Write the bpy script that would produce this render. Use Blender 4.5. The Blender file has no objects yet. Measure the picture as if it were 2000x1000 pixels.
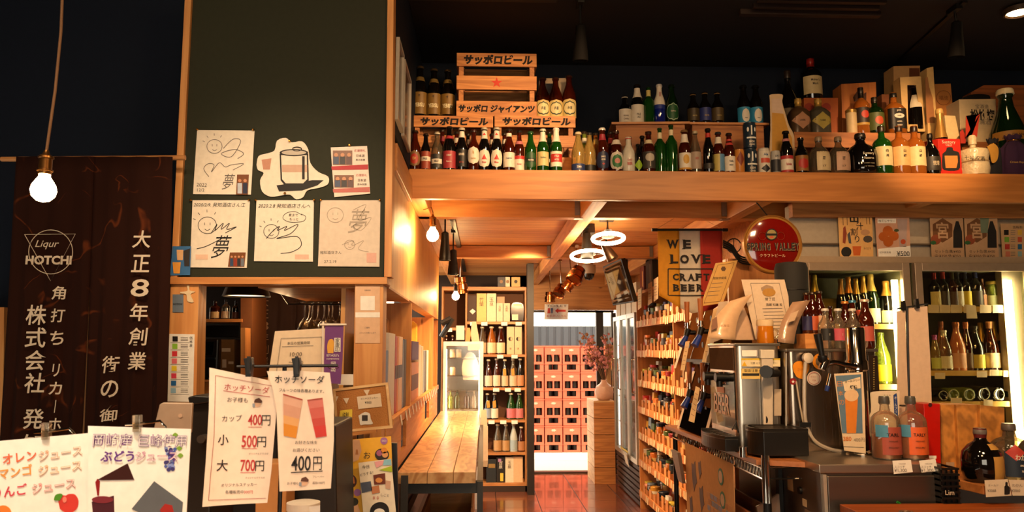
import bpy, math, random
from math import sin, cos, pi, radians, sqrt, atan2
from mathutils import Vector, Matrix
random.seed(7)
C = bpy.context.scene.collection
# ---------------------------------------------------------------- camera, world, lights, exposure
FP, EYE, PITCH, YAW = 1500.0, 1.6, radians(7.0), radians(2.1)
CR = Vector((cos(YAW), -sin(YAW), 0))
CF = Vector((sin(YAW)*cos(PITCH), cos(YAW)*cos(PITCH), sin(PITCH)))
CU = CR.cross(CF)
cam = bpy.data.cameras.new('camera'); camo = bpy.data.objects.new('camera', cam); C.objects.link(camo)
cam.sensor_width = 36; cam.lens = FP*36/2000; cam.clip_start = .05
m = Matrix((CR, CU, -CF)).transposed().to_4x4(); m.translation = (0, 0, EYE); camo.matrix_world = m
cam.dof.use_dof = True; cam.dof.focus_distance = 4.5; cam.dof.aperture_fstop = 9
bpy.context.scene.camera = camo
sc = bpy.context.scene
sc.view_settings.view_transform = 'Standard'; sc.view_settings.look = 'None'
sc.view_settings.gamma = 1; sc.view_settings.use_curve_mapping = False
sc.view_settings.exposure = 0.8
sc.cycles.max_bounces = 7; sc.cycles.transparent_max_bounces = 28; sc.cycles.transmission_bounces = 6
sc.cycles.glossy_bounces = 4; sc.cycles.diffuse_bounces = 4; sc.cycles.sample_clamp_indirect = 4
sc.cycles.caustics_reflective = False; sc.cycles.caustics_refractive = False
wd = bpy.data.worlds.new('world'); sc.world = wd; wd.use_nodes = True
wd.node_tree.nodes['Background'].inputs[0].default_value = (1, .86, .66, 1)
wd.node_tree.nodes['Background'].inputs[1].default_value = 3.2
WARM = (1, .6, .29)
def lamp(name, typ, loc, power, size=.1, col=WARM, aim=None, spot=60, blend=.6, sy=None):
    l = bpy.data.lights.new(name, typ); l.energy = power; l.color = col
    if typ == 'AREA':
        l.size = size
        if sy: l.shape = 'RECTANGLE'; l.size_y = sy
    else: l.shadow_soft_size = size
    if typ == 'SPOT': l.spot_size = radians(spot); l.spot_blend = blend
    o = bpy.data.objects.new(name, l); C.objects.link(o); o.location = loc
    if aim is not None: o.rotation_euler = (Vector(aim)-Vector(loc)).to_track_quat('-Z', 'Y').to_euler()
    return o
lamp('daylight_sun', 'SUN', (0, 14, 8), 3.5, .02, (1, .8, .58), aim=(1.2, 18.5, -4))
# ceiling lamps of the shop: track spots and downlights (set for their light, apart from the fixtures below)
lamp('track_spot_light', 'SPOT', (.9, 3.0, 3.35), 120, .05, WARM, aim=(.1, 4.6, 2.85), spot=46, blend=.8)
lamp('track_spot_light', 'SPOT', (2.5, 3.1, 3.35), 95, .05, WARM, aim=(2.72, 4.7, 2.85), spot=40, blend=.8)
lamp('track_spot_light', 'SPOT', (1.75, 2.6, 3.4), 14, .05, WARM, aim=(1.6, 4.5, 2.6), spot=55, blend=.8)
lamp('downlight_light', 'SPOT', (-.9, .9, 3.4), 75, .12, (1, .72, .48), aim=(-.8, 1.9, 1.1), spot=62, blend=.9)
lamp('board_spot_light', 'SPOT', (-.5, 1.2, 3.3), 130, .06, (1, .7, .44), aim=(-.92, 3.45, 2.02), spot=36, blend=1)
lamp('downlight_light', 'AREA', (-1.4, .4, 3.5), 14, .5, (1, .74, .5), aim=(-1.2, 2.6, 1))
lamp('downlight_light', 'AREA', (1.3, .9, 3.5), 40, .5, WARM, aim=(1.5, 2.4, 0))
lamp('downlight_light', 'AREA', (.1, -.2, 3.5), 22, .6, WARM, aim=(.2, 2.5, .4))
lamp('table_spot_light', 'SPOT', (-1.0, .9, 3.3), 115, .05, (1, .8, .6), aim=(-1.05, 1.65, 1.2), spot=38, blend=.9)
lamp('counter_spot_light', 'SPOT', (.9, 2.0, 3.3), 140, .05, WARM, aim=(1.6, 3.9, 1.55), spot=58, blend=.9)
lamp('wall_washer_light', 'SPOT', (-.22, 4.55, 2.42), 22, .04, (1, .62, .26), aim=(-.46, 4.2, 1.7), spot=110, blend=.9)
lamp('aisle_spot_light', 'SPOT', (.25, 6.2, 2.38), 210, .05, WARM, aim=(.1, 6.7, 0), spot=125, blend=.9)
lamp('aisle_spot_light', 'SPOT', (.62, 7.2, 2.4), 210, .05, WARM, aim=(1.6, 6.3, 1.0), spot=110, blend=.9)
lamp('aisle_spot_light', 'SPOT', (.5, 6.9, 2.4), 210, .05, WARM, aim=(.0, 9.0, 1.3), spot=90, blend=.9)
lamp('kitchen_light', 'POINT', (-1.15, 4.4, 1.86), 2.5, .05, WARM)
# ---------------------------------------------------------------- pixel <-> world (2000x1000 frame)
def ray(px, py): return CF + CR*((px-1000)/FP) + CU*((500-py)/FP)
def A(px, py, Y):
    d = ray(px, py); t = Y/d.y
    return Vector((d.x*t, Y, EYE+d.z*t))
def AX(px, py, X):
    d = ray(px, py); t = X/d.x
    return Vector((X, d.y*t, EYE+d.z*t))
def AZ(px, py, Z):
    d = ray(px, py); t = (Z-EYE)/d.z
    return Vector((d.x*t, d.y*t, Z))
# ---------------------------------------------------------------- materials
def lin(h):
    h = h.lstrip('#'); o = []
    for i in (0, 2, 4):
        c = int(h[i:i+2], 16)/255
        o.append(c/12.92 if c <= .04045 else ((c+.055)/1.055)**2.4)
    return (*o, 1)
MC = {}
def mt(h, rough=.55, metal=0, spec=.5, trans=0, emit=0, ior=1.45, coat=0, alpha=1, bump=0, bs=40):
    k = (h, rough, metal, spec, trans, emit, ior, coat, alpha, bump)
    if k in MC: return MC[k]
    x = bpy.data.materials.new('surface_'+h.lstrip('#')); x.use_nodes = True
    nt = x.node_tree; p = nt.nodes['Principled BSDF']; I = p.inputs
    c = lin(h)
    I['Base Color'].default_value = c
    I['Roughness'].default_value = rough; I['Metallic'].default_value = metal
    I['Specular IOR Level'].default_value = spec; I['IOR'].default_value = ior
    I['Transmission Weight'].default_value = trans; I['Coat Weight'].default_value = coat
    I['Alpha'].default_value = alpha
    if emit: I['Emission Color'].default_value = c; I['Emission Strength'].default_value = emit
    tc = nt.nodes.new('ShaderNodeTexCoord'); n = nt.nodes.new('ShaderNodeTexNoise')
    n.inputs['Scale'].default_value = bs; nt.links.new(tc.outputs['Object'], n.inputs['Vector'])
    if not emit and not trans:   # slight tonal unevenness everywhere
        mx = nt.nodes.new('ShaderNodeMixRGB'); mx.blend_type = 'MULTIPLY'; mx.inputs[0].default_value = .22
        mx.inputs[1].default_value = c; nt.links.new(n.outputs['Fac'], mx.inputs[2]); 
        g = nt.nodes.new('ShaderNodeBrightContrast'); g.inputs['Bright'].default_value = .0
        nt.links.new(mx.outputs[0], g.inputs[0]); nt.links.new(g.outputs[0], I['Base Color'])
    if bump:
        b = nt.nodes.new('ShaderNodeBump'); b.inputs['Strength'].default_value = bump; b.inputs['Distance'].default_value = .01
        nt.links.new(n.outputs['Fac'], b.inputs['Height']); nt.links.new(b.outputs[0], I['Normal'])
    MC[k] = x; return x
def wood(c1='#C98F52', c2='#A86B33', axis='x', sc_=1, rough=.5, fig=.5, knots=True, st=None, rings=34):
    k = ('w', c1, c2, axis, sc_, rough, fig, knots, st, rings)
    if k in MC: return MC[k]
    x = bpy.data.materials.new('wood_'+c1.lstrip('#')); x.use_nodes = True
    nt = x.node_tree; N = nt.nodes.new; L = nt.links.new; I = nt.nodes['Principled BSDF'].inputs
    tc = N('ShaderNodeTexCoord'); mp = N('ShaderNodeMapping'); L(tc.outputs['Object'], mp.inputs[0])
    s = {'x': (.7, 9, 9), 'y': (9, .7, 9), 'z': (9, 9, .7)}[axis]
    s = st or s
    mp.inputs['Scale'].default_value = [v*sc_ for v in s]
    n1 = N('ShaderNodeTexNoise'); n1.inputs['Scale'].default_value = 1.1; n1.inputs['Detail'].default_value = 3; n1.inputs['Distortion'].default_value = fig
    L(mp.outputs[0], n1.inputs['Vector'])
    w = N('ShaderNodeMath'); w.operation = 'MULTIPLY'; w.inputs[1].default_value = rings
    L(n1.outputs['Fac'], w.inputs[0])
    sn = N('ShaderNodeMath'); sn.operation = 'SINE'; L(w.outputs[0], sn.inputs[0])
    ma = N('ShaderNodeMapRange'); ma.inputs[1].default_value = -1; ma.inputs[2].default_value = 1; L(sn.outputs[0], ma.inputs[0])
    n2 = N('ShaderNodeTexNoise'); n2.inputs['Scale'].default_value = 6; n2.inputs['Detail'].default_value = 4; L(mp.outputs[0], n2.inputs['Vector'])
    av = N('ShaderNodeMixRGB'); av.inputs[0].default_value = .6; L(ma.outputs[0], av.inputs[1]); L(n2.outputs['Fac'], av.inputs[2])
    cr = N('ShaderNodeValToRGB'); cr.color_ramp.elements[0].color = lin(c2); cr.color_ramp.elements[1].color = lin(c1)
    cr.color_ramp.elements[0].position = .05; cr.color_ramp.elements[1].position = .75
    L(av.outputs[0], cr.inputs[0]); out = cr.outputs[0]
    if knots:
        m2 = N('ShaderNodeMapping'); m2.inputs['Scale'].default_value = {'x': (2.2, 7, 7), 'y': (7, 2.2, 7), 'z': (7, 7, 2.2)}[axis]
        L(tc.outputs['Object'], m2.inputs[0])
        v = N('ShaderNodeTexVoronoi'); v.inputs['Scale'].default_value = 1.3; L(m2.outputs[0], v.inputs['Vector'])
        kr = N('ShaderNodeMapRange'); kr.inputs[1].default_value = .03; kr.inputs[2].default_value = .11; L(v.outputs['Distance'], kr.inputs[0])
        mk = N('ShaderNodeMixRGB'); mk.inputs[1].default_value = lin('#6b3a16'); L(kr.outputs[0], mk.inputs[0]); L(out, mk.inputs[2]); out = mk.outputs[0]
    L(out, I['Base Color']); I['Roughness'].default_value = rough
    b = N('ShaderNodeBump'); b.inputs['Strength'].default_value = .15; b.inputs['Distance'].default_value = .003
    L(ma.outputs[0], b.inputs['Height']); L(b.outputs[0], I['Normal'])
    MC[k] = x; return x
def steel(h='#b8b0a6', rough=.28, axis='z'):
    k = ('s', h, rough, axis)
    if k in MC: return MC[k]
    x = bpy.data.materials.new('brushed_steel'); x.use_nodes = True
    nt = x.node_tree; N = nt.nodes.new; L = nt.links.new; I = nt.nodes['Principled BSDF'].inputs
    tc = N('ShaderNodeTexCoord'); mp = N('ShaderNodeMapping'); L(tc.outputs['Object'], mp.inputs[0])
    mp.inputs['Scale'].default_value = {'x': (2, 150, 150), 'y': (150, 2, 150), 'z': (150, 150, 2)}[axis]
    n = N('ShaderNodeTexNoise'); n.inputs['Scale'].default_value = 2; L(mp.outputs[0], n.inputs['Vector'])
    r = N('ShaderNodeMapRange'); r.inputs[3].default_value = rough-.1; r.inputs[4].default_value = rough+.14; L(n.outputs['Fac'], r.inputs[0])
    L(r.outputs[0], I['Roughness']); I['Base Color'].default_value = lin(h); I['Metallic'].default_value = 1
    MC[k] = x; return x
def clear(tint='#f4efe6', gloss=.08, lo=.05, hi=.6, body=None, amt=0):
    k = ('c', tint, gloss, lo, hi, body, amt)
    if k in MC: return MC[k]
    x = bpy.data.materials.new('clear_sheet'); x.use_nodes = True
    nt = x.node_tree; N = nt.nodes.new; L = nt.links.new
    t = N('ShaderNodeBsdfTransparent'); t.inputs[0].default_value = lin(tint)
    g = N('ShaderNodeBsdfGlossy'); g.inputs['Roughness'].default_value = gloss
    lw = N('ShaderNodeLayerWeight'); lw.inputs[0].default_value = .25
    mr = N('ShaderNodeMapRange'); mr.inputs[3].default_value = lo; mr.inputs[4].default_value = hi; L(lw.outputs['Fresnel'], mr.inputs[0])
    mx = N('ShaderNodeMixShader'); L(mr.outputs[0], mx.inputs[0]); L(t.outputs[0], mx.inputs[1]); L(g.outputs[0], mx.inputs[2])
    last = mx
    if body:     # cloudy or filled glass scatters some light in its own colour; clear glass is painted paler for its reflections
        df = N('ShaderNodeBsdfDiffuse'); df.inputs[0].default_value = lin(body); m2 = N('ShaderNodeMixShader'); m2.inputs[0].default_value = amt
        L(t.outputs[0], m2.inputs[1]); L(df.outputs[0], m2.inputs[2]); L(m2.outputs[0], mx.inputs[1])
    L(last.outputs[0], nt.nodes['Material Output'].inputs[0]); MC[k] = x; return x
PAPER = '#ece7dc'
WHITE = mt(PAPER, .6); BLACK = mt('#0d0b0a', .4); INK = mt('#171210', .6)
CHROME = mt('#d8d2c8', .08, 1); GOLDM = mt('#c08a3e', .22, 1); COPPER = mt('#b06a38', .2, 1)
gz = lambda h, b=None, a=0: clear(h, .05, .07, .75, b, a)
GL = {'brown': gz('#8a3c10', '#5a1c06', .35), 'dark': mt('#0b0806', .06, 0, .6, coat=.6), 'green': gz('#3c8a2c', '#1c5214', .45),
      'dgreen': gz('#1e4a18', '#122e0c', .45), 'clear': gz('#f0e8da', '#c8b8a0', .1), 'blue': gz('#1c34a0', '#14248c', .6),
      'amber': gz('#d08030', '#b86a24', .5), 'rose': gz('#f0a878', '#e08a58', .6), 'white': mt('#dcd2bc', .35, coat=.3),
      'smoke': gz('#c8bca4', '#8a7c64', .2), 'yellow': gz('#e8d098', '#c8a860', .3), 'lime': gz('#b8cc60', '#8a9c3c', .45),
      'gold': mt('#b07e2e', .25, .8), 'tan': mt('#9c6a3c', .4), 'frost': mt('#c7d0cc', .4, 0, .5, .3)}
# ---------------------------------------------------------------- mesh builder
ORG = {}
def root(o):
    while o.parent: o = o.parent
    return o
class MB:
    def __init__(s): s.v = []; s.f = []; s.sm = False
    def add(s, v, f):
        n = len(s.v); s.v += [tuple(p) for p in v]; s.f += [tuple(i+n for i in q) for q in f]; return s
    def box(s, x0, x1, y0, y1, z0, z1, M=None):
        v = [Vector((x, y, z)) for x in (x0, x1) for y in (y0, y1) for z in (z0, z1)]
        if M: v = [M @ p for p in v]
        return s.add(v, [(0, 1, 3, 2), (4, 6, 7, 5), (0, 4, 5, 1), (2, 3, 7, 6), (0, 2, 6, 4), (1, 5, 7, 3)])
    def lathe(s, prof, n=20, c=(0, 0, 0), sq=None, M=None):
        s.sm = True; v = []; f = []
        for r, z in prof:
            for i in range(n):
                a = 2*pi*(i+.5)/n; k = 1
                if sq and r > 0 and z <= sq: k = min(1/max(abs(cos(a)), abs(sin(a))), 1.2)
                v.append(Vector((c[0]+r*k*cos(a), c[1]+r*k*sin(a), c[2]+z)))
        for j in range(len(prof)-1):
            for i in range(n):
                a, b = j*n+i, j*n+(i+1) % n
                f.append((a, b, b+n, a+n))
        f.append(tuple(range(n-1, -1, -1))); L = (len(prof)-1)*n; f.append(tuple(range(L, L+n)))
        if M: v = [M @ p for p in v]
        return s.add(v, f)
    def cyl(s, p0, p1, r0, r1=None, n=12):
        p0 = Vector(p0); p1 = Vector(p1); r1 = r0 if r1 is None else r1; d = p1-p0
        q = d.to_track_quat('Z', 'Y').to_matrix().to_4x4(); q.translation = p0
        return s.lathe([(r0, 0), (r1, d.length)], n, M=q)
    def tube(s, pts, r, n=8):
        s.sm = True
        pts = [Vector(p) for p in pts]; v = []; f = []
        for i, p in enumerate(pts):
            d = (pts[min(i+1, len(pts)-1)]-pts[max(i-1, 0)]).normalized()
            a = d.cross(Vector((0, 0, 1)) if abs(d.z) < .95 else Vector((1, 0, 0))).normalized(); b = d.cross(a)
            v += [p+(a*cos(2*pi*k/n)+b*sin(2*pi*k/n))*r for k in range(n)]
        for i in range(len(pts)-1):
            for k in range(n):
                a, b = i*n+k, i*n+(k+1) % n; f.append((a, b, b+n, a+n))
        f.append(tuple(range(n-1, -1, -1))); L = (len(pts)-1)*n; f.append(tuple(range(L, L+n)))
        return s.add(v, f)
    def prism(s, pts, off):
        pts = [Vector(p) for p in pts]; off = Vector(off); n = len(pts)
        f = [tuple(range(n)), tuple(range(2*n-1, n-1, -1))]+[(i, i+n, (i+1) % n+n, (i+1) % n) for i in range(n)]
        return s.add(pts+[p+off for p in pts], f)
    def torus(s, c, R, r, ax='z', n=32, k=10):
        s.sm = True; v = []; f = []
        for i in range(n):
            a = 2*pi*i/n
            for j in range(k):
                b = 2*pi*j/k; x, y, z = (R+r*cos(b))*cos(a), (R+r*cos(b))*sin(a), r*sin(b)
                v.append((c[0]+x, c[1]+y, c[2]+z) if ax == 'z' else (c[0]+x, c[1]+z, c[2]+y))
        for i in range(n):
            for j in range(k):
                f.append((i*k+j, i*k+(j+1) % k, (i+1) % n*k+(j+1) % k, (i+1) % n*k+j))
        return s.add(v, f)
    def mesh(s, name, mat, o=Vector((0, 0, 0))):
        me = bpy.data.meshes.new(name); me.from_pydata([tuple(Vector(p)-o) for p in s.v], [], s.f)
        import bmesh
        bm = bmesh.new(); bm.from_mesh(me); bmesh.ops.recalc_face_normals(bm, faces=bm.faces); bm.to_mesh(me); bm.free()
        if s.sm:
            for p in me.polygons: p.use_smooth = True
            me.set_sharp_from_angle(angle=.7)
        me.materials.append(mat); return me
    def build(s, name, mat, parent=None, bev=0):
        if parent is not None: o = ORG.get(root(parent).name, Vector((0, 0, 0)))
        else:
            lo = [min(p[i] for p in s.v) for i in range(3)]; hi = [max(p[i] for p in s.v) for i in range(3)]
            o = Vector(((lo[0]+hi[0])/2, (lo[1]+hi[1])/2, lo[2]))
        ob = link(name, s.mesh(name, mat, o), parent)
        if parent is None: ob.location = o; ORG[ob.name] = o.copy()
        if bev:
            b = ob.modifiers.new('edge', 'BEVEL'); b.width = bev; b.segments = 2; b.limit_method = 'ANGLE'
        return ob
def link(name, me, parent=None, loc=None, world=False):
    if world: loc = Vector(loc)-ORG[parent.name]
    ob = bpy.data.objects.new(name, me); C.objects.link(ob)
    if parent is not None: ob.parent = parent
    if loc: ob.location = loc
    return ob
def tag(o, label, cat, group=None, kind=None):
    o['label'] = label; o['category'] = cat
    if group: o['group'] = group
    if kind: o['kind'] = kind
    return o
def T(name, label, cat, loc, group=None, rz=0):     # rz given: parts are written in local coordinates
    o = bpy.data.objects.new(name, None); C.objects.link(o); o.location = loc; o.empty_display_size = .05
    tag(o, label, cat, group); ORG[o.name] = Vector(loc)
    return o
def TL(name, label, cat, loc, rz=0, group=None):
    o = T(name, label, cat, loc, group); o.rotation_euler = (0, 0, rz); ORG[o.name] = Vector((0, 0, 0)); return o
def S(name, mb, mat, parent=None, bev=0):
    o = mb.build(name, mat, parent, bev)
    if parent is None: o['kind'] = 'structure'
    return o
def box(*a): return MB().box(*a)
ORD = 'first second third fourth fifth sixth seventh eighth ninth tenth eleventh twelfth thirteenth fourteenth fifteenth sixteenth seventeenth eighteenth nineteenth twentieth'.split()
ORD += ['twenty-'+w for w in ORD[:9]]+['thirtieth']+['thirty-'+w for w in ORD[:9]]+['fortieth']+['forty-'+w for w in ORD[:9]]
# ---------------------------------------------------------------- lettering
TXC = {}
def glyphs(s, bold=0):
    k = (s, bold)
    if k not in TXC:
        c = bpy.data.curves.new('t', 'FONT'); c.body = s; c.resolution_u = 3; c.offset = bold
        o = bpy.data.objects.new('t', c); me = bpy.data.meshes.new_from_object(o)
        v = [(p.co.x, p.co.y) for p in me.vertices]; f = [tuple(p.vertices) for p in me.polygons]
        bpy.data.objects.remove(o); bpy.data.curves.remove(c); bpy.data.meshes.remove(me)
        if not v: v = [(0, 0), (1, 0), (0, 1)]; f = [(0, 1, 2)]
        x0, x1 = min(p[0] for p in v), max(p[0] for p in v); y0, y1 = min(p[1] for p in v), max(p[1] for p in v)
        TXC[k] = ([(p[0]-(x0+x1)/2, p[1]-(y0+y1)/2) for p in v], f, x1-x0, y1-y0)
    return TXC[k]
def text(s, c, ex, ey, mat, parent, w=None, h=None, rot=0, shear=0, bold=0, name='lettering'):
    """flat lettering centred on c in the plane ex, ey"""
    v, f, tw, th = glyphs(s, bold); c = Vector(c); ex = Vector(ex).normalized(); ey = Vector(ey).normalized()
    sx = w/tw if w else h/th; sy = h/th if h else sx
    a = radians(rot); ex, ey = ex*cos(a)+ey*sin(a), ey*cos(a)-ex*sin(a)
    mb = MB(); mb.add([c+ex*(x*sx+shear*y*sy)+ey*(y*sy) for x, y in v], f)
    o = ORG.get(root(parent).name, Vector((0, 0, 0)))
    me = bpy.data.meshes.new(name); me.from_pydata([tuple(Vector(p)-o) for p in mb.v], [], mb.f); me.materials.append(mat)
    return link(name, me, parent)
XA, ZA = Vector((1, 0, 0)), Vector((0, 0, 1))
def tp(s, px, py, Y, mat, parent, w=None, h=None, **k):
    """lettering facing the front (-Y), centre and size given in photo pixels at depth Y"""
    q = (A(px+50, py, Y)-A(px-50, py, Y)).length/100
    return text(s, A(px, py, Y), XA, ZA, mat, parent, w*q if w else None, h*q if h else None, **k)
def vt(s, px, y0, y1, Y, mat, parent, w, px1=None, **k):
    n = len(s)
    for i, ch in enumerate(s):
        if ch == ' ': continue
        t = i/max(n-1, 1)
        tp(ch, px+((px1 or px)-px)*t, y0+(y1-y0)*t, Y, mat, parent, w=w*(.35 if ch == 'ー' else .55 if ch in 'リ' else 1), h=w, **k) if ch != 'ー' else \
            tp('｜', px+((px1 or px)-px)*t, y0+(y1-y0)*t, Y, mat, parent, h=w, **k)
BASE = [0]     # height that boxes whose outline row is given as 1121 stand on
def slab(name, pts, Y, t, mat, parent=None, bev=0):
    """flat board facing the front: outline in photo pixels at depth Y, thickness t going back"""
    P = [A(x, {1120: 1000, 1121: 257}.get(y, y), Y) for x, y in pts]      # rows given as 1120 run down to the table they stand on
    for p, (x, y) in zip(P, pts):
        if y == 1120: p.z = 1.051 if Y < 2.56 else .781
        if y == 1121: p.z = BASE[0]
    return MB().prism(P, (0, t, 0)).build(name, mat, parent, bev)
def R4(x0, y0, x1, y1): return [(x0, y0), (x1, y0), (x1, y1), (x0, y1)]
def disc(cx, cy, r, n=20, ry=None): return [(cx+r*cos(2*pi*i/n), cy+(ry or r)*sin(2*pi*i/n)) for i in range(n)]
def line(name, pts, Y, r, mat, parent, n=5):
    """a pen stroke or wire in a plane at depth Y, radius r metres"""
    return MB().tube([A(x, y, Y) for x, y in pts], r, n).build(name, mat, parent)
def stroke(pts, Y, w, mat, parent, name='pen_stroke'):
    """flat pen stroke: width w in photo px"""
    mb = MB(); P = [Vector(p) for p in pts]; L = []; R = []
    for i, p in enumerate(P):
        d = (P[min(i+1, len(P)-1)]-P[max(i-1, 0)]); d = d.normalized() if d.length else Vector((1, 0))
        n = Vector((-d.y, d.x))*w/2; L.append(p+n); R.append(p-n)
    mb.add([A(p.x, p.y, Y) for p in L]+[A(p.x, p.y, Y) for p in R], [(i, i+1, i+1+len(P), i+len(P)) for i in range(len(P)-1)])
    return mb.build(name, mat, parent)
def curl(pts, k=6):
    """smooth an open polyline (Catmull-Rom)"""
    P = [Vector(p) for p in pts]; out = []
    for i in range(len(P)-1):
        a, b, c, d = P[max(i-1, 0)], P[i], P[i+1], P[min(i+2, len(P)-1)]
        for j in range(k):
            t = j/k; out.append(.5*((2*b)+(c-a)*t+(2*a-5*b+4*c-d)*t*t+(3*b-a-3*c+d)*t**3))
    return out+[P[-1]]
# ---------------------------------------------------------------- bottles
PROF = {
 'beer': [(0, 0), (.9, 0), (1, .025), (1, .54), (.95, .6), (.76, .68), (.54, .76), (.46, .83), (.42, .94), (.5, .945), (.5, .985), (.46, 1)],
 'big': [(0, 0), (.9, 0), (1, .015), (1, .52), (.93, .6), (.66, .72), (.44, .82), (.38, .94), (.45, .945), (.45, .985), (.42, 1)],
 'wine': [(0, 0), (.93, 0), (1, .01), (1, .58), (.93, .65), (.55, .72), (.38, .77), (.34, .96), (.4, .965), (.4, 1)],
 'sake': [(0, 0), (.93, 0), (1, .01), (1, .46), (.93, .56), (.62, .72), (.4, .84), (.34, .93), (.42, .94), (.42, 1)],
 'champ': [(0, 0), (.93, 0), (1, .01), (1, .42), (.95, .52), (.68, .66), (.42, .8), (.35, .9), (.42, .92), (.42, .98), (.36, 1)],
 'whisky': [(0, 0), (.95, 0), (1, .015), (1, .58), (.95, .65), (.74, .71), (.36, .765), (.3, .86), (.34, .87), (.34, 1)],
 'round': [(0, 0), (.8, 0), (.93, .05), (1, .18), (1, .42), (.93, .56), (.66, .68), (.34, .76), (.26, .84), (.3, .86), (.3, 1)],
 'can': [(0, 0), (.84, 0), (1, .04), (1, .9), (.88, .97), (.9, 1), (.84, 1), (.84, .98)],
 'soda': [(0, 0), (.93, 0), (1, .02), (1, .55), (.92, .62), (.5, .74), (.36, .8), (.34, .92), (.42, .925), (.42, 1)],
 'jar': [(0, 0), (.92, 0), (1, .04), (1, .74), (.92, .82), (.8, .86), (.85, .87), (.85, 1)],
 'stub': [(0, 0), (.9, 0), (1, .03), (1, .52), (.9, .62), (.55, .74), (.42, .8), (.4, .93), (.48, .94), (.48, 1)],
}
def rad(prof, t):
    for (r0, z0), (r1, z1) in zip(prof, prof[1:]):
        if z0 <= t <= z1 and z1 > z0: return r0+(r1-r0)*(t-z0)/(z1-z0)
    return prof[-1][0]
def patch(prof, R, H, z0, z1, a, shape='rect', off=.0009, az=0, sq=None):
    mb = MB(); mb.sm = True; nz = 10 if shape != 'rect' or z1-z0 > .3 else 6; na = 28 if a > 2.5 else 12; v = []; f = []
    for i in range(nz+1):
        t = i/nz; z = z0+(z1-z0)*t
        aa = a*(sqrt(max(0, 1-(2*t-1)**2)) if shape == 'oval' else (1-t) if shape == 'tri' else 1-abs(2*t-1) if shape == 'dia' else 1)
        aa = max(aa, .01)
        for j in range(na+1):
            th = az-aa+2*aa*j/na; k = 1
            if sq and z < sq: k = min(1/max(abs(cos(th)), abs(sin(th))), 1.2)
            r = rad(prof, z)*R*k+off; v.append((r*sin(th), -r*cos(th), z*H))
    for i in range(nz):
        for j in range(na):
            q = i*(na+1)+j; f.append((q, q+1, q+na+2, q+na+1))
    return mb.add(v, f)
BC = {}
def cmesh(key, fn):
    if key not in BC: BC[key] = fn()
    return BC[key]
def bottle(kind, X, Y, Z, R, H, glass='brown', cap=None, lab=(), txt=(), foil=None, label='', cat='bottle', name='bottle', group=None, rz=0, sq=None, liquid=None):
    """lab: (shape, z0, z1, half angle, colour, name); txt: (string, z, width m, height m, colour); foil: (z0, colour)"""
    prof = PROF[kind]; R = round(R, 4); H = round(H, 3)
    t = TL(name, label, cat, (X, Y, Z), rz, group)
    gm = GL[glass] if isinstance(glass, str) and glass in GL else mt(glass, .3)
    me = cmesh((kind, R, H, glass, sq), lambda: MB().lathe([(r*R, z*H) for r, z in prof], 24, sq=sq*H if sq else None).mesh('body', gm))
    link('body' if kind == 'can' else 'glass_body', me, t)
    if cap:
        ch, cw = {'beer': (.05, .56), 'big': (.035, .5), 'can': (.02, .84), 'jar': (.13, .9), 'whisky': (.12, .37), 'round': (.11, .33), 'wine': (.03, .42)}.get(kind, (.06, .48))
        link('cap', cmesh(('cap', kind, R, H, cap), lambda: MB().lathe([(cw*R*.98, (1-ch)*H), (cw*R*1.04, (1-ch*.9)*H), (cw*R*.98, (1-ch*.2)*H), (cw*R*.86, H*1.004)], 18).mesh('cap', mt(cap, .35, .3 if kind == 'beer' else 0))), t)
    if foil:
        link('foil', cmesh(('foil', kind, R, H, foil), lambda: patch(prof, R, H, foil[0], 1.0, pi, off=.0015).mesh('foil', mt(foil[1], .35, .5))), t)
    for i, l in enumerate(lab):
        l = list(l)+[None]*(7-len(l)); az = l[6] or 0
        nm = l[5] or ('label_paper' if i == 0 else 'label_detail')
        link(nm, cmesh(('lab', kind, R, H, i, tuple(l), sq), lambda: patch(prof, R, H, l[1], l[2], l[3], l[0], .0009+.0005*i, az, sq).mesh('label', mt(l[4], .5))), t)
    for s, z, w, h, c in txt:
        def mk():
            v, f, tw, th = glyphs(s, .02); mb = MB()
            r0 = rad(prof, z)*R+.0032
            mb.add([((r0)*sin(x*w/tw/r0), -r0*cos(x*w/tw/r0), z*H+y*h/th) for x, y in v], f)
            me = bpy.data.meshes.new('l'); me.from_pydata(mb.v, [], mb.f); me.materials.append(mt(c, .5)); return me
        link('lettering', cmesh(('t', kind, R, H, s, z, w, c), mk), t)
    return t
def Bp(kind, px, top, wpx, Y, Z, **k):
    """bottle from its photo column, top and width at depth Y, standing on height Z"""
    q = A(px, top, Y); s = (A(px+50, top, Y)-A(px-50, top, Y)).length/100
    return bottle(kind, q.x, Y, Z, wpx*s/2*1.08, q.z-Z, **k)
# ================================================================ THE SETTING
NAVY = mt('#0e1624', .8, spec=.2); DKCEIL = mt('#150a06', .8); DARKPOST = mt('#1d1714', .5)
ZB, ZT, YB, XW = 2.475, 2.65, 4.4, -.44      # loft beam bottom and top, its face, side wall plane
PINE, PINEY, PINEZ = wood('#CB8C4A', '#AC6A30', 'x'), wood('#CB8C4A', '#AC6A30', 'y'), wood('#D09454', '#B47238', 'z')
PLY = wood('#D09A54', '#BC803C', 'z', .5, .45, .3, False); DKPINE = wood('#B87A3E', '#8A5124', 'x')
tl = (.45, .30)
fl = S('floor', box(-2.6, 4.2, -1.5, 10.35, -.1, -.004), mt('#2a1610', .6))
tmats = [mt('#74402c', .19, coat=.3), mt('#683826', .22, coat=.3), mt('#804832', .18, coat=.3)]
me_t = [box(.004, .446, .004, .446, -.004, 0).mesh('tile', q) for q in tmats]
for i in range(7):
    for j in range(11):
        link('tile', me_t[(i*2+j*3+i*j) % 3], fl, (-.76+i*.45, 5.4+j*.45, 0), True)
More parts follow.
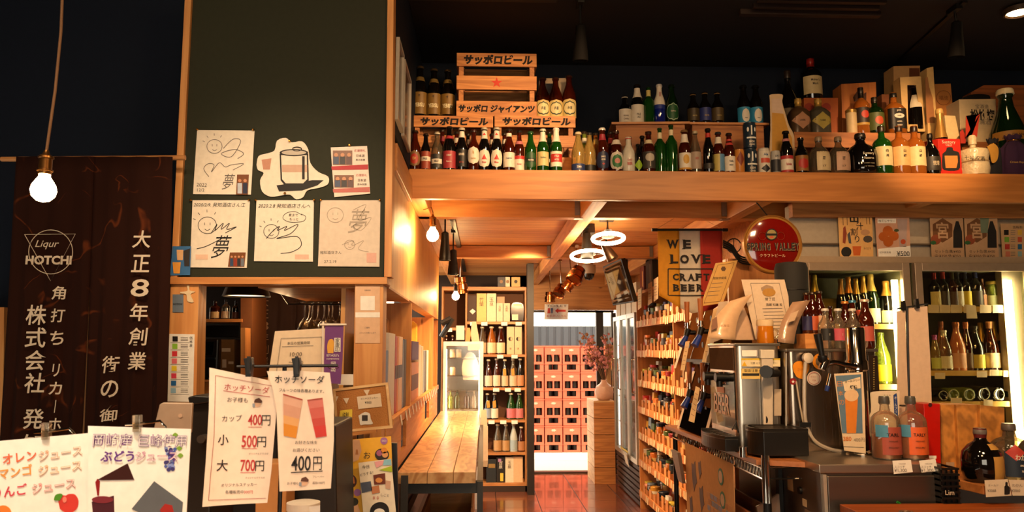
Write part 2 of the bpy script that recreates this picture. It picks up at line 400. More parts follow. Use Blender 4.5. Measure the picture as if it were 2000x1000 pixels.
S('ceiling', box(-3.2, 4.6, -1.5, 5.3, 3.6, 3.7), DKCEIL)
S('wall_back', box(-3.2, 4.6, 5.2, 5.3, 2.6, 3.6), NAVY)
S('wall_front', box(-3.2, -1.0, -1.6, -1.5, 0, 3.6).box(1.4, 4.6, -1.6, -1.5, 0, 3.6).box(-1.0, 1.4, -1.6, -1.5, 0, .9).box(-1.0, 1.4, -1.6, -1.5, 2.1, 3.6), mt('#6b5544', .8))  # unseen opening added so daylight comes in and shows in the steel
S('wall_left', box(-3.2, -3.1, -1.5, 5.3, 0, 3.6), NAVY)
S('wall_left_navy', box(-3.1, -1.402, 3.75, 3.85, 0, 3.6), NAVY).name = 'wall_noren'
S('wall_right', box(4.5, 4.6, -1.5, 5.3, 0, 3.6), mt('#4a3a2e', .8))
S('wall_loft', box(-.52, XW, 3.56, 5.2, 2.655, 3.6), NAVY)
# partition above the bookcase: lit plywood, with a ledge and a navy top
S('wall_side', box(-.52, XW, 3.56, 7.45, 1.895, ZB+.14), PLY)
S('trim_1', MB().prism([(XW, 3.62, ZT-.06), (XW, 4.4, ZT-.06), (XW, 4.4, ZB-.02), (XW, 3.62, ZB-.02)], (.022, 0, 0)), PINEY, bev=.003)
# lower ceiling under the loft: planks on joists
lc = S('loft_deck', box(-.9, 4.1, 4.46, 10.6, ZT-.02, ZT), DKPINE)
pm = [wood('#C58A4C', '#A56A33', 'x'), wood('#BB7E42', '#9A5F2C', 'x'), wood('#CC9254', '#AC723B', 'x')]
pms = [box(-1.25, 1.25, 0, .232, 0, .025).mesh('plank', q) for q in pm]
y = 4.47; i = 0
while y < 10.45:
    for k, x0 in enumerate((.35, 2.85)):
        link('plank', pms[(i*2+k) % 3], lc, (x0+(0 if i % 2 else -.0), y, ZT-.05), True)
    y += .236; i += 1
for k, yy in enumerate((5.04, 7.3, 10.42)):
    S('joist', box(-.44, 3.6, yy, yy+.1, ZB+.005, ZT-.055), PINE, bev=.004)
for k, xx in enumerate((.64, 1.63, 2.61)):
    o = S('long_beam', box(xx, xx+.09, 4.46, 10.42, ZB, ZT-.055), PINEY, bev=.004)
S('edge_joist', box(-.44, -.35, 4.46, 10.4, ZB+.005, ZT-.055), PINEY, bev=.004)
bp = mt('#8f8a80', .35, .8)
for yy in (5.04, 7.3, 10.36):
    for xx in (.64, 1.63):
        o = box(xx-.035, xx-.003, yy-.018, yy-.001, ZB+.02, ZB+.12).box(xx-.04, xx+.02, yy-.02, yy+.04, ZB-.004, ZB-.001).build('joist_bracket', bp)
        tag(o, f"small steel bracket where the {('second' if xx > 1 else 'first')} long beam meets the {('first','second','third')[(5.04,7.3,10.36).index(yy)]} joist", 'bracket', 'joist brackets')
S('beam_loft', box(-.44, 3.6, YB, YB+.05, ZB, ZT), wood('#BC7A3C', '#A0622C', 'x', 1, .45, .3, False), bev=.003)
S('loft_floor', box(-.44, 4.1, YB+.05, 5.2, ZT-.02, ZT-.001), DKPINE)
# the side wall above the left: board wall, posts, header
BY = 3.45
S('post_1', MB().prism([A(362, -30, BY), A(375, -30, BY), A(346, 541, BY), A(333, 541, BY)], (0, .09, 0)), PINEZ, bev=.002)
S('post_2', MB().prism([A(757, -30, BY), A(769, -30, BY), A(765, 541, BY), A(750, 541, BY)], (0, .09, 0)), PINEZ, bev=.002)
S('header_1', MB().prism([A(331, 541, BY-.02), A(756, 541, BY-.02), A(756, 555, BY-.02), A(331, 555, BY-.02)], (0, .13, 0)), PINE, bev=.002)
gb = S('wall_board', MB().prism([A(374, -30, BY+.02), A(757, -30, BY+.02), A(751, 541, BY+.02), A(345, 541, BY+.02)], (0, .05, 0)), mt('#2c2e1f', .65, spec=.25))
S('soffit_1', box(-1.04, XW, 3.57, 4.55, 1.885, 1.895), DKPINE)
S('post_5', MB().prism([A(-40, 600, 3.66), A(8, 600, 3.66), A(2, 1300, 3.66), A(-46, 1300, 3.66)], (0, .08, 0)), PINEZ)
S('post_6', MB().prism([A(140, 560, 3.66), A(176, 560, 3.66), A(172, 1300, 3.66), A(136, 1300, 3.66)], (0, .08, 0)), PINEZ)
S('post_3', MB().prism([A(333, 555, BY), A(388, 555, BY), A(371, 1379, BY), A(308, 1379, BY)], (0, .1, 0)), PINEZ, bev=.002)
S('post_4', MB().prism([A(693, 555, BY), A(749, 555, BY), A(738, 1379, BY), A(679, 1379, BY)], (0, .12, 0)), PINEZ, bev=.002)
# low wall under the hatch
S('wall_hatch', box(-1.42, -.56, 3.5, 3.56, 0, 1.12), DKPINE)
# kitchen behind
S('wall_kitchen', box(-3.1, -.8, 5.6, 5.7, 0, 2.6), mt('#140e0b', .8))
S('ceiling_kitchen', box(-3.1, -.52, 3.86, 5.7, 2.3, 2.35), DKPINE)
# far end: dark column, transom, door frame, outside
S('column', box(A(1030, 700, 8.8).x, A(1043, 700, 8.8).x, 8.8, 8.95, 0, ZB+.12), DARKPOST)
S('wall_far', box(-1.2, A(1043, 700, 10.3).x, 10.3, 10.4, 0, 2.6), mt('#2a1b12', .8))
S('lintel', box(.3, 3.2, 10.3, 10.4, A(1100, 605, 10.3).z, 2.6), wood('#C08648', '#A06A34', 'x'))
D = S('door_1', box(A(1165, 700, 10.3).x, A(1179, 700, 10.3).x, 10.28, 10.36, 0, A(1100, 606, 10.3).z), DARKPOST)
MB().box(A(1043, 700, 10.3).x, A(1200, 700, 10.3).x, 10.28, 10.36, A(1100, 606, 10.3).z-.03, A(1100, 606, 10.3).z).build('frame', DARKPOST, D)
MB().box(A(1195, 700, 10.3).x, A(1204, 700, 10.3).x, 10.28, 10.36, 0, 2.1).build('frame', DARKPOST, D)
MB().box(A(1179, 700, 10.3).x, A(1195, 700, 10.3).x, 10.32, 10.326, .02, 2.08).build('glass', clear(), D)
S('sill', box(.6, 2.3, 10.28, 10.42, -.1, .02), mt('#4a3a30', .4, .6))
S('wall_aisle_right', box(2.05, 2.15, 4.96, 10.4, 0, ZB+.13), DKPINE).name = 'wall_aisle'
S('ground', box(-2, 6, 10.42, 20, -.1, 0), mt('#d8cfc0', .8))
fz = A(1100, 637, 14.5).z
fe = T('corrugated_fence', 'dark grey blue ribbed metal fence behind the stacked crates outside', 'fence', (1.5, 14.5, 0))
for i in range(34):
    box(-.6+i*.14, -.6+i*.14+.09, 14.48, 14.52, 0, fz).box(-.51+i*.14, -.51+i*.14+.052, 14.5, 14.53, 0, fz).build('panel', mt('#3a4048', .5), fe)
# right: wall with fridges
WR = mt('#a89a86', .6)
ZW1 = A(1700, 508, 4.62).z
S('wall_panel', box(1.9, 4.1, 4.66, 4.72, ZW1+.02, ZB+.02), WR)
S('wall_end', box(3.23, 4.5, 4.66, 4.72, 0, ZW1+.02), WR)
S('wall_fridge_back', box(1.9, 4.5, 5.26, 5.3, 0, 2.62), DKPINE)
S('trim_2', box(1.9, 4.1, 4.63, 4.655, A(1700, 478, 4.63).z, A(1700, 475, 4.63).z), mt('#5a4a38', .5))
S('trim_3', box(1.9, 4.1, 4.6, 4.66, A(1700, 424, 4.6).z, ZB+.03), DKPINE)
# ---------------------------------------------------------------- crates outside
CRM = mt('#d8644a', .5); DKB = mt('#1c1210', .3)
def crate_meshes():
    w, d, h = .272, .36, .415; t = .012; body = MB()
    for s in (0, 1):   # corner posts, rims, front and back faces
        y = s*(d-t)
        body.box(0, .03, y, y+t, 0, h).box(w-.03, w, y, y+t, 0, h)
        body.box(.03, w-.03, y, y+t, h-.14, h).box(.03, w-.03, y, y+t, .125, .16).box(.03, w-.03, y, y+t, 0, .035)
        body.box(w/2-.012, w/2+.012, y, y+t, .16, h-.14)
        body.box(.03, .06, y, y+t, .035, .125).box(w-.06, w-.03, y, y+t, .035, .125)
        x = s*(w-t); body.box(x, x+t, t, d-t, 0, h)
    body.box(.03, w-.03, d-.014, d-.002, .03, h-.14).box(.012, w-.012, .012, d-.012, 0, .01)
    rim = MB().box(-.005, w+.005, -.007, 0, h-.02, h-.004)
    rim2 = MB().box(-.005, w+.005, -.006, 0, .12, .132)
    logo = MB().prism([(w/2+.05*cos(a)*(1 if i % 2 else .6), -.001, h-.07+.024*sin(a)*(1 if i % 2 else .6)) for i, a in enumerate([2*pi*k/14 for k in range(14)])], (0, -.002, 0))
    bot = MB()
    for x in (.076, .196):
        for y in (.075, .18, .285): bot.lathe([(.05, .012), (.05, .22), (.022, .31), (.018, .37)], 8, c=(x, y, 0))
    return (body.mesh('body', CRM), rim.mesh('rim', CRM), rim2.mesh('rim', CRM), logo.mesh('logo', mt('#f2a890', .5)), bot.mesh('bottle', DKB))
cmz = crate_meshes(); CY = 12.35
x0 = A(1043, 700, CY).x; n = 0
bz = 0.0
for i in range(-1, 7):
    for j in range(4):
        X = A(1064+35.2*i, 700, CY).x-.0
        t = TL('beverage_crate', f'salmon plastic bottle crate, {ORD[i+1]} stack, {("bottom", "second", "third", "top")[j]} layer, outside the door', 'crate', (X, CY+(.012 if (i+j) % 2 else 0), bz+j*.419), 0, 'salmon crates stacked outside')
        for me, nm in zip(cmz, ('body', 'rim', 'rim', 'logo', 'bottle_filling')): link(nm, me, t)
# ---------------------------------------------------------------- toilet sign
t = slab('toilet_sign', [(1064, 594), (1110, 594), (1109, 624), (1063, 624)], 10.272, .007, WHITE)
tag(t, 'small white toilet direction sign with red arrow hanging under the far lintel', 'sign')
Y = 10.268
tp('TOILET', 1087, 597.5, Y, INK, t, w=40, h=4); tp('お手洗いこちら', 1087, 617, Y, mt('#c2392b'), t, w=38)
slab('arrow', [(1084, 607), (1090, 602), (1090, 605), (1105, 605), (1105, 609), (1090, 609), (1090, 612)], Y, .001, mt('#cf3324'), t)
slab('pictogram', [(1070, 602), (1074, 602), (1075, 612), (1069, 612)], Y, .001, mt('#d0493c'), t); slab('pictogram', [(1076, 602), (1080, 602), (1079, 612), (1077, 612)], Y, .001, mt('#49628f'), t)
MB().cyl(A(1087, 596, 10.268), A(1087, 596, 10.3), .004).build('pin', INK, t)
# ================================================================ LEFT: noren, board, cards on the board
rod = MB().cyl(A(3, 311, 3.36), A(362, 308, 3.36), .011).build('curtain_rod', wood('#C08A50', '#9A6432', 'x'))
tag(rod, 'thin wooden rod that the brown noren curtain hangs from', 'rod')
def noren(Y, xL, xR, y0, y1, spread, mat, name_label, split):
    no = T('noren_curtain', name_label, 'curtain', A((xL+xR)/2, y1, Y))
    for (a0, a1) in ((0, split), (split, 1)):
        mb = MB(); mb.sm = True; nu, nv = 26, 24; v = []; f = []
        for j in range(nv+1):
            tz = j/nv; yy = y0+(y1-y0)*tz
            for i in range(nu+1):
                u = a0+(a1-a0)*i/nu
                gap = 4*max(0, tz-.35)*(1 if a0 == 0 else -1)*(1 if (u == split) else 0)
                px = xL+(xR-xL)*u-spread*tz*(1-u)*1.0-spread*.35*tz*u-gap
                p = A(px, yy, Y); p.y += .012*sin(u*38)*(.3+.7*tz)+.008*sin(u*90+tz*3)*tz
                v.append(p)
        for j in range(nv):
            for i in range(nu):
                q = j*(nu+1)+i; f.append((q, q+1, q+nu+2, q+nu+1))
        mb.add(v, f); o = mb.build('cloth_panel', mat, no)
        sm = o.modifiers.new('thick', 'SOLIDIFY'); sm.thickness = .002
    return no
def veinmat():
    x = bpy.data.materials.new('noren_cloth'); x.use_nodes = True; nt = x.node_tree; N = nt.nodes.new; L = nt.links.new
    tc = N('ShaderNodeTexCoord'); n = N('ShaderNodeTexNoise'); n.inputs['Scale'].default_value = 3.2; n.inputs['Detail'].default_value = 1.5; n.inputs['Distortion'].default_value = 1.6
    L(tc.outputs['Object'], n.inputs['Vector'])
    s = N('ShaderNodeMath'); s.operation = 'SUBTRACT'; s.inputs[1].default_value = .5; L(n.outputs['Fac'], s.inputs[0])
    a = N('ShaderNodeMath'); a.operation = 'ABSOLUTE'; L(s.outputs[0], a.inputs[0])
    r = N('ShaderNodeMapRange'); r.inputs[1].default_value = .002; r.inputs[2].default_value = .016; r.inputs[3].default_value = 1; r.inputs[4].default_value = 0; L(a.outputs[0], r.inputs[0])
    n2 = N('ShaderNodeTexNoise'); n2.inputs['Scale'].default_value = 7; L(tc.outputs['Object'], n2.inputs['Vector'])
    r2 = N('ShaderNodeMapRange'); r2.inputs[1].default_value = .5; r2.inputs[2].default_value = .58; L(n2.outputs['Fac'], r2.inputs[0])
    m_ = N('ShaderNodeMath'); m_.operation = 'MULTIPLY'; L(r.outputs[0], m_.inputs[0]); L(r2.outputs[0], m_.inputs[1])
    mx = N('ShaderNodeMixRGB'); mx.inputs[1].default_value = lin('#26110a'); mx.inputs[2].default_value = lin('#552812'); L(m_.outputs[0], mx.inputs[0])
    L(mx.outputs[0], nt.nodes['Principled BSDF'].inputs['Base Color']); nt.nodes['Principled BSDF'].inputs['Roughness'].default_value = .9
    nt.nodes['Principled BSDF'].inputs['Specular IOR Level'].default_value = .1
    return x
VM = veinmat()
n1 = noren(3.3, 32, 337, 306, 1010, 42, VM, 'dark brown noren curtain with mottled veins and white brush writing, beside the green board', .5)
YN = 3.266; LT = mt('#d8c8b0', .7)
k = dict(bold=.012, shear=.06)
vt('大正8年創業', 277, 467, 705, YN, LT, n1, 35, px1=268, **k)
vt('街の御', 216, 712, 807, YN, LT, n1, 34, px1=212, **k)
vt('株式会社', 71, 615, 748, YN, LT, n1, 40, px1=68, **k); vt('発知', 65, 818, 868, YN, LT, n1, 40, px1=63, **k)
vt('角打ち', 115, 572, 660, YN, LT, n1, 27, px1=111, **k); vt('リカーホ', 109, 723, 829, YN, LT, n1, 25, px1=107, **k)
tp('HOTCHI', 95, 508, YN, LT, n1, w=90, h=18, bold=.04); tp('Liqur', 92, 478, YN, LT, n1, w=44, h=18, shear=.3)
line('logo_ring', disc(99, 492, 43, 40)+[(142, 492)], YN, .0016, LT, n1)
line('logo_triangle', [(48, 458), (147, 457), (99, 549), (48, 458)], YN, .0014, LT, n1)
# board cards (signed cardboards)
SK = mt('#eadfcb', .45)
def pins(o, pts, Y, m=GOLDM):
    for x, y in pts:
        c = A(x, y, Y); MB().lathe([(.001, 0), (.0055, .003), (.0055, .009), (.003, .012)], 10, M=Matrix.Translation(c) @ Matrix.Rotation(pi/2, 4, 'X')).build('push_pin', m, o)
def card(pts, label, name='signed_card', Y=BY, t=.003, mat=SK, cat='card', group=None):
    o = slab(name, pts, Y, t, mat); tag(o, label, cat, group); return o
YC = BY+.012; YI = YC-.0015
def ink(o, P, w=1.4, m=INK, Y=YI): stroke(curl(P), Y, w, m, o)
def face(o, x, y, s=1, m=INK, rays=True):
    ink(o, [(x+10*s*cos(a), y+9*s*sin(a)) for a in [i*.63 for i in range(11)]], 1.1, m)
    for dx in (-3, 3): ink(o, [(x+dx*s, y-3*s), (x+dx*s, y)], 1, m)
    ink(o, [(x-3*s, y+4*s), (x, y+5.5*s), (x+3*s, y+4*s)], 1, m)
    if rays:
        for a in (-2.7, -2.2, -1.6, -1.0): ink(o, [(x+14*s*cos(a), y+14*s*sin(a)), (x+17*s*cos(a), y+17*s*sin(a))], 1, m)
def photo(o, pts, cols, Y=YI-.001):
    p = slab('snapshot', pts, Y, .001, mt('#7a4a28', .3), o)
    (xa, ya), (xb, yb) = pts[0], pts[2]; n = len(cols)
    for i, c in enumerate(cols):
        xm = xa+(xb-xa)*(i+.5)/n; w = abs(xb-xa)/n*.42; h = yb-ya
        slab('figure', [(xm-w, ya+h*.95), (xm-w, ya+h*.42), (xm+w, ya+h*.42), (xm+w, ya+h*.95)], Y-.0006, .0005, mt(c, .4), p)
        slab('figure', disc(xm, ya+h*.3, w*.75, 8), Y-.0006, .0005, mt('#c98e68', .4), p)
GREY = mt('#6b625a', .6)
c = card([(385, 254), (497, 255), (490, 380), (377, 379)], 'signed white card alone at the top of the green board, sun face doodle', Y=YC)
face(c, 419, 286, 1.5, GREY); ink(c, [(436, 290), (455, 272), (470, 276), (452, 306), (432, 300), (458, 292), (476, 300), (464, 310)], 1.3, GREY)
ink(c, [(408, 345), (398, 330), (406, 320), (418, 322), (413, 336), (428, 318), (440, 326), (452, 322), (476, 320), (455, 332)], 1.2, GREY)
tp('夢', 446, 355, YI, GREY, c, w=20, h=32, shear=.2); tp('2022', 394, 361, YI, GREY, c, w=20, rot=-3); tp('12/2', 392, 371, YI, GREY, c, w=14)
photo(c, [(463, 341), (486, 341), (484, 380), (461, 380)], ['#b9c4d0', '#222a44']); pins(c, [(386, 253), (495, 254)], YC)
c = card([(376, 391), (488, 391), (482, 523), (371, 522)], 'signed white card with a long date line and group snapshot, lower row', Y=YC)
tp('2020/2/9. 発知酒店さん江', 429, 400, YI, INK, c, w=100, shear=.2); face(c, 405, 440, 1.8, INK)
ink(c, [(412, 456), (424, 438), (420, 450), (436, 436), (432, 448), (448, 436), (443, 448), (462, 443), (440, 455)], 1.4)
ink(c, [(384, 486), (405, 480), (440, 462)], 1.4); tp('夢', 432, 482, YI, INK, c, w=30, h=46, shear=.25)
photo(c, [(449, 493), (480, 493), (477, 521), (445, 521)], ['#30486a', '#93321f', '#2a2a33', '#6b7480'])
slab('red_seal', R4(382, 497, 406, 507), YI, .0008, mt('#e8c3a8'), c); pins(c, [(373, 391), (487, 391)], YC)
c = card([(501, 391), (613, 391), (611, 511), (496, 510)], 'signed white card in the middle of the lower row with a speech bubble', Y=YC)
tp('2020.2.8 発知酒店さんへ', 556, 402, YI, INK, c, w=102, shear=.2); face(c, 530, 452, 1.5, INK)
ink(c, [(590, 420), (575, 413), (558, 417), (553, 427), (568, 434), (592, 432), (597, 423), (588, 418)], 1); tp('家まで', 573, 420, YI, INK, c, w=18); tp('もっと', 574, 428, YI, INK, c, w=17)
ink(c, [(520, 466), (534, 450), (546, 442), (542, 450), (560, 442), (556, 450), (582, 438), (568, 456), (540, 466), (580, 462), (588, 480), (570, 492), (548, 495)], 1.4)
slab('red_seal', R4(576, 497, 603, 506), YI, .0008, mt('#e6b8a2'), c); pins(c, [(500, 391), (614, 391)], YC)
c = card([(626, 391), (743, 391), (741, 521), (621, 520)], 'faded signed card in a glossy sleeve at the end of the lower row', Y=YC, mat=mt('#e0d0bd', .2, coat=.5))
F2 = mt('#a89a88', .6); face(c, 655, 420, 1.6, F2, False); ink(c, [(690, 410), (715, 400), (700, 430), (725, 425), (705, 450), (690, 440), (712, 435)], 1, F2); tp('夢', 700, 432, YI, F2, c, w=34, h=48, shear=.2)
ink(c, [(668, 478), (690, 470), (688, 480), (710, 470), (700, 486), (720, 492)], 1, F2); face(c, 683, 478, 1.0, F2, False)
tp('発知酒店さん', 646, 493, YI, GREY, c, w=42); tp('27.2.19', 645, 511, YI, GREY, c, w=24); slab('red_seal', R4(716, 494, 735, 513), YI, .0008, mt('#d8a898'), c); pins(c, [(627, 391), (742, 391)], YC)
# postcards at the post corner and die-cut sticker
c = card([(337, 481), (373, 481), (371, 537), (332, 538)], 'small postcard of beer glasses taped on the post under the green board corner', 'postcard', Y=BY-.005, t=.002, mat=mt('#3f6fa0', .3)); Yq = BY-.0065
slab('picture_glass', [(337, 512), (353, 512), (351, 534), (339, 534)], Yq, .001, mt('#e09a3a'), c); slab('picture_glass', [(345, 488), (358, 488), (357, 508), (346, 508)], Yq, .001, mt('#dfae7a'), c); slab('picture_figure', [(358, 490), (371, 485), (370, 520), (360, 520)], Yq, .001, mt('#2b2522'), c)
c = card(R4(337, 575, 358, 610), 'small silver blue sticker pouch pinned on the post over the price chart', 'pouch', Y=BY-.004, t=.003, mat=mt('#8a98a8', .25, .4)); tp('HOTCHI', 347, 594, BY-.0055, INK, c, w=18, bold=.03)
c = slab('ribbon_bow', curl([(352, 570), (366, 568), (365, 558), (369, 558), (370, 567), (381, 570), (372, 575), (378, 590), (366, 588), (364, 575), (352, 573)], 3), BY-.006, .004, mt('#e0c9a0', .6)); tag(c, 'cream ribbon bow pinned on the post above the pouch', 'ribbon')
st = slab('die_cut_sticker', curl([(501, 322), (505, 305), (520, 300), (536, 294), (541, 275), (558, 269), (570, 278), (590, 276), (602, 292), (606, 318), (622, 336), (641, 345), (640, 360), (622, 367), (600, 372), (592, 385), (578, 389), (566, 380), (548, 382), (528, 384), (512, 374), (508, 352), (515, 338), (504, 332), (501, 322)], 3)[:-1], YC, .003, mt('#e8dcc8', .4))
tag(st, 'white die-cut sticker showing a dented drink can, on the green board', 'sticker')
LG = mt('#bfb4a2', .4)
slab('printed_can', [(546, 300), (602, 300), (603, 352), (594, 362), (556, 362), (548, 352)], YI, .001, INK, st); slab('printed_can_face', [(549, 303), (599, 303), (600, 350), (592, 358), (558, 358), (551, 350)], YI-.001, .001, mt('#e6dac6'), st)
slab('printed_lid', disc(574, 298, 28, 20, 7), YI-.002, .001, INK, st); slab('printed_lid_inner', disc(574, 298, 24, 20, 4.8), YI-.003, .001, LG, st)
line('printed_tab', [(p[0], p[1]) for p in disc(580, 291, 9, 14, 4)]+[(589, 291)], YI-.003, .002, INK, st)
slab('printed_cup', [(511, 312), (530, 309), (527, 331), (514, 331)], YI, .001, mt('#c08a70'), st); slab('printed_shadow', [(540, 362), (610, 352), (632, 352), (620, 362), (590, 372), (545, 374)], YI+.0002, .001, INK, st); slab('printed_band', [(551, 322), (600, 322), (600, 336), (551, 336)], YI-.002, .001, mt('#c9a48c'), st); slab('printed_shine', R4(590, 305, 595, 350), YI-.003, .001, INK, st)
pins(st, [(566, 276), (557, 378)], YI)
for (pts, lb, tint) in (([(646, 288), (717, 285), (720, 334), (649, 336)], 'upper pink and white photo leaflet pinned on the green board', '#b8313a'), ([(649, 336), (720, 334), (723, 378), (653, 385)], 'lower faded photo leaflet pinned below its twin on the green board', '#c06a62')):
    c = card(pts, lb, 'leaflet', Y=YC, t=.0015, mat=mt('#ead6c6', .3)); (xa, ya), (xb, yb) = pts[0], pts[2]
    slab('printed_band', [(xa+1, yb-9), (xb-1, yb-13), (xb-1, yb-3), (xa+2, yb-2)], YI, .0008, mt(tint), c)
    photo(c, R4(xa+4, ya+6, xa+42, yb-12), ['#3c4a68', '#282428', '#5a3a38'])
    tp('応援御礼', xa+57, ya+6, YI, mt(tint), c, w=22); tp('日本酒', xa+58, ya+16, YI, INK, c, w=16); tp('飲み放題', xa+58, ya+24, YI, INK, c, w=18)
pins(c, [(683, 284)], YC)
# side wall picture frames
for i, (pts) in enumerate(([(766, 140), (778, 170), (776, 275), (766, 275)], [(780, 168), (793, 203), (788, 300), (777, 280)])):
    P = [AX(x, y, XW+.004) for x, y in pts]; y0, y1 = min(p.y for p in P), max(p.y for p in P); z1 = (2.86+.5, 2.86+.45)[i]
    y0, y1 = (3.66, 3.9) if i == 0 else (3.95, 4.3); z0, z1 = 2.72, 3.14
    f = T('picture_frame', ('thin white picture frame on the navy side wall, beside the board post', 'thin white picture frame on the navy side wall, nearer the loft bottles')[i], 'picture frame', (XW, (y0+y1)/2, z0))
    w = .016; MB().box(XW+.001, XW+.018, y0, y1, z0, z0+w).box(XW+.001, XW+.018, y0, y1, z1-w, z1).box(XW+.001, XW+.018, y0, y0+w, z0+w, z1-w).box(XW+.001, XW+.018, y1-w, y1, z0+w, z1-w).build('frame', mt('#c9c0b0', .4), f)
    box(XW+.001, XW+.006, y0+w, y1-w, z0+w, z1-w).build('picture', mt(('#54402e', '#5f3a22')[i], .2), f)
# pendant bulbs
def bulb(px, py, Y, r, ztop, label, cordpts, power, sock=1.0, brass=True):
    c = A(px, py, Y)
    t = T('pendant_bulb', label, 'lamp', c+Vector((0, 0, -r)))
    MB().lathe([(.001, -r), (r*.5, -r*.87), (r*.87, -r*.5), (r, 0), (r*.9, r*.45), (r*.66, r*.85), (r*.46, r*1.15), (r*.42, r*1.4)], 16, c=tuple(c)).build('bulb_glass', mt('#ffcf8a', .4, emit=power), t)
    z = r*1.38; MB().lathe([(r*.5, z), (r*.52, z+r*.25), (r*.62, z+r*.27), (r*.62, z+r*.4), (r*.52, z+r*.45), (r*.5, z+r*1.35), (r*.62, z+r*1.4), (r*.6, z+r*1.55), (r*.3, z+r*1.75), (r*.18, z+r*2.1)], 18, c=tuple(c)).build('socket', mt('#7a5228', .3, .9) if brass else BLACK, t)
    MB().tube([c+Vector((0, 0, z+r*2))]+cordpts, .0035 if Y < 3 else .003).build('cord', mt('#6a4a2c', .8), t)
    return t
c = A(85, 370, 1.96)
pts = [c+Vector((.012*sin(i*.9)*(1 if i else 0)+.012*i/10, 0, .1+i*.16)) for i in range(1, 10)]
bulb(85, 372, 1.96, .03, 3.6, 'large glowing bare bulb on a twisted cord before the noren', pts+[Vector((c.x+.02, 1.96, 3.6))], 60)
c = A(845, 458, 4.72)
bulb(845, 460, 4.72, .038, 2.5, 'glowing bare bulb hung under the loft joist by the plywood wall', [c+Vector((0, 0, .14)), c+Vector((-.01, .0, .17)), c+Vector((-.06, .05, .165)), c+Vector((-.1, .1, .2))], 110)
bulb(890, 579, 7.4, .036, 2.4, 'small glowing bulb far back above the display fridge', [A(890, 540, 7.4), A(890, 500, 7.4)], 120, brass=False)
# ================================================================ LEFT: kitchen hatch, bookcase, counter, table signs
CREAM = mt('#e6d2b6', .6)
c = card(R4(694, 559, 742, 670), 'beige notice sheet taped high on the post beside the bookcase', 'notice', Y=BY-.004, t=.0015, mat=mt('#d9b08c', .6)); Yq = BY-.0055
slab('white_square', R4(704, 578, 732, 606), Yq, .0008, WHITE, c); slab('white_band', R4(694, 610, 742, 620), Yq, .0008, WHITE, c)
tp('営業時間', 718, 567, Yq, GREY, c, w=12); tp('ご案内', 717, 640, Yq, GREY, c, w=10); tp('よろしくお願いします', 718, 650, Yq, GREY, c, w=32)
c = card([(331, 652), (380, 653), (377, 785), (325, 784)], 'white price chart with eight coloured squares on the hatch post', 'chart', Y=BY-.004, t=.0015, mat=WHITE)
for i, h in enumerate(('#15110f', '#8fc43a', '#d8323a', '#e8727a', '#f0d22e', '#dd4058', '#2464a0', '#9cc4dc')):
    y = 662+i*14.4; slab('colour_square', R4(337-i*.5, y-5, 347-i*.5, y+5), Yq, .0008, mt(h), c)
    for dy in (-3, 0, 3): slab('text_line', R4(353, y+dy-.5, 367, y+dy+.5), Yq, .0005, GREY, c)
    slab('ruled_line', R4(333, y+6.8, 369, y+7.4), Yq, .0005, GREY, c)
vt('価格表', 373, 660, 675, Yq, INK, c, 6)
# --- kitchen seen through the hatch
lp = T('pendant_lamp', 'black round pendant lamp with glowing underside in the kitchen hatch', 'lamp', A(482, 577, 4.2))
q = A(482, 563, 4.2); MB().lathe([(.11, 0), (.126, -.045), (.12, -.045), (.104, -.004)], 32, c=tuple(q)).build('shade', mt('#16100c', .4), lp)
MB().lathe([(.001, -.036), (.118, -.036), (.118, -.032)], 32, c=tuple(q)).build('diffuser', mt('#ffd9a0', .5, emit=2.2), lp)
MB().tube([q, q+Vector((0, 0, .45))], .004).build('cord', BLACK, lp)
ks = T('kitchen_shelf', 'wooden wall shelf unit in the kitchen behind the hatch', 'shelf', A(440, 738, 4.5))
YK = 4.5
slab('shelf_board', R4(380, 623, 472, 629), YK, .3, PINE, ks); slab('side_panel', R4(470, 560, 492, 738), YK+.02, .3, mt('#7a4a26', .6), ks)
slab('side_panel', R4(470, 640, 479, 738), YK-.1, .1, PINEZ, ks)
zs = A(440, 622.5, YK).z
for px, top, w, g, lb, cc in ((421, 588, 19, 'brown', 'round brown bottle with cream label on the kitchen shelf', '#d8b880'), (442, 585, 15, 'clear', 'tall pale bottle in the middle of the kitchen shelf', '#d8c0a0'), (461, 588, 12, 'dark', 'dark slim bottle at the end of the kitchen shelf', '#5a2a14')):
    Bp('whisky', px, top, w, YK+.08, zs, glass=g, cap='#20140c', lab=[('rect', .06, .4, 1.2, cc)], label=lb, group='kitchen shelf bottles')
m_ = slab('microwave_oven', [(383, 662), (427, 662), (424, 740), (381, 740)], YK+.05, .25, mt('#17110e', .3), None, .01); tag(m_, 'black kitchen appliance with a dark window under the kitchen shelf', 'appliance')
slab('window', [(386, 668), (418, 668), (415, 693), (384, 693)], YK+.047, .004, mt('#060505', .1), m_); slab('handle', R4(385, 698, 420, 702), YK+.04, .02, CHROME, m_)
m_ = slab('kraft_box', [(430, 663), (458, 663), (458, 745), (430, 745)], YK+.1, .2, mt('#8a6038', .7), None, .003); tag(m_, 'brown carton with pasted notes beside the kitchen appliance', 'box')
for (a, b, c_, d) in ((433, 680, 450, 687), (434, 702, 442, 718), (446, 706, 456, 711)): slab('pasted_note', R4(a, b, c_, d), YK+.098, .001, CREAM, m_)
m_ = slab('dark_cupboard', R4(384, 636, 468, 658), YK+.12, .2, mt('#1c1712', .4), None, .004); tag(m_, 'dark low cupboard box hung under the kitchen shelf', 'cupboard')
kc = box(-2.4, -.9, 4.25, 4.95, 0, A(500, 745, 4.25).z).build('kitchen_counter', DKPINE); tag(kc, 'dark kitchen worktop block behind the hatch', 'counter')
n2 = noren(4.97, 500, 700, 560, 735, 6, mt('#3a2218', .85), 'brown noren curtain with a column of writing inside the kitchen hatch', .4)
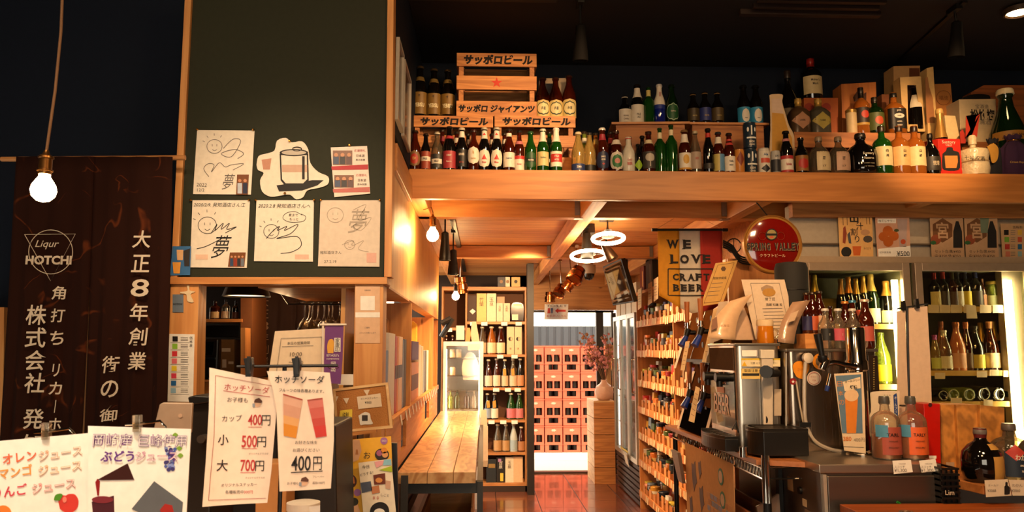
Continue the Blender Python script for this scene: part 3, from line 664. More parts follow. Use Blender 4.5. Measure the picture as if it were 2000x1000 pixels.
vt('大正8年創業', 516, 590, 706, 4.94, mt('#a88a6a'), n2, 17)
# glass rack with hanging wine glasses
gr = T('glass_rack', 'black wire rack of hanging stemware under the hatch soffit', 'rack', A(650, 595, 4.0))
MB().tube([A(545, 568, 4.35), A(563, 594, 4.0), A(688, 595, 4.0), A(688, 565, 4.0)], .004).tube([A(563, 594, 4.0), A(585, 590, 4.55), A(688, 590, 4.55)], .003).build('wire_frame', BLACK, gr)
for k in range(7): MB().tube([A(570+k*19, 594, 4.0), A(582+k*17, 590, 4.55)], .0025, 6).build('wire_rail', BLACK, gr)
gw = MB().lathe([(.001, 0), (.034, .001), (.034, .003), (.006, .008), (.0035, .02), (.0035, .075), (.01, .09), (.03, .115), (.036, .14), (.034, .17), (.028, .2), (.0265, .2), (.032, .17), (.034, .14), (.028, .117), (.006, .094), (.001, .092)], 20).mesh('wine_glass', GL['clear'])
k = 0
for row, (yy, xs) in enumerate(((4.06, (596, 634, 674)), (4.2, (611, 650, 686)), (4.35, (605, 622, 643, 664)))):
    for px in xs:
        q = A(px, 592, yy); o = link('wine_glass', gw, None, (q.x, q.y, q.z+.003)); o.rotation_euler = (pi, 0, 0)
        tag(o, f'stemmed wine glass hanging upside down, {ORD[k-(0,3,6)[row]]} in the {("front", "middle", "rear")[row]} line of the rack', 'glass', 'hanging wine glasses'); k += 1
# opening-hours board, mini banner
hb = slab('hours_board', [(537, 647), (637, 641), (637, 760), (520, 760)], 2.75, .006, mt('#e9d3b4', .5)); tag(hb, 'white opening hours board reading ten o clock, standing behind the drink menus', 'board')
Yh = 2.747
slab('stand_leg', [(570, 750), (590, 750), (590, 1120), (570, 1120)], 2.76, .01, PINEZ, hb)
for (a, b) in (((549, 661), (628, 658)), ((628, 658), (630, 740)), ((549, 661), (538, 740))): stroke([a, b], Yh, .8, GREY, hb, 'ruled_line')
tp('本日の営業時間', 583, 670, Yh, INK, hb, w=44, rot=2); stroke([(551, 677), (612, 675)], Yh, .8, GREY, hb, 'ruled_line'); tp('10:00', 578, 692, Yh, mt('#5a4630'), hb, w=23, rot=1, shear=.1)
tp('〜21:00', 578, 708, Yh, mt('#5a4630'), hb, w=28)
fb = T('mini_banner', 'small purple banner with gold armour figure on a white pole', 'banner', A(632, 760, 2.6))
MB().tube([A(631, 628, 2.6), A(630, 800, 2.6)], .004).tube([A(625, 634, 2.597), A(677, 634, 2.597)], .0035).build('pole', mt('#e0d4c4', .4), fb)
slab('flag_base', R4(622, 796, 640, 803), 2.58, .05, mt('#e0d4c4', .4), fb)
slab('flag', [(635, 635), (671, 636), (669, 700), (665, 750), (630, 748), (633, 700)], 2.6, .002, mt('#6a3576', .6), fb); Yf = 2.598
slab('white_plate', R4(653, 660, 665, 687), Yf, .001, WHITE, fb); vt('家康印', 659, 665, 682, Yf-.0015, INK, fb, 9)
slab('gold_figure', curl([(640, 690), (639, 676), (642, 665), (648, 662), (652, 668), (651, 690)], 3), Yf, .001, mt('#d8a038'), fb)
tp("IEYASU's", 650, 694, Yf, WHITE, fb, w=24); tp('HOMETOWN', 650, 701, Yf, WHITE, fb, w=24); vt('岡崎', 651, 711, 722, Yf, WHITE, fb, 9); line('gold_arc', curl([(641, 717), (651, 722), (662, 717)]), Yf, .0008, GOLDM, fb)
c = slab('price_slip', R4(660, 731, 690, 752), 2.9, .002, WHITE); tag(c, 'small white slip behind the purple banner', 'slip')
# --- bookcase along the side wall
bc = T('bookcase', 'light wooden bookcase built into the side wall above the plank counter', 'bookcase', (-.62, 5.5, .9))
zr = 1.27
MB().box(-.64, XW, 3.58, 7.45, zr-.03, zr).build('shelf_board', PINEY, bc, .002)
MB().box(-.66, -.64, 3.58, 7.45, .9, 1.89).build('back_panel', PLY, bc)
for y in (4.7, 6.75, 7.4): MB().box(-.64, XW, y, y+.035, zr, 1.885).build('upright', PINEZ, bc, .001)
fp = MB(); ys = [3.58, 4.22, 4.5, 5.9, 6.35, 7.45]          # front panel with two cut-outs
for a, b in ((0, 1), (2, 3), (4, 5)): fp.box(-.46, XW, ys[a], ys[b], .995, zr-.03)
for a, b in ((1, 2), (3, 4)): fp.box(-.46, XW, ys[a], ys[b], .995, 1.06).box(-.46, XW, ys[a], ys[b], zr-.05, zr-.03)
fp.build('front_panel', PINEY, bc)
MB().box(XW-.0, XW+.012, 3.75, 7.45, zr-.035, zr+.004).build('rail', PINEY, bc)
for x in (782, 792, 798, 805, 811, 816, 821, 826, 830, 834, 838, 842, 845, 848, 851):
    y = .44*FP/(945-x); w = .045
    MB().prism([(XW+.0135, y-w/2, zr), (XW+.0135, y+w/2, zr), (XW+.022, y+w/2+.004, zr-.052), (XW+.022, y-w/2+.004, zr-.052)], (.001, 0, 0)).build('price_tag', WHITE, bc)
for y, d in ((4.36, 'nearer'), (6.1, 'farther')):
    o = box(-.62, -.52, y-.09, y+.09, 1.062, 1.16).build('outlet_box', mt('#2a221c', .4), None, .004); tag(o, f'{d} black power box with white plugs in the cut-out above the counter', 'outlet')
    MB().box(-.52, -.5, y-.05, y-.01, 1.08, 1.12).box(-.52, -.5, y+.02, y+.06, 1.08, 1.12).build('plug', WHITE, o)
BK = [(3.62, 3.78, 1.60, '#4a7ab0', 'thin blue hardcover standing in front of the tall white slipcase', None), (3.79, 4.06, 1.685, '#dcd6cc', 'tall white slipcase at the front end of the bookcase', None),
 (4.075, 4.16, 1.675, '#b5404a', 'dark red spined binder next to the white slipcase', '#30384a'), (4.17, 4.24, 1.67, '#d9885a', 'orange spined binder beside the dark red one', '#2e3a50'), (4.25, 4.44, 1.675, '#e0c2a8', 'pale pink binder with a dark blue band on its spine', '#3a4a66'),
 (4.45, 4.53, 1.66, '#5a7290', 'slate blue slim folder before the first upright', None), (4.55, 4.66, 1.665, '#46505c', 'dark grey folder touching the first upright', None), (4.76, 4.84, 1.66, '#d8d0c4', 'thin white folder just past the first upright', None), (4.86, 4.97, 1.65, '#e8dcc8', 'cream folder second past the first upright', None),
 (5.0, 5.52, 1.52, '#d88a48', 'squat orange gift box with a brown square on its side', '#5a2a20'), (5.0, 5.5, 1.655, '#4a2a78', None, None), (5.55, 5.75, 1.64, '#e6d8c4', 'white folder after the orange gift box', None), (5.78, 5.96, 1.63, '#c8a888', 'tan folder with mottled spine in the far bay', None), (6.0, 6.1, 1.6, '#7a8a98', 'grey slim folder in the far bay', None), (6.12, 6.3, 1.6, '#3c342e', 'black binder near the second upright', None), (6.34, 6.52, 1.6, '#e0d4c0', 'white binder leaning by the second upright', None)]
for y0, y1, zt, h, lb, band in BK:
    if lb is None:
        o = box(-.6, XW-.02, y0, y1, 1.535, 1.66).build('gift_box', mt(h, .5), None, .002); tag(o, 'purple box lying on top of the orange gift box', 'box'); continue
    nm = 'gift_box' if 'box' in lb or 'slipcase' in lb else 'binder'
    x0 = -.6 if y0 > 3.7 else -.55
    o = T(nm, lb, 'box' if nm == 'gift_box' else 'book', (-.58, (y0+y1)/2, zr+.001), 'binders and boxes in the bookcase')
    box(x0, XW-.022, y0+.002, y1-.002, zr+.001, zt).build('cover', mt(h, .45), o, .002)
    box(x0+.004, XW-.03, y0+.006, y1-.006, zt, zt+.0015).build('page_block', CREAM, o)
    if band: box(XW-.0215, XW-.0205, y0+.004, y1-.004, zr+.18 if zt > 1.55 else zr+.07, zr+.25 if zt > 1.55 else zr+.17).build('spine_band', mt(band, .5), o)
text('岡崎', (-.5, 3.619, 1.5), XA, ZA, mt('#b8c8d8'), [o for o in C.objects if o.get('label', '').startswith('thin blue')][0], w=.05)
for x0_, y0_, zt, h, lb in ((-.605, 4.62, 1.78, '#c8905c', 'kraft paper sack standing behind the white slipcase'), (-.605, 6.6, 1.82, '#e2b848', 'yellow flowered gift pack in the far bay of the bookcase')):
    o = MB().prism([(x0_-.033, y0_, zr), (x0_+.04, y0_, zr), (x0_+.035, y0_, zt), (x0_, y0_, zt+.03), (x0_-.033, y0_, zt)], (0, .06, 0)).build('gift_pack', mt(h, .6), None, .004); tag(o, lb, 'package')
# --- plank counter with steel frame
ct = T('plank_counter', 'long light wooden standing counter with bold grain and grey steel legs', 'counter', (-.23, 5.9, 0))
CT = wood('#E2B680', '#AA6628', 'y', 1, .3, .7, False, (4.6, 1.7, 4.6), 52)
q0 = A(776, 922, 3.95).x+.0; q1 = A(929, 922, 3.95).x
for a, b in ((q0, -.28), (-.278, -.15), (-.148, q1)): MB().box(a, b, 3.95, 7.86, .94, .995).build('plank', CT, ct, .002)
GS = mt('#4c4a48', .45, .5)
MB().box(-.405, -.37, 3.915, 3.93, .3, .985).build('leg', GS, ct); MB().box(-.03, .0, 4.0, 4.04, 0, .94).build('leg', GS, ct); MB().box(-.03, .0, 7.7, 7.74, 0, .94).build('leg', GS, ct); MB().box(-.41, -.38, 7.7, 7.74, 0, .94).build('leg', GS, ct)
MB().box(-.41, 0, 4.02, 4.05, .88, .94).build('cross_rail', GS, ct); MB().box(-.03, 0, 4.051, 7.69, .86, .94).build('side_rail', GS, ct)
S('baseboard_side', box(-.52, XW, 3.58, 7.45, 0, .94), mt('#4a4644', .6))
MB().prism([(XW+.01, 3.95, .62), (XW+.01, 7.4, .62), (XW+.01, 7.4, .72), (XW+.01, 3.95, .72)], (.03, 0, 0)).build('brace', GS, ct)
wc = T('wooden_crate', 'open wooden crate with slats on the floor shelf under the counter', 'crate', (-.17, 4.45, 0))
xa, xb, ya, yb, za, zb = -.33, -.05, 4.2, 4.8, .45, .74
for i in range(2):
    z = za+i*.15; MB().box(xa, xb, ya, ya+.015, z, z+.14).build('slat', PINE, wc); MB().box(xa, xb, yb, yb+.015, z, z+.14).build('slat', PINE, wc)
    MB().box(xa, xa+.015, ya+.015, yb, z, z+.14).build('slat', PINEY, wc); MB().box(xb-.015, xb, ya+.015, yb, z, z+.14).build('slat', PINEY, wc)
MB().box(xa, xb, ya, yb, za-.012, za).build('bottom_board', PINE, wc)
sh = box(-.4, -.03, 4.06, 5.2, .41, .437).build('shelf_board', GS, ct)
# --- cork board on easel, flyers
ck = T('cork_board', 'small cork notice board in a pale wooden frame on an easel', 'board', A(710, 845, 2.9))
P = [(650, 760), (757, 747), (767, 836), (656, 846)]; Pi = [(655, 764), (753, 752), (761, 831), (660, 841)]
slab('cork', P, 2.905, .008, mt('#b5793f', .9, bump=.4, bs=200), ck)
for i in range(4):
    j = (i+1) % 4; MB().prism([A(*P[i], 2.9), A(*P[j], 2.9), A(*Pi[j], 2.9), A(*Pi[i], 2.9)], (0, .02, 0)).build('frame_strip', wood('#E2BE88', '#C89A60', 'x'), ck)
Yk = 2.902
slab('paper_note', [(697, 775), (743, 768), (746, 794), (700, 799)], Yk, .001, CREAM, ck); tp('ホッチステッカー', 721, 778, Yk-.001, INK, ck, w=33, rot=5); tp('¥300', 719, 786, Yk-.001, INK, ck, w=13)
slab('yellow_note', [(664, 802), (688, 799), (687, 831), (661, 832)], Yk, .001, mt('#e8cf4a'), ck); tp('特製', 675, 815, Yk-.001, INK, ck, w=12, h=20)
slab('die_cut_note', curl([(700, 812), (712, 805), (722, 808), (724, 818), (728, 828), (712, 829), (704, 830), (702, 820)], 3), Yk, .001, WHITE, ck)
slab('drawn_can', R4(707, 811, 718, 822), Yk-.001, .0008, mt('#3a322c'), ck)
for a in ((655, 778), (676, 781), (716, 765)): slab('bunting_flag', [(a[0]-6, a[1]-3), (a[0]+6, a[1]-4), (a[0]+1, a[1]+8)], Yk, .001, CREAM, ck)
for a in (660, 686, 712): slab('easel_slat', [(a, 848), (a+10, 846), (a+8, 1120), (a-2, 1120)], 2.93, .01, PINEZ, ck)
slab('easel_ledge', [(654, 848), (735, 839), (735, 845), (655, 855)], 2.895, .02, PINE, ck)
bs = slab('black_stand', [(655, 856), (775, 866), (784, 1120), (640, 1120)], 2.8, .02, BLACK); tag(bs, 'black upright display stand behind the yellow flyer', 'stand')
fy = slab('yellow_flyer', [(666, 860), (764, 852), (770, 1030), (674, 1030)], 2.72, .003, mt('#e8b02a', .4)); tag(fy, 'yellow illustrated flyer with purple dots and food photos on the black stand', 'flyer'); Y = 2.717
PU = mt('#a06aa8', .5)
slab('photo_print', [(667, 861), (702, 858), (706, 880), (700, 898), (684, 905), (667, 902)], Y, .001, mt('#dcae88'), fy)
for x in (676, 686, 697): slab('printed_bottle', [(x-3, 888), (x-1.5, 878), (x+1.5, 878), (x+3, 888)], Y-.001, .001, mt('#b87a48'), fy)
for x, y, r in ((750, 861, 7), (674, 914, 7), (698, 962, 7)): slab('purple_dot', disc(x, y, r), Y, .001, PU, fy)
slab('food_plate', disc(746, 888, 14, 18, 12), Y, .001, mt('#2c2420'), fy)
for x, y, h in ((741, 885, '#a05a78'), (750, 880, '#d88a30'), (752, 888, '#d89a60')): slab('food_piece', disc(x, y, 6, 12), Y-.001, .001, mt(h), fy)
slab('food_plate', disc(686, 940, 11, 16, 13), Y, .001, mt('#4a2414'), fy); slab('food_piece', [(680, 934), (691, 931), (693, 944), (682, 947)], Y-.001, .001, mt('#c87840'), fy)
tp('お', 717, 889, Y, INK, fy, w=13); tp('2023', 750, 861, Y-.001, WHITE, fy, w=9); slab('photo_print', [(672, 985), (695, 975), (704, 1000), (704, 1030), (674, 1030)], Y, .001, mt('#dcaa80'), fy); slab('printed_hair', disc(692, 980, 8, 12), Y-.001, .001, mt('#2c2a1e'), fy)
fw = slab('white_flyer', [(700, 904), (764, 896), (776, 1030), (712, 1030)], 2.7, .003, mt('#e8dcc4', .4)); tag(fw, 'white leaflet with food snapshots overlapping the yellow flyer', 'flyer'); Y = 2.697
slab('pink_shape', [(731, 902), (750, 899), (747, 908), (735, 914)], Y, .001, mt('#e0a0a4'), fw); slab('blue_shape', [(750, 898), (764, 897), (765, 908), (748, 909)], Y, .001, mt('#8ac0d4'), fw); slab('green_shape', [(740, 918), (765, 910), (766, 922)], Y, .001, mt('#a8c020'), fw)
tp('今日', 714, 912, Y, INK, fw, w=14, rot=8); tp('どうする?', 716, 925, Y, INK, fw, w=26, rot=12)
slab('snapshot', [(729, 928), (752, 924), (753, 945), (731, 947)], Y, .001, mt('#6a2c16'), fw); slab('food_piece', disc(740, 938, 7, 10, 5), Y-.001, .001, mt('#d89048'), fw)
slab('snapshot', [(704, 943), (724, 940), (727, 958), (707, 963)], Y, .001, mt('#4a5468'), fw); slab('snapshot', [(724, 951), (740, 948), (742, 962), (727, 965)], Y, .001, mt('#c07c50'), fw)
slab('snapshot', [(752, 938), (763, 940), (762, 956), (753, 954)], Y, .001, mt('#c8a088'), fw); tp('まる', 734, 972, Y, mt('#b83a20'), fw, w=12); tp('しごと', 752, 967, Y, INK, fw, w=16, rot=-6)
slab('printed_hair', curl([(722, 1010), (724, 992), (735, 982), (750, 982), (759, 992), (760, 1010)], 4), Y, .001, INK, fw); slab('printed_face', curl([(729, 1012), (731, 998), (741, 993), (751, 998), (753, 1012)], 4), Y-.001, .001, WHITE, fw)
# --- front table and its signs
ft = box(-1.9, -.05, 1.35, 2.56, 1.02, 1.05).build('front_table', DKPINE, None, .004); tag(ft, 'front display table below the table signs', 'table')
for x, y in ((-1.85, 1.4), (-.1, 1.4), (-1.85, 2.5), (-.1, 2.5)): box(x-.02, x+.02, y-.02, y+.02, 0, 1.02).build('leg', DKPINE, ft)
def outl(s, x, y, Y, w, hexc, par, rot=0, bg='#f6efe4'):
    tp(s, x, y, Y, mt(hexc), par, w=w*1.015, rot=rot, bold=.03); tp(s, x, y, Y-.0008, mt(bg), par, w=w, rot=rot, bold=-.01)
SG = mt('#f6efe4', .35, coat=.3)
YS = 1.62
s1 = slab('juice_sign', [(-30, 864), (172, 846), (186, 1060), (-30, 1060)], YS, .002, SG); tag(s1, 'white juice sign with tilted orange and red writing and a printed apple', 'sign'); Y = YS-.0012
for s, cx, cy, hx in (('オレン', 38, 893, '#d8643c'), ('マンゴ', 30, 921, '#dc9440'), ('りんご', 20, 959, '#c8384a')): tp(s, cx, cy, Y, mt(hx), s1, w=66, rot=8, bold=.02)
for cx, cy, hx in ((118, 885, '#dc9a6c'), (117, 914, '#dc9c58'), (105, 949, '#d87068')): outl('ジュース', cx, cy, Y, 84, hx, s1, 8)
slab('printed_apple', curl([(113, 975), (118, 967), (128, 968), (134, 965), (146, 966), (153, 978), (150, 993), (140, 1001), (128, 1001), (117, 994)], 3), Y, .0008, mt('#cc3a30', .4), s1)
slab('printed_leaf', curl([(105, 977), (108, 967), (118, 964), (122, 968), (116, 978)], 3), Y-.0008, .0006, mt('#4a8a1e'), s1); slab('printed_orange', disc(6, 1003, 16), Y, .0008, mt('#e87a2c'), s1); slab('apple_shine', disc(126, 976, 4, 10, 6), Y-.0009, .0005, mt('#e8806c'), s1)
s2 = slab('grape_juice_sign', [(172, 832), (373, 838), (361, 1060), (172, 1060)], 1.58, .002, SG); tag(s2, 'white grape juice sign with purple writing and a pouring glass, held by a clear clip', 'sign'); Y = 1.5788
outl('岡崎産', 220, 860, Y, 76, '#7a4a8c', s2, -1); outl('巨峰使用', 318, 861, Y, 92, '#7a4a8c', s2, -1)
tp('ぶどう', 229, 891, Y-.001, mt('#5c2a80'), s2, w=66, bold=.03); outl('ジュース', 306, 891, Y-.001, 82, '#b0588c', s2)
rg = random.Random(3)
for i in range(34):
    x = 331+rg.uniform(-13, 13)*(1-.5*i/34); y = 876+i*1.25; slab('printed_grape', disc(x, y, rg.uniform(3, 4.4), 9), Y+.0006-.00001*i, .0005, mt(rg.choice(('#4a5aa0', '#6a4a98', '#8494c8', '#38306c'))), s2)
for x, y in ((342, 850), (350, 876), (352, 890)): slab('printed_leaf', curl([(x-6, y), (x, y-5), (x+6, y), (x, y+5)], 3), Y+.0004, .0005, mt('#7aa030'), s2)
slab('printed_glass', [(190, 937), (249, 905), (262, 937), (200, 938)], Y, .0008, mt('#3a1a16', .3), s2); slab('juice_stream', [(190, 935), (195, 940), (193, 968), (190, 968), (186, 942)], Y, .0008, mt('#8a1c1c', .3), s2)
slab('printed_cup', [(179, 980), (222, 968), (224, 1030), (184, 1030)], Y, .0008, mt('#4a2028', .3), s2); slab('juice_surface', disc(200, 976, 21, 18, 7), Y-.0006, .0005, mt('#7a2c34', .3), s2)
slab('printed_slate', [(301, 940), (357, 981), (352, 1040), (257, 994)], Y, .0008, mt('#5a5c60', .5), s2); slab('printed_jelly', [(312, 996), (322, 984), (336, 987), (340, 1003), (318, 1006)], Y-.0008, .0006, mt('#a02a24', .3), s2)
for o_, x, y, Yy, lb in ((s1, 87, 843, YS-.004, 'juice'), (s2, 265, 828, 1.574, 'grape')):
    k_ = T('clip_stand', f'chrome wire stand with a clear clip holding the {"orange and red" if lb == "juice" else "purple"} juice sign', 'stand', A(x, 1060, Yy+.02))
    slab('clip', R4(x-7, y-17, x+8, y+16), Yy, .014, GL['clear'], k_, .001); slab('clip', R4(x-5, y-2, x+6, y+10), Yy-.003, .003, GL['smoke'], k_)
    MB().tube([A(x-20, y+2, Yy+.012), A(x+4, y, Yy+.012), A(x+48, y-6, Yy+.012), A(x+58, y+4, Yy+.012), A(x+58, y+150, Yy+.012)], .0025).build('wire', CHROME, k_)
    b = A(x+58, y+150, Yy+.012); MB().tube([b, (b.x, b.y, 1.05)], .0025).lathe([(.035, 1.05), (.035, 1.056), (.004, 1.06)], 20, c=(b.x, b.y, 0)).build('base', CHROME, k_)
MC1 = mt('#f0dcc8', .5); RED = mt('#b83434'); YM = 1.78
m1 = slab('drink_price_menu', [(409, 718), (470, 731), (534, 745), (541, 790), (536, 850), (530, 920), (522, 982), (460, 985), (395, 990), (402, 900), (408, 800)], YM, .0015, MC1); tag(m1, 'tall white drink price menu with three red prices clipped on a black bar', 'menu'); Y = YM-.001
for a, b in (((421, 733), (532, 754)), ((421, 733), (418, 850)), ((418, 850), (407, 977)), ((407, 977), (519, 973))): stroke([a, b], Y, 1, mt('#a8645c'), m1, 'border_line')
tp('ホッチソーダ', 482, 759, Y, RED, m1, w=88, rot=-5); stroke([(436, 763), (527, 775)], Y, 1, RED, m1, 'underline'); tp('お子様も', 464, 781, Y, INK, m1, w=40, rot=-2)
def kid(par, x, y, Y):
    slab('drawn_head', disc(x, y+2, 7, 12), Y, .0006, mt('#dcb090'), par); slab('drawn_hair', [(x-7, y), (x-5, y-6), (x+3, y-9), (x+9, y-3), (x+8, y+1)], Y-.0008, .0006, mt('#5a3424'), par); slab('drawn_cup', R4(x-10, y+2, x-5, y+9), Y-.0008, .0005, mt('#8a94a0'), par)
kid(m1, 503, 786, Y)
tp('カップ', 453, 817, Y, INK, m1, w=39, rot=2); tp('小', 436, 859, Y, INK, m1, w=21, bold=.01); tp('大', 434, 909, Y, INK, m1, w=22, bold=.01)
for s, x, y, w in (('400', 498, 820, 27), ('500', 487, 862, 30), ('700', 484, 909, 29)):
    tp(s, x, y, Y, RED, m1, w=w, h=w*.78, bold=.015); stroke([(x-w/2, y+14), (x+w/2, y+14)], Y, 1, RED, m1, 'underline'); tp('円', x+w*.8, y+1, Y, INK, m1, w=17, h=20)
for x, y in ((505, 886), (498, 933)): tp('オリジナルグラス付', x, y, Y, GREY, m1, w=38)
tp('オリジナルステッカー', 467, 947, Y, INK, m1, w=70, rot=1); tp('各種販売中', 458, 961, Y, INK, m1, w=36); tp('300円', 485, 961, Y, RED, m1, w=17)
m2 = slab('soda_menu', [(521, 725), (580, 724), (644, 728), (652, 790), (652, 860), (646, 954), (600, 957), (546, 960), (543, 880), (540, 800), (533, 760)], YM-.02, .0015, MC1); tag(m2, 'white soda menu with two printed drink cups clipped beside the price menu', 'menu'); Y = YM-.0215
tp('ホッチソーダ', 585, 741, Y, INK, m2, w=97, rot=-1, bold=.01); tp('フルーツの味各種あります。', 589, 763, Y, INK, m2, w=88, rot=-2, bold=.006)
for (tl_, tr, br, bl), cs in ((((553, 770), (591, 781), (578, 856), (554, 851)), ('#d8a890', '#d09a80', '#dca468', '#d88a20')), (((600, 782), (630, 778), (638, 852), (617, 855)), ('#d07468', '#c85c50', '#c04438', '#c8342a'))):
    L4 = lambda a, b, t: (a[0]+(b[0]-a[0])*t, a[1]+(b[1]-a[1])*t)
    for i, h in enumerate(cs):
        t0, t1 = (0, .22, .5, .7)[i], (.22, .5, .7, 1)[i]
        slab('printed_drink', [L4(tl_, bl, t0), L4(tr, br, t0), L4(tr, br, t1), L4(tl_, bl, t1)], Y, .0006, mt(h, .5), m2)
    stroke([tl_, L4(tl_, tr, .5), tr], Y-.0006, 2.5, mt('#a84838'), m2, 'cup_rim')
tp('お好きな味を', 598, 864, Y, INK, m2, w=43); tp('お選びください', 598, 879, Y, INK, m2, w=52); tp('400', 588, 905, Y, INK, m2, w=38, h=29, bold=.012); tp('円', 620, 905, Y, INK, m2, w=17, h=26)
stroke([(568, 923), (630, 920)], Y, 1.8, INK, m2, 'underline'); tp('お子様も', 572, 944, Y, INK, m2, w=22); kid(m2, 594, 940, Y); tp('フレーバー', 622, 931, Y, INK, m2, w=22); tp('追加100円', 622, 943, Y, INK, m2, w=24)
cs_ = T('clip_stand', 'thin black bar stand with two black clips holding the soda menus', 'stand', A(560, 1060, 1.8))
MB().tube([A(463, 716, 1.79), A(660, 714, 1.79)], .0035).build('bar', BLACK, cs_)
b = A(556, 715, 1.8); MB().tube([b, (b.x, b.y, 1.05)], .005).lathe([(.06, 1.05), (.06, 1.06), (.01, 1.068)], 24, c=(b.x, b.y, 0)).build('pole', BLACK, cs_)
for x, y, a in ((484, 716, 0), (578, 716, 20)):
    k_ = slab('clip', [(x-9, y-16), (x+6, y-18), (x+8, y-4), (x+5, y+20), (x-5, y+20), (x-6, y-2)], YM-.03, .02, BLACK, cs_, .001); slab('clip_lever', [(x-2, y-20), (x+4, y-20), (x+4, y+14), (x-1, y+14)], YM-.036, .006, mt('#2c2a28', .3, .3), cs_)
jr = T('white_jar', 'white lidded tub with a paper slip standing under the soda menu', 'tub', (A(592, 1000, 2.0).x, 2.0, 1.05))
zt = A(592, 981, 2.0).z; MB().lathe([(.036, 1.05), (.038, zt-.02), (.041, zt-.018), (.041, zt), (.03, zt+.003)], 28, c=(A(592, 1000, 2.0).x, 2.0, 0)).build('tub_body', mt('#e6dccc', .4), jr); slab('paper_slip', [(604, 990), (625, 987), (625, 1010), (605, 1010)], 1.95, .001, WHITE, jr)
tb = slab('tablet_stand', [(311, 790), (318, 786), (376, 787), (373, 846), (300, 836)], 2.1, .012, mt('#a8927c', .4, .3), None, .003); tag(tb, 'grey backed tablet tilted on a stand before the price chart', 'tablet')
slab('camera_dot', disc(352, 812, 4), 2.098, .001, mt('#b89a80'), tb); slab('stand_leg', [(325, 838), (350, 842), (352, 1120), (320, 1120)], 2.11, .01, mt('#6a5c50', .4, .4), tb)
rp = T('register_printer', 'black register printer bulk standing before the hatch post', 'machine', A(390, 1000, 2.5))
slab('body', [(368, 790), (412, 782), (412, 1120), (358, 1120)], 2.4, .22, mt('#14110f', .45), rp, .006); slab('lid', [(366, 776), (380, 772), (412, 774), (412, 786), (370, 792)], 2.38, .26, BLACK, rp, .004)
slab('roller', disc(392, 858, 8), 2.36, .06, mt('#3a3430', .4), rp)
bx = slab('utensil_box', [(540, 830), (655, 830), (660, 1120), (536, 1120)], 2.35, .3, mt('#17120f', .5), None, .006); tag(bx, 'black utensil caddy block behind the soda menu', 'caddy')
bx = slab('kraft_carton', [(500, 905), (560, 905), (560, 1120), (500, 1120)], 2.2, .1, mt('#b07a44', .7), None, .003); tag(bx, 'kraft carton glimpsed between the two soda menus', 'box')
o = slab('lower_cabinet', [(380, 800), (700, 800), (700, 1120), (380, 1120)], 3.2, .15, mt('#1c1511', .5), None, .004); tag(o, 'dark low cabinet front under the hatch opening', 'cabinet')

lt = box(-1.45, -.5, 2.57, 3.36, .75, .78).build('low_table', DKPINE, None, .003); tag(lt, 'low side table carrying the flyer stand and the cork board easel', 'table')
for x, y in ((-1.4, 2.6), (-.55, 2.6), (-1.4, 3.3), (-.55, 3.3)): box(x-.02, x+.02, y-.02, y+.02, 0, .75).build('leg', DKPINE, lt)
# ================================================================ LOFT: crates, bottles, boxes
ZL = ZT
def crate(px0, px1, py0, py1, Y, dep, texts, label, star=False):
    """beer crate seen from its slatted side: three slats between corner posts"""
    a, b = A(px0, py1, Y), A(px1, py0, Y); x0, x1, z0, z1 = a.x, b.x, a.z, b.z; h = z1-z0
    CW, CW2 = wood('#C88648', '#8E5224', 'x', 1.4, .6, .6), wood('#B87840', '#80481E', 'y', 1.4, .6, .6)
    t = T('beer_crate', label, 'crate', ((x0+x1)/2, Y, z0), 'wooden beer crates on the loft')
    zs = [(z0, z0+.24*h), (z0+.42*h, z0+.64*h), (z1-.21*h, z1)]
    for i, (c, d) in enumerate(zs):
        MB().box(x0, x1, Y, Y+.014, c, d).build('slat', CW, t, .002); MB().box(x0, x1, Y+dep-.014, Y+dep, c, d).build('slat', CW, t)
        MB().box(x0, x0+.014, Y+.014, Y+dep-.014, c, d).build('slat', CW2, t); MB().box(x1-.014, x1, Y+.014, Y+dep-.014, c, d).build('slat', CW2, t)
    for x in (x0+.014, x1-.044):
        for y in (Y+.014, Y+dep-.034): MB().box(x, x+.03, y, y+.02, z0, z1).build('corner_post', CW2, t)
    MB().box(x0+.01, x1-.01, Y+.014, Y+dep-.014, z0, z0+.01).build('bottom_board', CW, t)
    for s, zi, w, hh in texts:
        c, d = zs[zi]; text(s, ((x0+x1)/2+(.01 if zi else 0), Y-.001, (c+d)/2), XA, ZA, mt('#120a06', .8), t, w=w*1.03*(x1-x0), h=hh*(d-c)*1.08, shear=.12, bold=.055)
    if star:
        c, d = zs[1]; cx, cz, r = (x0+x1)/2, (c+d)/2, .036
        MB().prism([(cx+r*(1 if i % 2 == 0 else .4)*sin(i*pi/5), Y-.0005, cz+r*(1 if i % 2 == 0 else .4)*cos(i*pi/5)) for i in range(10)], (0, -.001, 0)).build('star_mark', mt('#c03418', .6), t)
    return x0, x1, z0, z1
YCR = 4.66
_, _, _, zc = crate(804, 963, 227, 331.5, YCR, .3, [('サッポロビール', 2, .82, .7)], 'lower wooden beer crate beside the navy side wall, lettered slat on top')
crate(965.5, 1124, 227, 331.5, YCR, .3, [('サッポロビール', 2, .82, .7)], 'lower wooden beer crate under the three cream labelled bottles')
crate(891, 1048, 105, 226.5, YCR+.005, .3, [('サッポロビール', 2, .84, .72), ('サッポロ ジャイアンツ', 0, .92, .5)], 'upper wooden beer crate with a red star, on top of two others', True)
fb_ = A(804, 331.5, YCR).z
plt = box(A(804, 300, YCR).x, A(1124, 300, YCR).x, YCR+.02, YCR+.29, ZL, fb_).build('riser_board', DKPINE); tag(plt, 'thin board under the two lower beer crates', 'board')
def rowtag(rows, where):
    for i, r in enumerate(rows): r['label'] = f"{r['label']}, {ORD[i]} {where}"
FR = []
CRM2, GLD, OFF = '#dccba2', '#b8892e', '#ddd2be'
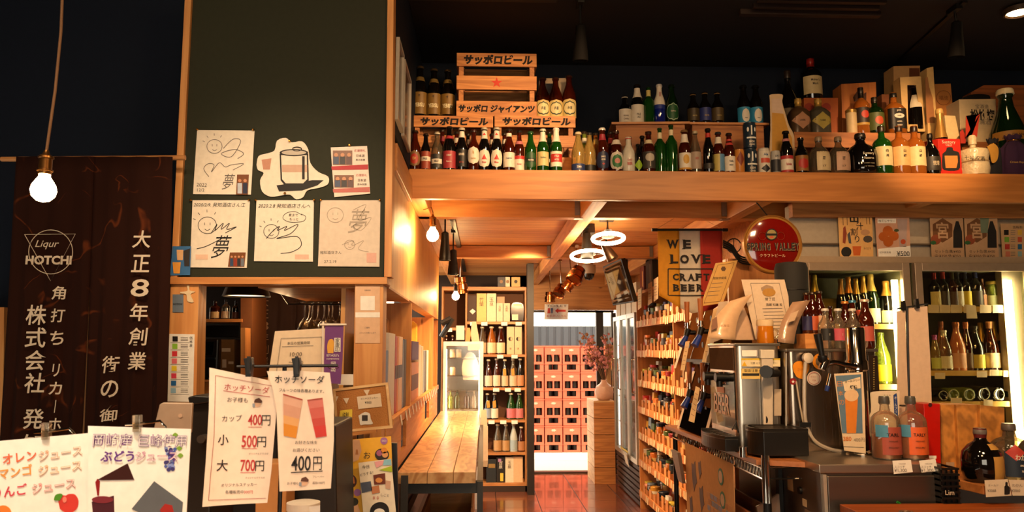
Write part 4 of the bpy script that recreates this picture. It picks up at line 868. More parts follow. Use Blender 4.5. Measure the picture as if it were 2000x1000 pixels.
def F(kind, px, top, w, Y=4.475, z=None, **k):
    o = Bp(kind, px, top, w, Y, ZL if z is None else z, **k); return o
G1 = 'front row of bottles along the loft beam'
def f(*a, **k):
    k.setdefault('group', G1); o = F(*a, **k); FR.append(o); return o
f('beer', 811, 256, 21, glass='brown', cap='#2a1a10', lab=[('oval', .1, .5, 1.2, '#7a5a34'), ('oval', .16, .42, .7, '#a82a1c')], txt=[('日本', .3, .02, .02, '#d8b060')], label='brown bottle with ornate red and gold label')
f('beer', 832, 262, 18, glass='dark', cap='#2a1a10', lab=[('rect', .06, .52, 1.5, '#96402c'), ('rect', .26, .38, 1.3, OFF)], txt=[('PALE', .32, .025, .012, '#201818')], label='dark bottle with red and white square label')
f('stub', 854, 258, 21, glass='smoke', cap='#d8ccb8', lab=[('rect', .08, .42, 1.4, '#33302c'), ('rect', .18, .3, 1.0, OFF)], txt=[('ISLE', .24, .025, .014, '#202020')], label='clear bottle with white cap and black label')
f('big', 878, 248, 24, glass='dark', cap='#1c1410', lab=[('rect', .06, .44, 1.5, '#a03238'), ('rect', .72, .79, 3, '#9c2c34', 'neck_label')], txt=[('CHIMAY', .34, .03, .012, OFF), ('Rouge', .2, .03, .012, OFF)], label='dark bottle with wide red label and red collar')
f('beer', 902, 251, 21, glass='dark', cap='#cfc4b0', lab=[('rect', .1, .5, 1.4, '#16120f'), ('rect', .78, .92, 3, OFF, 'neck_label')], txt=[('GUINNESS', .38, .034, .014, OFF), ('EXTRA', .2, .026, .01, '#a83a2a')], label='black bottle with light lettering on black label')
f('stub', 925, 254, 22, glass='brown', cap='#1c1612', lab=[('oval', .16, .58, 1.15, OFF)], txt=[('h', .44, .009, .02, '#b08838'), ('Guinness', .3, .03, .01, '#b08838')], label='stubby dark bottle with white oval label and gold harp')
for px in (946, 970):
    f('beer', px, 250, 21, glass='dark', cap='#cabfa8', lab=[('oval', .08, .5, 1.2, OFF), ('tri', .26, .38, .45, '#c42f22', 'triangle_mark'), ('rect', .74, .93, 1.5, OFF, 'neck_label'), ('tri', .82, .88, .6, '#c42f22', 'triangle_mark')], txt=[('Bass', .2, .024, .012, '#b03428')], label='dark bottle with white oval label and red triangle')
f('beer', 994, 253, 21, glass='brown', cap='#2a2018', lab=[('rect', .1, .44, 1.3, OFF), ('rect', .82, .9, 3, OFF, 'neck_label')], txt=[('Hoegaarden', .3, .034, .011, '#39507c')], label='brown bottle with white label and blue script')
f('beer', 1014, 256, 18, glass='brown', cap='#1c1612', lab=[('rect', .04, .38, 1.5, OFF), ('rect', .3, .38, 1.5, '#b8302c'), ('rect', .66, .74, 3, '#b86a6c', 'neck_label')], txt=[('Budweiser', .18, .026, .01, '#b03030')], label='brown bottle with red topped white label and pink collar')
f('beer', 1036, 258, 21, glass='green', cap='#2c5230', lab=[('oval', .08, .5, 1.1, '#1c4a24'), ('rect', .24, .33, 1.15, '#122818')], txt=[('Heineken', .285, .034, .011, OFF)], label='green bottle with dark green oval label')
f('beer', 1060, 253, 21, glass='green', cap='#e0d8c4', lab=[('rect', .14, .46, 1.3, '#c8b478'), ('rect', .7, .93, 3, OFF, 'neck_label')], txt=[('Carlsberg', .32, .034, .014, '#20482a')], label='green bottle with cream label and white neck')
f('beer', 1086, 251, 21, glass='green', cap='#e6dfd0', lab=[('rect', .12, .46, 1.4, OFF), ('rect', .22, .4, 1.2, '#b02a22'), ('rect', .68, .96, 3, OFF, 'neck_label')], txt=[('STELLA', .35, .028, .011, OFF), ('ARTOIS', .27, .028, .011, OFF)], label='green bottle with red and white label and white foil neck')
f('sake', 1129, 259, 25, glass='yellow', cap='#b8a888', lab=[('rect', .04, .2, 1.5, '#27345c')], txt=[('ZIMA', .12, .03, .012, OFF)], label='clear yellowish cone bottle with low navy label')
f('sake', 1151, 260, 22, glass='yellow', cap='#1c1a18', lab=[('rect', .04, .18, 1.5, '#1a1814')], label='clear yellowish cone bottle with low black label')
f('beer', 1176, 251, 22, glass='brown', cap='#e2dccf', lab=[('oval', .06, .48, 1.35, '#1c2440'), ('rect', .72, .86, 3, '#8c2430', 'neck_label')], txt=[('SAMUEL', .34, .028, .011, OFF), ('ADAMS', .28, .026, .011, OFF), ('◆', .18, .018, .014, '#a82a30')], label='brown bottle with white cap and dark blue oval label')
f('stub', 1203, 256, 23, glass='brown', cap='#3a2a20', lab=[('oval', .04, .5, 1.35, OFF), ('oval', .1, .42, .85, '#3c7a44'), ('oval', .2, .33, .42, '#d89080'), ('rect', .66, .78, 1.5, OFF, 'neck_label')], label='brown bottle with white oval label and green ring')
f('stub', 1227, 269, 23, glass='white', cap='#c03a2c', txt=[('COCONUT', .34, .03, .013, '#c03828'), ('BEER', .24, .03, .018, '#c03828')], label='opaque white bottle with red lettering and red cap')
f('beer', 1246, 282, 14, glass='dark', cap='#1a1612', lab=[('dia', .08, .46, 1.2, '#92b820', 'coral_print')], label='short dark bottle with lime green coral print')
f('stub', 1266, 258, 24, glass='brown', cap='#241c16', lab=[('rect', .1, .5, 1.3, '#3a342e'), ('oval', .26, .46, .7, '#b8ac98', 'tree_print'), ('rect', .7, .8, 3, CRM2, 'neck_label')], txt=[('|', .2, .006, .03, '#b8ac98')], label='brown bottle with dark label showing a pale tree')
f('wine', 1288, 251, 21, glass='green', cap='#2c4a28', lab=[('rect', .76, .9, 3, CRM2, 'neck_label')], label='plain green bottle with cream neck band')
f('wine', 1310, 245, 22, glass='green', cap='#1c3018', lab=[('rect', .78, .9, 3, CRM2, 'neck_label')], label='tall plain green bottle with cream neck band')
f('beer', 1336, 255, 22, glass='brown', cap='#8a6a40', lab=[('rect', .08, .46, 1.3, OFF), ('oval', .2, .42, .5, '#c89838', 'emblem'), ('rect', .08, .12, 1.35, '#c8902c'), ('rect', .7, .9, 1.5, OFF, 'neck_label')], label='brown bottle with white label and gold figures')
f('sake', 1357, 257, 20, glass='smoke', cap='#a89878', lab=[('rect', .1, .5, 1.2, '#a08c78')], txt=[('BEER', .34, .02, .014, '#a84a3a')], label='clear tapered bottle with faded pale label')
f('beer', 1382, 252, 19, glass='dark', cap='#1c1612', lab=[('rect', .8, .9, 3, '#b02a20', 'neck_label'), ('rect', .1, .22, 1.3, '#282420')], label='black bottle with bright red neck band')
f('beer', 1402, 259, 20, glass='brown', cap='#2a2a30', lab=[('rect', .06, .46, 1.4, '#b8a458'), ('rect', .06, .46, .6, '#5a86a8', 'print', .5), ('rect', .72, .88, 3, OFF, 'neck_label')], label='brown bottle with sky blue and yellow label')
f('beer', 1423, 261, 20, glass='brown', cap='#2a1a14', lab=[('rect', .06, .42, 1.4, OFF), ('rect', .7, .76, 3, '#b83c34', 'neck_label'), ('rect', .8, .85, 3, '#b83c34', 'neck_label')], txt=[('Alaska', .3, .026, .012, INK and '#202020'), ('BREW', .2, .024, .01, '#202020')], label='brown bottle with plain white label and striped red neck')
f('can', 1443, 293, 18, glass='#c07c34', lab=[('dia', .3, .9, .8, '#7a3018', 'print')], label='small orange can with a dark bird shape', cat='can', name='drink_can')
def facecan(o, H_, R_):
    for s, z, w, h in (('I', .66, .006, .05), ('●', .74, .03, .01), ('‿', .4, .03, .012)): pass
cq = A(1465, 292, 4.5); hc = cq.z-ZL; rc = (A(1477.5, 292, 4.5)-A(1452.5, 292, 4.5)).length/2
for i in range(2):
    o = bottle('can', cq.x, 4.5, ZL+i*(hc+.001), rc, hc, glass='#1d2c3a', lab=[('rect', .5, .86, .1, '#e0dccf', 'print'), ('oval', .62, .8, .16, '#e0dccf', 'print', -.55), ('oval', .62, .8, .16, '#e0dccf', 'print', .55), ('rect', .36, .42, .75, '#e0dccf', 'print')], txt=[('BREW', .24, .034, .014, OFF), ('CLASSIC', .13, .036, .01, OFF)], label=('lower', 'upper')[i]+' of two stacked dark cans with a white smiling face', cat='can', name='drink_can', group='stacked cans on the loft beam')
f('can', 1491, 291, 21, glass='#b4ac9c', lab=[('rect', .05, .95, 1.2, '#cfc6b4'), ('rect', .42, .6, .8, '#c04a30', 'print'), ('dia', .05, .35, .8, '#1c1c20', 'print')], txt=[('Ale', .74, .028, .016, '#29507c')], label='white can with red and blue print', cat='can', name='drink_can')
f('can', 1514, 296, 17, glass='#a8a49c', lab=[('rect', .1, .62, 1.4, '#26282c')], txt=[('DRY', .76, .024, .012, '#303438')], label='silver can with dark lower half', cat='can', name='drink_can')
f('beer', 1534, 257, 22, glass='dark', cap='#1a1210', lab=[('rect', .04, .42, 1.5, OFF), ('rect', .34, .42, 1.5, '#a82c2c'), ('rect', .04, .09, 1.5, '#a82c2c'), ('rect', .76, .82, 3, '#b87470', 'neck_label')], txt=[('Budweiser', .22, .034, .016, '#a82c2c')], label='dark bottle with red edged white label')
f('stub', 1563, 270, 24, glass='dark', cap='#1a1210', lab=[('rect', .08, .5, 1.3, '#8a5a24'), ('oval', .14, .42, .8, '#a8241c')], label='short dark bottle with gold and red label')
for px, lb in ((1598, 'clear faceted whisky decanter with cream label'), (1636, 'clear whisky decanter with beige label')):
    f('round', px, 268, 38, Y=4.5, glass='smoke', cap='#8a7458', lab=[('rect', .1, .58, .75, '#cdb68a' if px < 1600 else '#cba183', 'label_paper', .12)], txt=[('響', .4, .018, .02, '#2a2018'), ('17', .2, .02, .012, '#4a3a28')], label=lb)
f('round', 1679, 262, 57, Y=4.52, glass='dark', cap='#1c1410', txt=[('Suntory', .46, .07, .02, '#c8bca0'), ('Reserve', .36, .06, .014, '#c8bca0'), ('WHISKY AGED', .24, .07, .006, '#a89c84'), ('12 YEARS', .17, .06, .005, '#a89c84')], lab=[('rect', .05, .06, 1, '#2a241c')], label='large round shouldered black whisky bottle with pale writing')
for px, top, g, h, s, lb in ((1720, 247, 'green', '#cdbb88', '白州', 'green glass whisky bottle with cream label'), (1754, 247, 'amber', '#d0a468', '山崎', 'amber whisky bottle with tan label'), (1784, 247, 'amber', '#dcc48c', '山崎', 'amber whisky bottle with cream label before the crate end')):
    f('whisky', px, top, 33, Y=4.49, glass=g, cap='#2a1a10', lab=[('rect', .18, .56, 1.15, h)], txt=[(s[0], .47, .016, .018, '#1c1410'), (s[1], .37, .016, .018, '#1c1410')], label=lb)
f('round', 1815, 262, 30, Y=4.5, glass='dark', cap='#1a1410', lab=[('rect', .12, .44, 1.0, '#2e281e')], txt=[('琉球', .28, .04, .03, '#c0b090'), ('●', .72, .01, .01, '#d8ccb0')], label='black round bottle with engraved grey label')
rowtag(FR, 'along the loft beam')
# second line glimpsed behind the first
BK2 = []
for px, top, w, g, c, lb in ((864, 254, 17, 'brown', '#8c2430', 'brown bottle with red collar'), (892, 258, 17, 'brown', '#cfc4b0', 'brown bottle with white neck'), (914, 262, 16, 'dark', '#4a3626', 'dark bottle with dull cap'), (961, 262, 17, 'brown', '#cfc4b0', 'brown bottle with white and red neck'), (985, 261, 16, 'brown', '#cfc4b0', 'brown bottle with pale neck'), (1073, 258, 17, 'green', '#2c5230', 'green bottle with green cap'), (1141, 258, 18, 'lime', '#d0c8b0', 'yellow green bottle with pale cap'), (1163, 261, 17, 'amber', '#c8a050', 'amber bottle with gold cap'), (1192, 258, 17, 'brown', '#b83c34', 'brown bottle with red cap'), (1229, 268, 16, 'brown', '#20160f', 'brown bottle with dark cap'), (1254, 266, 16, 'dark', '#20160f', 'dark bottle with cream neck label')):
    BK2.append(F('beer', px, top, w, Y=4.585, glass=g, cap='#2a2018', lab=[('rect', .74, .86, 3, c, 'neck_label')], label=lb, group='second line of bottles behind the loft beam row'))
rowtag(BK2, 'in the hidden second line')
# black gold-label bottles and cream-label bottles on the crates
zz = zc
for i, (px, top) in enumerate(((821, 131), (848, 136), (875, 138))):
    Bp('big', px, top, 27, 4.78, zz, glass='dark', cap='#3a2c18', lab=[('rect', .1, .5, 1.5, '#7c5c26'), ('rect', .72, .8, 3, '#6a5426', 'neck_label')], txt=[('YEBISU', .26, .066, .026, '#f0e2b4'), ('✿', .42, .024, .022, '#3a2a10')], label=f'tall black bottle with gold label, {ORD[i]} from the side wall, on the lower crate', group='gold labelled bottles on the lower crate')
for i, (px, top) in enumerate(((1060, 153), (1085, 153), (1111, 149))):
    Bp('big', px, top, 25, 4.76, zz, glass='brown', cap='#3a2010', lab=[('rect', .06, .36, 1.25, '#d6be78'), ('oval', .3, .46, 1.25, '#d6be78'), ('oval', .1, .42, .95, '#3a4434'), ('oval', .13, .39, .85, '#dccb92')], txt=[('赤星', .26, .03, .022, '#2a2418')], label=f'brown bottle with cream arched label, {ORD[i]} beside the star crate', group='cream labelled bottles beside the star crate')
o = slab('white_carton', [(1053, 153), (1113, 152), (1118, 228), (1053, 228)], 4.86, .08, mt('#cbb08c', .6), None, .002); tag(o, 'pale open carton behind the cream labelled bottles', 'box')
slab('printed_window', R4(1062, 163, 1090, 185), 4.858, .001, mt('#3c3a40', .4), o)
# middle riser boxes
def riser(px0, px1, pyt, pyb, Y, dep, rz, label):
    a, b = A(px0, pyt, Y), A(px1, pyt, Y); w = b.x-a.x; h = A(px0, pyt, Y).z-ZL
    t = TL('riser_box', label, 'box', (a.x, Y, ZL), rz); w /= cos(rz)
    CW = wood('#B0703A', '#7A4420', 'x', 1.2, .6, .6)
    for nm, q in (('top_board', (-.03, w+.02, -.02, dep+.02, h-.014, h)), ('side_board', (0, w-.01, 0, .012, 0, h-.014)), ('side_board', (0, w-.01, dep-.012, dep, 0, h-.014)), ('end_board', (0, .012, .012, dep-.012, 0, h-.014)), ('end_board', (w-.022, w-.01, .012, dep-.012, 0, h-.014))):
        link(nm, box(*q).mesh(nm, wood('#C68446', '#9A5C2A', 'x', 1.2) if nm == 'top_board' else CW), t)
    return h+ZL
h1 = riser(1203, 1338, 240, 300, 4.72, .26, -.06, 'upturned wooden box carrying five bottles in the middle of the loft')
h2 = riser(1352, 1494, 240, 300, 4.74, .26, .0, 'upturned wooden box carrying dark bottles next to the stacked cans')
UP = []
def u(*a, **k): k['group'] = 'bottles on the middle riser boxes'; UP.append(F(*a, **k))
u('stub', 1220, 189, 23, Y=4.8, z=h1, glass='dark', cap='#e0d8c8', lab=[('rect', .1, .54, 1.3, OFF)], txt=[('SQUARE', .3, .034, .012, '#5a4030'), ('CHAIN', .2, .034, .012, '#5a4030')], label='short dark bottle with white label and white cap')
u('beer', 1244, 167, 23, Y=4.8, z=h1, glass='dark', cap='#1c1410', lab=[('rect', .03, .5, 1.35, OFF), ('rect', .68, .92, 1.5, OFF, 'neck_label')], txt=[('PALE', .26, .026, .014, '#2a2018'), ('ALE', .19, .02, .014, '#2a2018')], label='dark bottle with tall white label')
u('wine', 1266, 171, 21, Y=4.8, z=h1, glass='green', cap='#1c2c18', lab=[('rect', .76, .92, 3, '#c8b468', 'neck_label')], label='green bottle with yellow neck band')
u('beer', 1287, 166, 20, Y=4.8, z=h1, glass='blue', cap='#d8d4cc', lab=[('rect', .48, .96, 1.6, OFF), ('rect', .4, .5, 1.6, '#1a2c7c')], txt=[('BLANC', .72, .014, .05, '#a83830')], label='deep blue bottle with white neck')
u('beer', 1311, 167, 22, Y=4.8, z=h1, glass='dgreen', cap='#101c10', lab=[('oval', .12, .54, 1.2, '#a8c0a0'), ('oval', .14, .52, 1.1, '#1c5028')], txt=[('Garage', .34, .034, .012, OFF)], label='dark green bottle with round green label')
for px, top, c, l2 in ((1353, 184, '#3c3018', 'brown black bottle with dim gold label'), (1376, 181, '#26306c', 'black bottle with violet blue label'), (1400, 181, '#4a3a1c', 'black bottle with dim bronze label')):
    u('stub', px, top, 22, Y=4.82, z=h2, glass='dark', cap='#7a6038', lab=[('rect', .14, .52, 1.4, c)], txt=[('PORTER', .28, .03, .01, '#b09858')], label=l2)
for px, top in ((1451, 168), (1475, 168)):
    u('beer', px, top, 23, Y=4.84, z=h2, glass='dark', cap='#101010', lab=[('rect', .06, .46, 1.5, '#2f86ac'), ('oval', .1, .42, .6, OFF, 'face_print')], txt=[('‿', .2, .02, .006, INK and '#2a3a44')], label='dark bottle with bright blue label and white face')
rowtag(UP, 'on the middle riser boxes')
# glass cutout sign, second tier of spirits
o = slab('bottle_cutout', curl([(1503, 186), (1508, 184), (1527, 184), (1529, 190), (1528, 200), (1535, 225), (1541, 245), (1550, 262), (1552, 285), (1552, 342), (1506, 342), (1505, 250), (1504, 200)], 3), 4.62, .006, mt('#c8ab84', .5)); tag(o, 'flat cardboard cutout of a beer filled bottle standing behind the silver cans', 'sign')
slab('printed_beer', [(1508, 220), (1530, 222), (1540, 256), (1547, 270), (1549, 314), (1508, 314)], 4.618, .001, mt('#c08a2c'), o); slab('printed_foam', [(1507, 193), (1526, 192), (1530, 222), (1508, 220)], 4.618, .001, mt('#c8ac94'), o)
wb = T('wooden_riser', 'long low wooden crate under the second tier of spirit bottles', 'crate', (A(1650, 260, 4.72).x, 4.85, ZL))
zr2 = A(1600, 258, 4.72).z; xa, xb = A(1553, 300, 4.72).x, A(1800, 300, 4.72).x
for nm, q in (('slat', (xa, xb, 4.72, 4.734, zr2-.1, zr2)), ('slat', (xa, xb, 4.72, 4.734, ZL, ZL+.06)), ('slat', (xa, xb, 5.06, 5.074, ZL, zr2)), ('end_board', (xa, xa+.014, 4.734, 5.06, ZL, zr2)), ('end_board', (xb-.014, xb, 4.734, 5.06, ZL, zr2)), ('top_board', (xa+.014, xb-.014, 4.734, 5.06, zr2-.012, zr2-.001))): box(*q).build(nm, wood('#B06C34', '#7C441C', 'x'), wb)
G2 = 'spirit bottles on the long wooden riser'
Y = 4.79; BASE[0] = zr2+.001
o = slab('orange_carton', R4(1570, 191, 1637, 1121), 4.9, .12, mt('#a4501c', .6), None, .002); tag(o, 'orange brown carton with red circle marks behind the square whisky bottles', 'box'); slab('circle_mark', disc(1614, 210, 9), 4.898, .001, mt('#8c2c18'), o); slab('circle_mark', disc(1580, 210, 9), 4.898, .001, mt('#8c2c18'), o)
zo = A(1600, 191, 4.9).z
Bp('round', 1537, 139, 36, 4.96, zr2, glass='dark', cap='#2a2018', lab=[('rect', .3, .44, 1.0, '#5a4c34')], label='large dim dark glass flask at the top beside the wax topped bottle')
Bp('whisky', 1582, 116, 36, 4.98, zo, glass='dark', cap='#8c1c14', lab=[('rect', .12, .54, 1.2, '#c8b282')], foil=(.8, '#8c1c14'), txt=[("Maker's", .44, .06, .016, '#3a2a18'), ('Mark', .35, .04, .016, '#3a2a18')], label='square shouldered bottle with red wax neck and cream label on the orange carton')
for px, h, lb in ((1558, '#a87858', 'brown grained square whisky bottle with pinkish diamond label'), (1597, '#a89444', 'grey grained square whisky bottle with yellow diamond label')):
    Bp('whisky', px, 194, 34, Y, zr2, glass='#4a4436' if px > 1560 else '#4a3420', cap='#b08a3c', sq=.62, foil=(.78, '#b08a3c'), lab=[('dia', .1, .58, 1.0, h)], txt=[('HARPER' if px < 1560 else 'I.W.HARPER', .34, .05, .012, '#2a2014')], label=lb, group=G2)
bx = slab('big_wooden_box', [(1643, 164), (1711, 160), (1713, 1121), (1645, 1121)], 4.92, .13, wood('#B86E30', '#96501C', 'z', 1, .55, .3, False), None, .002); tag(bx, 'upright varnished wooden box with a dark crest behind the spirits', 'box'); slab('crest', [(1666, 190), (1674, 178), (1683, 185), (1692, 180), (1692, 196), (1680, 200), (1668, 198)], 4.918, .001, mt('#4a2410'), bx); slab('drawn_lines', R4(1661, 202, 1700, 210), 4.918, .001, mt('#8a4a1c'), bx)
cy = T('cream_canister', 'cream and gold cylindrical gift tube beside the dark labelled bottle', 'canister', (A(1664, 258, Y).x, Y, zr2)); zc1 = A(1664, 216, Y).z; r_ = .034
MB().lathe([(r_, zr2), (r_, zc1-.02)], 24, c=(A(1664, 258, Y).x, Y, 0)).build('tube', mt('#c8ae80', .5), cy); MB().lathe([(r_+.001, zc1-.02), (r_+.001, zc1), (r_-.004, zc1+.002)], 24, c=(A(1664, 258, Y).x, Y, 0)).build('lid', mt('#a08040', .35, .6), cy)
Bp('whisky', 1680, 172, 27, Y+.02, zr2, glass='amber', cap='#1c120c', lab=[('rect', .2, .56, 1.2, '#2a1c12'), ('oval', .34, .5, .5, '#b83420'), ('rect', .2, .25, 1.2, '#b08838')], foil=(.78, '#1c120c'), label='amber bottle with black label and red emblem', group=G2)
Bp('whisky', 1707, 191, 30, Y, zr2, glass='dgreen', cap='#241a10', lab=[('rect', .1, .56, 1.2, '#4c5426'), ('oval', .24, .46, .5, '#b84a28')], foil=(.84, '#241a10'), label='green bottle with green and red label', group=G2)
Bp('whisky', 1744, 182, 32, Y-.02, zr2, glass='amber', cap='#14100c', sq=.62, lab=[('rect', .1, .58, 1.1, '#14100d'), ('oval', .34, .46, .5, OFF)], txt=[('JACK', .52, .03, .014, OFF), ('DANIELS', .4, .034, .008, '#14100c'), ('Tennessee', .27, .04, .012, OFF), ('WHISKEY', .18, .034, .01, OFF)], label='square bourbon bottle with black and white label', group=G2)
o = slab('dark_gift_box', R4(1722, 184, 1736, 1121), 4.93, .06, mt('#7a4420', .6), None, .001); tag(o, 'narrow brown carton behind the square bourbon bottle', 'box')
# right cluster of gift boxes
o = slab('gift_carton', [(1745, 129), (1797, 128), (1798, 1121), (1747, 1121)], 4.93, .13, mt('#b88c58', .6), None, .002); tag(o, 'tall tan carton rising behind the windowed gift box', 'box'); slab('printed_picture', R4(1776, 133, 1796, 152), 4.928, .001, mt('#5a2c14'), o)
wgb = T('window_gift_box', 'tall cream gift box with a cut-out window showing a bottle', 'box', A(1782, 258, 4.8)); Yb = 4.8
o4 = [(1757, 151), (1799, 149), (1808, 257), (1764, 257)]; i4 = [(1772, 166), (1789, 166), (1799, 243), (1774, 243)]
for i in range(4):
    j = (i+1) % 4; slab('front_panel', [o4[i], o4[j], i4[j], i4[i]], Yb, .004, mt('#d8b070', .55), wgb)
slab('box_body', o4, Yb+.085, .004, mt('#4a3018', .6), wgb)
MB().prism([A(1757, 151, Yb), A(1764, 257, Yb), A(1764, 257, Yb)+Vector((0, .085, 0)), A(1757, 151, Yb)+Vector((0, .085, 0))], (.002, 0, 0)).prism([A(1799, 149, Yb)-Vector((.003, 0, 0)), A(1808, 257, Yb)-Vector((.003, 0, 0)), A(1808, 257, Yb)+Vector((-.003, .085, 0)), A(1799, 149, Yb)+Vector((-.003, .085, 0))], (.002, 0, 0)).build('side_panel', mt('#c49a5c', .55), wgb)
Bp('big', 1785, 170, 26, Yb+.045, A(1785, 252, Yb).z, glass='dark', cap='#2a2018', lab=[('rect', .5, .8, 1.2, '#e0d0b0')], label='bottle with silver paper inside the windowed gift box')
b_ = box(A(1800, 300, 4.72).x+.002, A(2030, 300, 4.72).x, 4.72, 5.07, ZL, A(1830, 276, 4.72).z).build('riser_box', wood('#9A5E2C', '#6A3A18', 'x')); tag(b_, 'long brown riser box under the gift boxes at the far loft end', 'box'); zq = A(1830, 276, 4.72).z; BASE[0] = zq+.001
o = slab('gold_box', [(1810, 133), (1823, 130), (1831, 1121), (1811, 1121)], 4.78, .08, mt('#d0a868', .5), None, .002); tag(o, 'slim pale gold box with a printed tall bottle', 'box'); slab('printed_bottle', [(1807, 152), (1812, 150), (1815, 170), (1822, 192), (1826, 240), (1810, 240), (1808, 190)], 4.778, .001, mt('#a06a3c'), o)
o = slab('orange_box', [(1826, 164), (1857, 163), (1866, 1121), (1828, 1121)], 4.92, .1, mt('#c07c3c', .55), None, .002); tag(o, 'orange paper box with a round seal pattern', 'box'); line('seal_ring', disc(1843, 191, 14, 24)+[(1857, 191)], 4.918, .0015, mt('#7a4420'), o); tp('福徳', 1843, 191, 4.918, mt('#7a4420'), o, w=18)
o = slab('cream_small_box', [(1845, 225), (1866, 226), (1876, 275), (1850, 275)], 4.7, .06, mt('#d8be88', .55), None, .002); tag(o, 'small cream box tilted before the orange seal box', 'box')
Bp('champ', 1834, 214, 26, 4.66, ZL, glass='dark', cap='#c8a058', foil=(.6, '#c09048'), label='dark bottle with tall gold foil neck behind the red box')
o = slab('red_paper_fan', [(1887, 226), (1900, 268), (1897, 268), (1907, 228), (1914, 222), (1908, 268), (1886, 268)], 4.6, .003, mt('#b03420', .5)); tag(o, 'folded red paper slips fanned above the white jug', 'ornament'); slab('paper_slip', [(1875, 258), (1880, 252), (1887, 268), (1886, 280), (1876, 280)], 4.62, .003, mt('#a82c1c'), o)
rb = T('red_gift_box', 'bright red gift box printed with a squat amber bottle', 'box', A(1848, 334, 4.5)); Yr = 4.49; zt = A(1850, 271, Yr).z
x0, x1 = A(1834, 300, Yr).x, A(1877, 300, Yr).x
MB().prism([(x0, Yr, ZL), (x1, Yr, ZL), (x1+.02, Yr+.08, ZL), (x0-.06, Yr+.1, ZL)], (0, 0, zt-ZL)).build('box_body', mt('#bc2416', .45), rb, .001)
slab('printed_bottle', curl([(1841, 300), (1848, 294), (1850, 288), (1860, 288), (1862, 294), (1873, 298), (1875, 315), (1872, 332), (1844, 332), (1840, 318), (1841, 300)], 3), Yr-.001, .001, INK, rb); slab('printed_label', [(1845, 304), (1870, 304), (1871, 316), (1868, 328), (1847, 328)], Yr-.002, .001, mt('#c8843c'), rb); tp('Suntory', 1853, 278, Yr-.001, CREAM, rb, w=26); tp('OLD', 1853, 283, Yr-.001, CREAM, rb, w=12)
jg = T('white_ceramic_jug', 'white ceramic flask with raised relief and dark characters beside the red box', 'jug', (A(1905, 334, 4.5).x, 4.5, ZL)); hj = A(1900, 265, 4.5).z-ZL
MB().lathe([(.05, 0), (.078, .008), (.086, .05), (.082, .08), (.078, .105), (.086, .14), (.08, .165), (.04, .18), (.018, .188), (.016, .2), (.024, .204), (.024, hj-.012), (.016, hj)], 28, c=(A(1903, 330, 4.5).x, 4.5, ZL)).build('jug_body', mt('#d0bc94', .35, coat=.3, bump=.5, bs=60), jg)
tp('七福祝酒', 1904, 309, 4.41, INK, jg, w=40, rot=-2); MB().torus((A(1903, 330, 4.5).x, 4.5, ZL+.09), .079, .006).build('waist_band', mt('#a88c60', .4), jg)
wb2 = slab('white_gift_box', [(1873, 194), (1945, 193), (1945, 1121), (1875, 1121)], 4.78, .16, mt('#c8b088', .55), None, .002); tag(wb2, 'large white gift box with bold black characters under a black lacquer lid', 'box'); tp('松竹梅', 1919, 224, 4.778, INK, wb2, w=48, h=22, bold=.03); tp('宝酒造', 1918, 208, 4.778, GREY, wb2, w=26); tp('清酒', 1924, 238, 4.778, GREY, wb2, w=22)
o = slab('black_lacquer_lid', curl([(1880, 191), (1895, 185), (1915, 183), (1932, 186), (1935, 193)], 3)+[(1880, 193)], 4.8, .1, BLACK, None, .002); tag(o, 'black lacquer tray lid lying on the white gift box', 'lid')
o = slab('big_plank_box', [(1897, 180), (1922, 166), (2040, 166), (2040, 1121), (1897, 1121)], 4.96, .1, wood('#8A4A1C', '#5E2C0E', 'x', 1, .6, .3), None, .002); tag(o, 'large dark orange wooden box at the far back of the loft end', 'box'); tp('宝', 1978, 186, 4.978, INK, o, w=10); tp('月', 1969, 205, 4.978, INK, o, w=12)
t = Bp('champ', 1962, 176, 58, 4.62, ZL+.02, glass='dgreen', cap='#d8c8a0', lab=[('rect', .4, .5, 1.6, '#9a6a28'), ('rect', .96, 1.0, 3, '#d8c8a0')], txt=[('GRAND', .45, .09, .016, '#4a2a10')], label='very large dark green sparkling wine bottle with gold shoulder band')
def bag(px, py0, Y, w, hh, hx, label, txt, tc):
    q = A(px, py0, Y); t = T('drawstring_bag', label, 'bag', (q.x, Y, ZL)); h = q.z-ZL; mb = MB(); mb.sm = True; v = []; n = 36; R_ = [(0, .0), (.46, 0), (.5, .06), (.5, .5), (.44, .7), (.24, .84), (.2, .87), (.3, .97), (.28, 1.0)]
    for r, z in R_:
        for i in range(n):
            a = 2*pi*i/n; k = 1+.07*sin(a*9)*(z > .4)+.03*sin(a*5); v.append((q.x+r*w*k*cos(a), Y+r*w*.7*k*sin(a), ZL+z*h+(.006*sin(a*7) if z > .9 else 0)))
    mb.add(v, [(j*n+i, j*n+(i+1) % n, (j+1)*n+(i+1) % n, (j+1)*n+i) for j in range(len(R_)-1) for i in range(n)]); mb.build('cloth', mt(hx, .9), t)
    MB().torus((q.x, Y, ZL+.87*h), w*.2, .004).build('cord', GOLDM, t); return t
t = bag(1978, 265, 4.52, .17, 0, '#3a1c3c', 'purple drawstring bag with gold script at the far loft end', '', ''); tp('Crown Royal', 1988, 317, 4.455, mt('#d8a848'), t, w=30, shear=.25)
t = bag(1938, 272, 4.56, .12, 0, '#17161c', 'black drawstring bag with gold tassels between jug and purple bag', '', '')
slab('gold_tassel', curl([(1928, 286), (1940, 280), (1950, 290), (1948, 312), (1938, 318), (1934, 300)], 3), 4.505, .004, mt('#c08c34', .6), t)
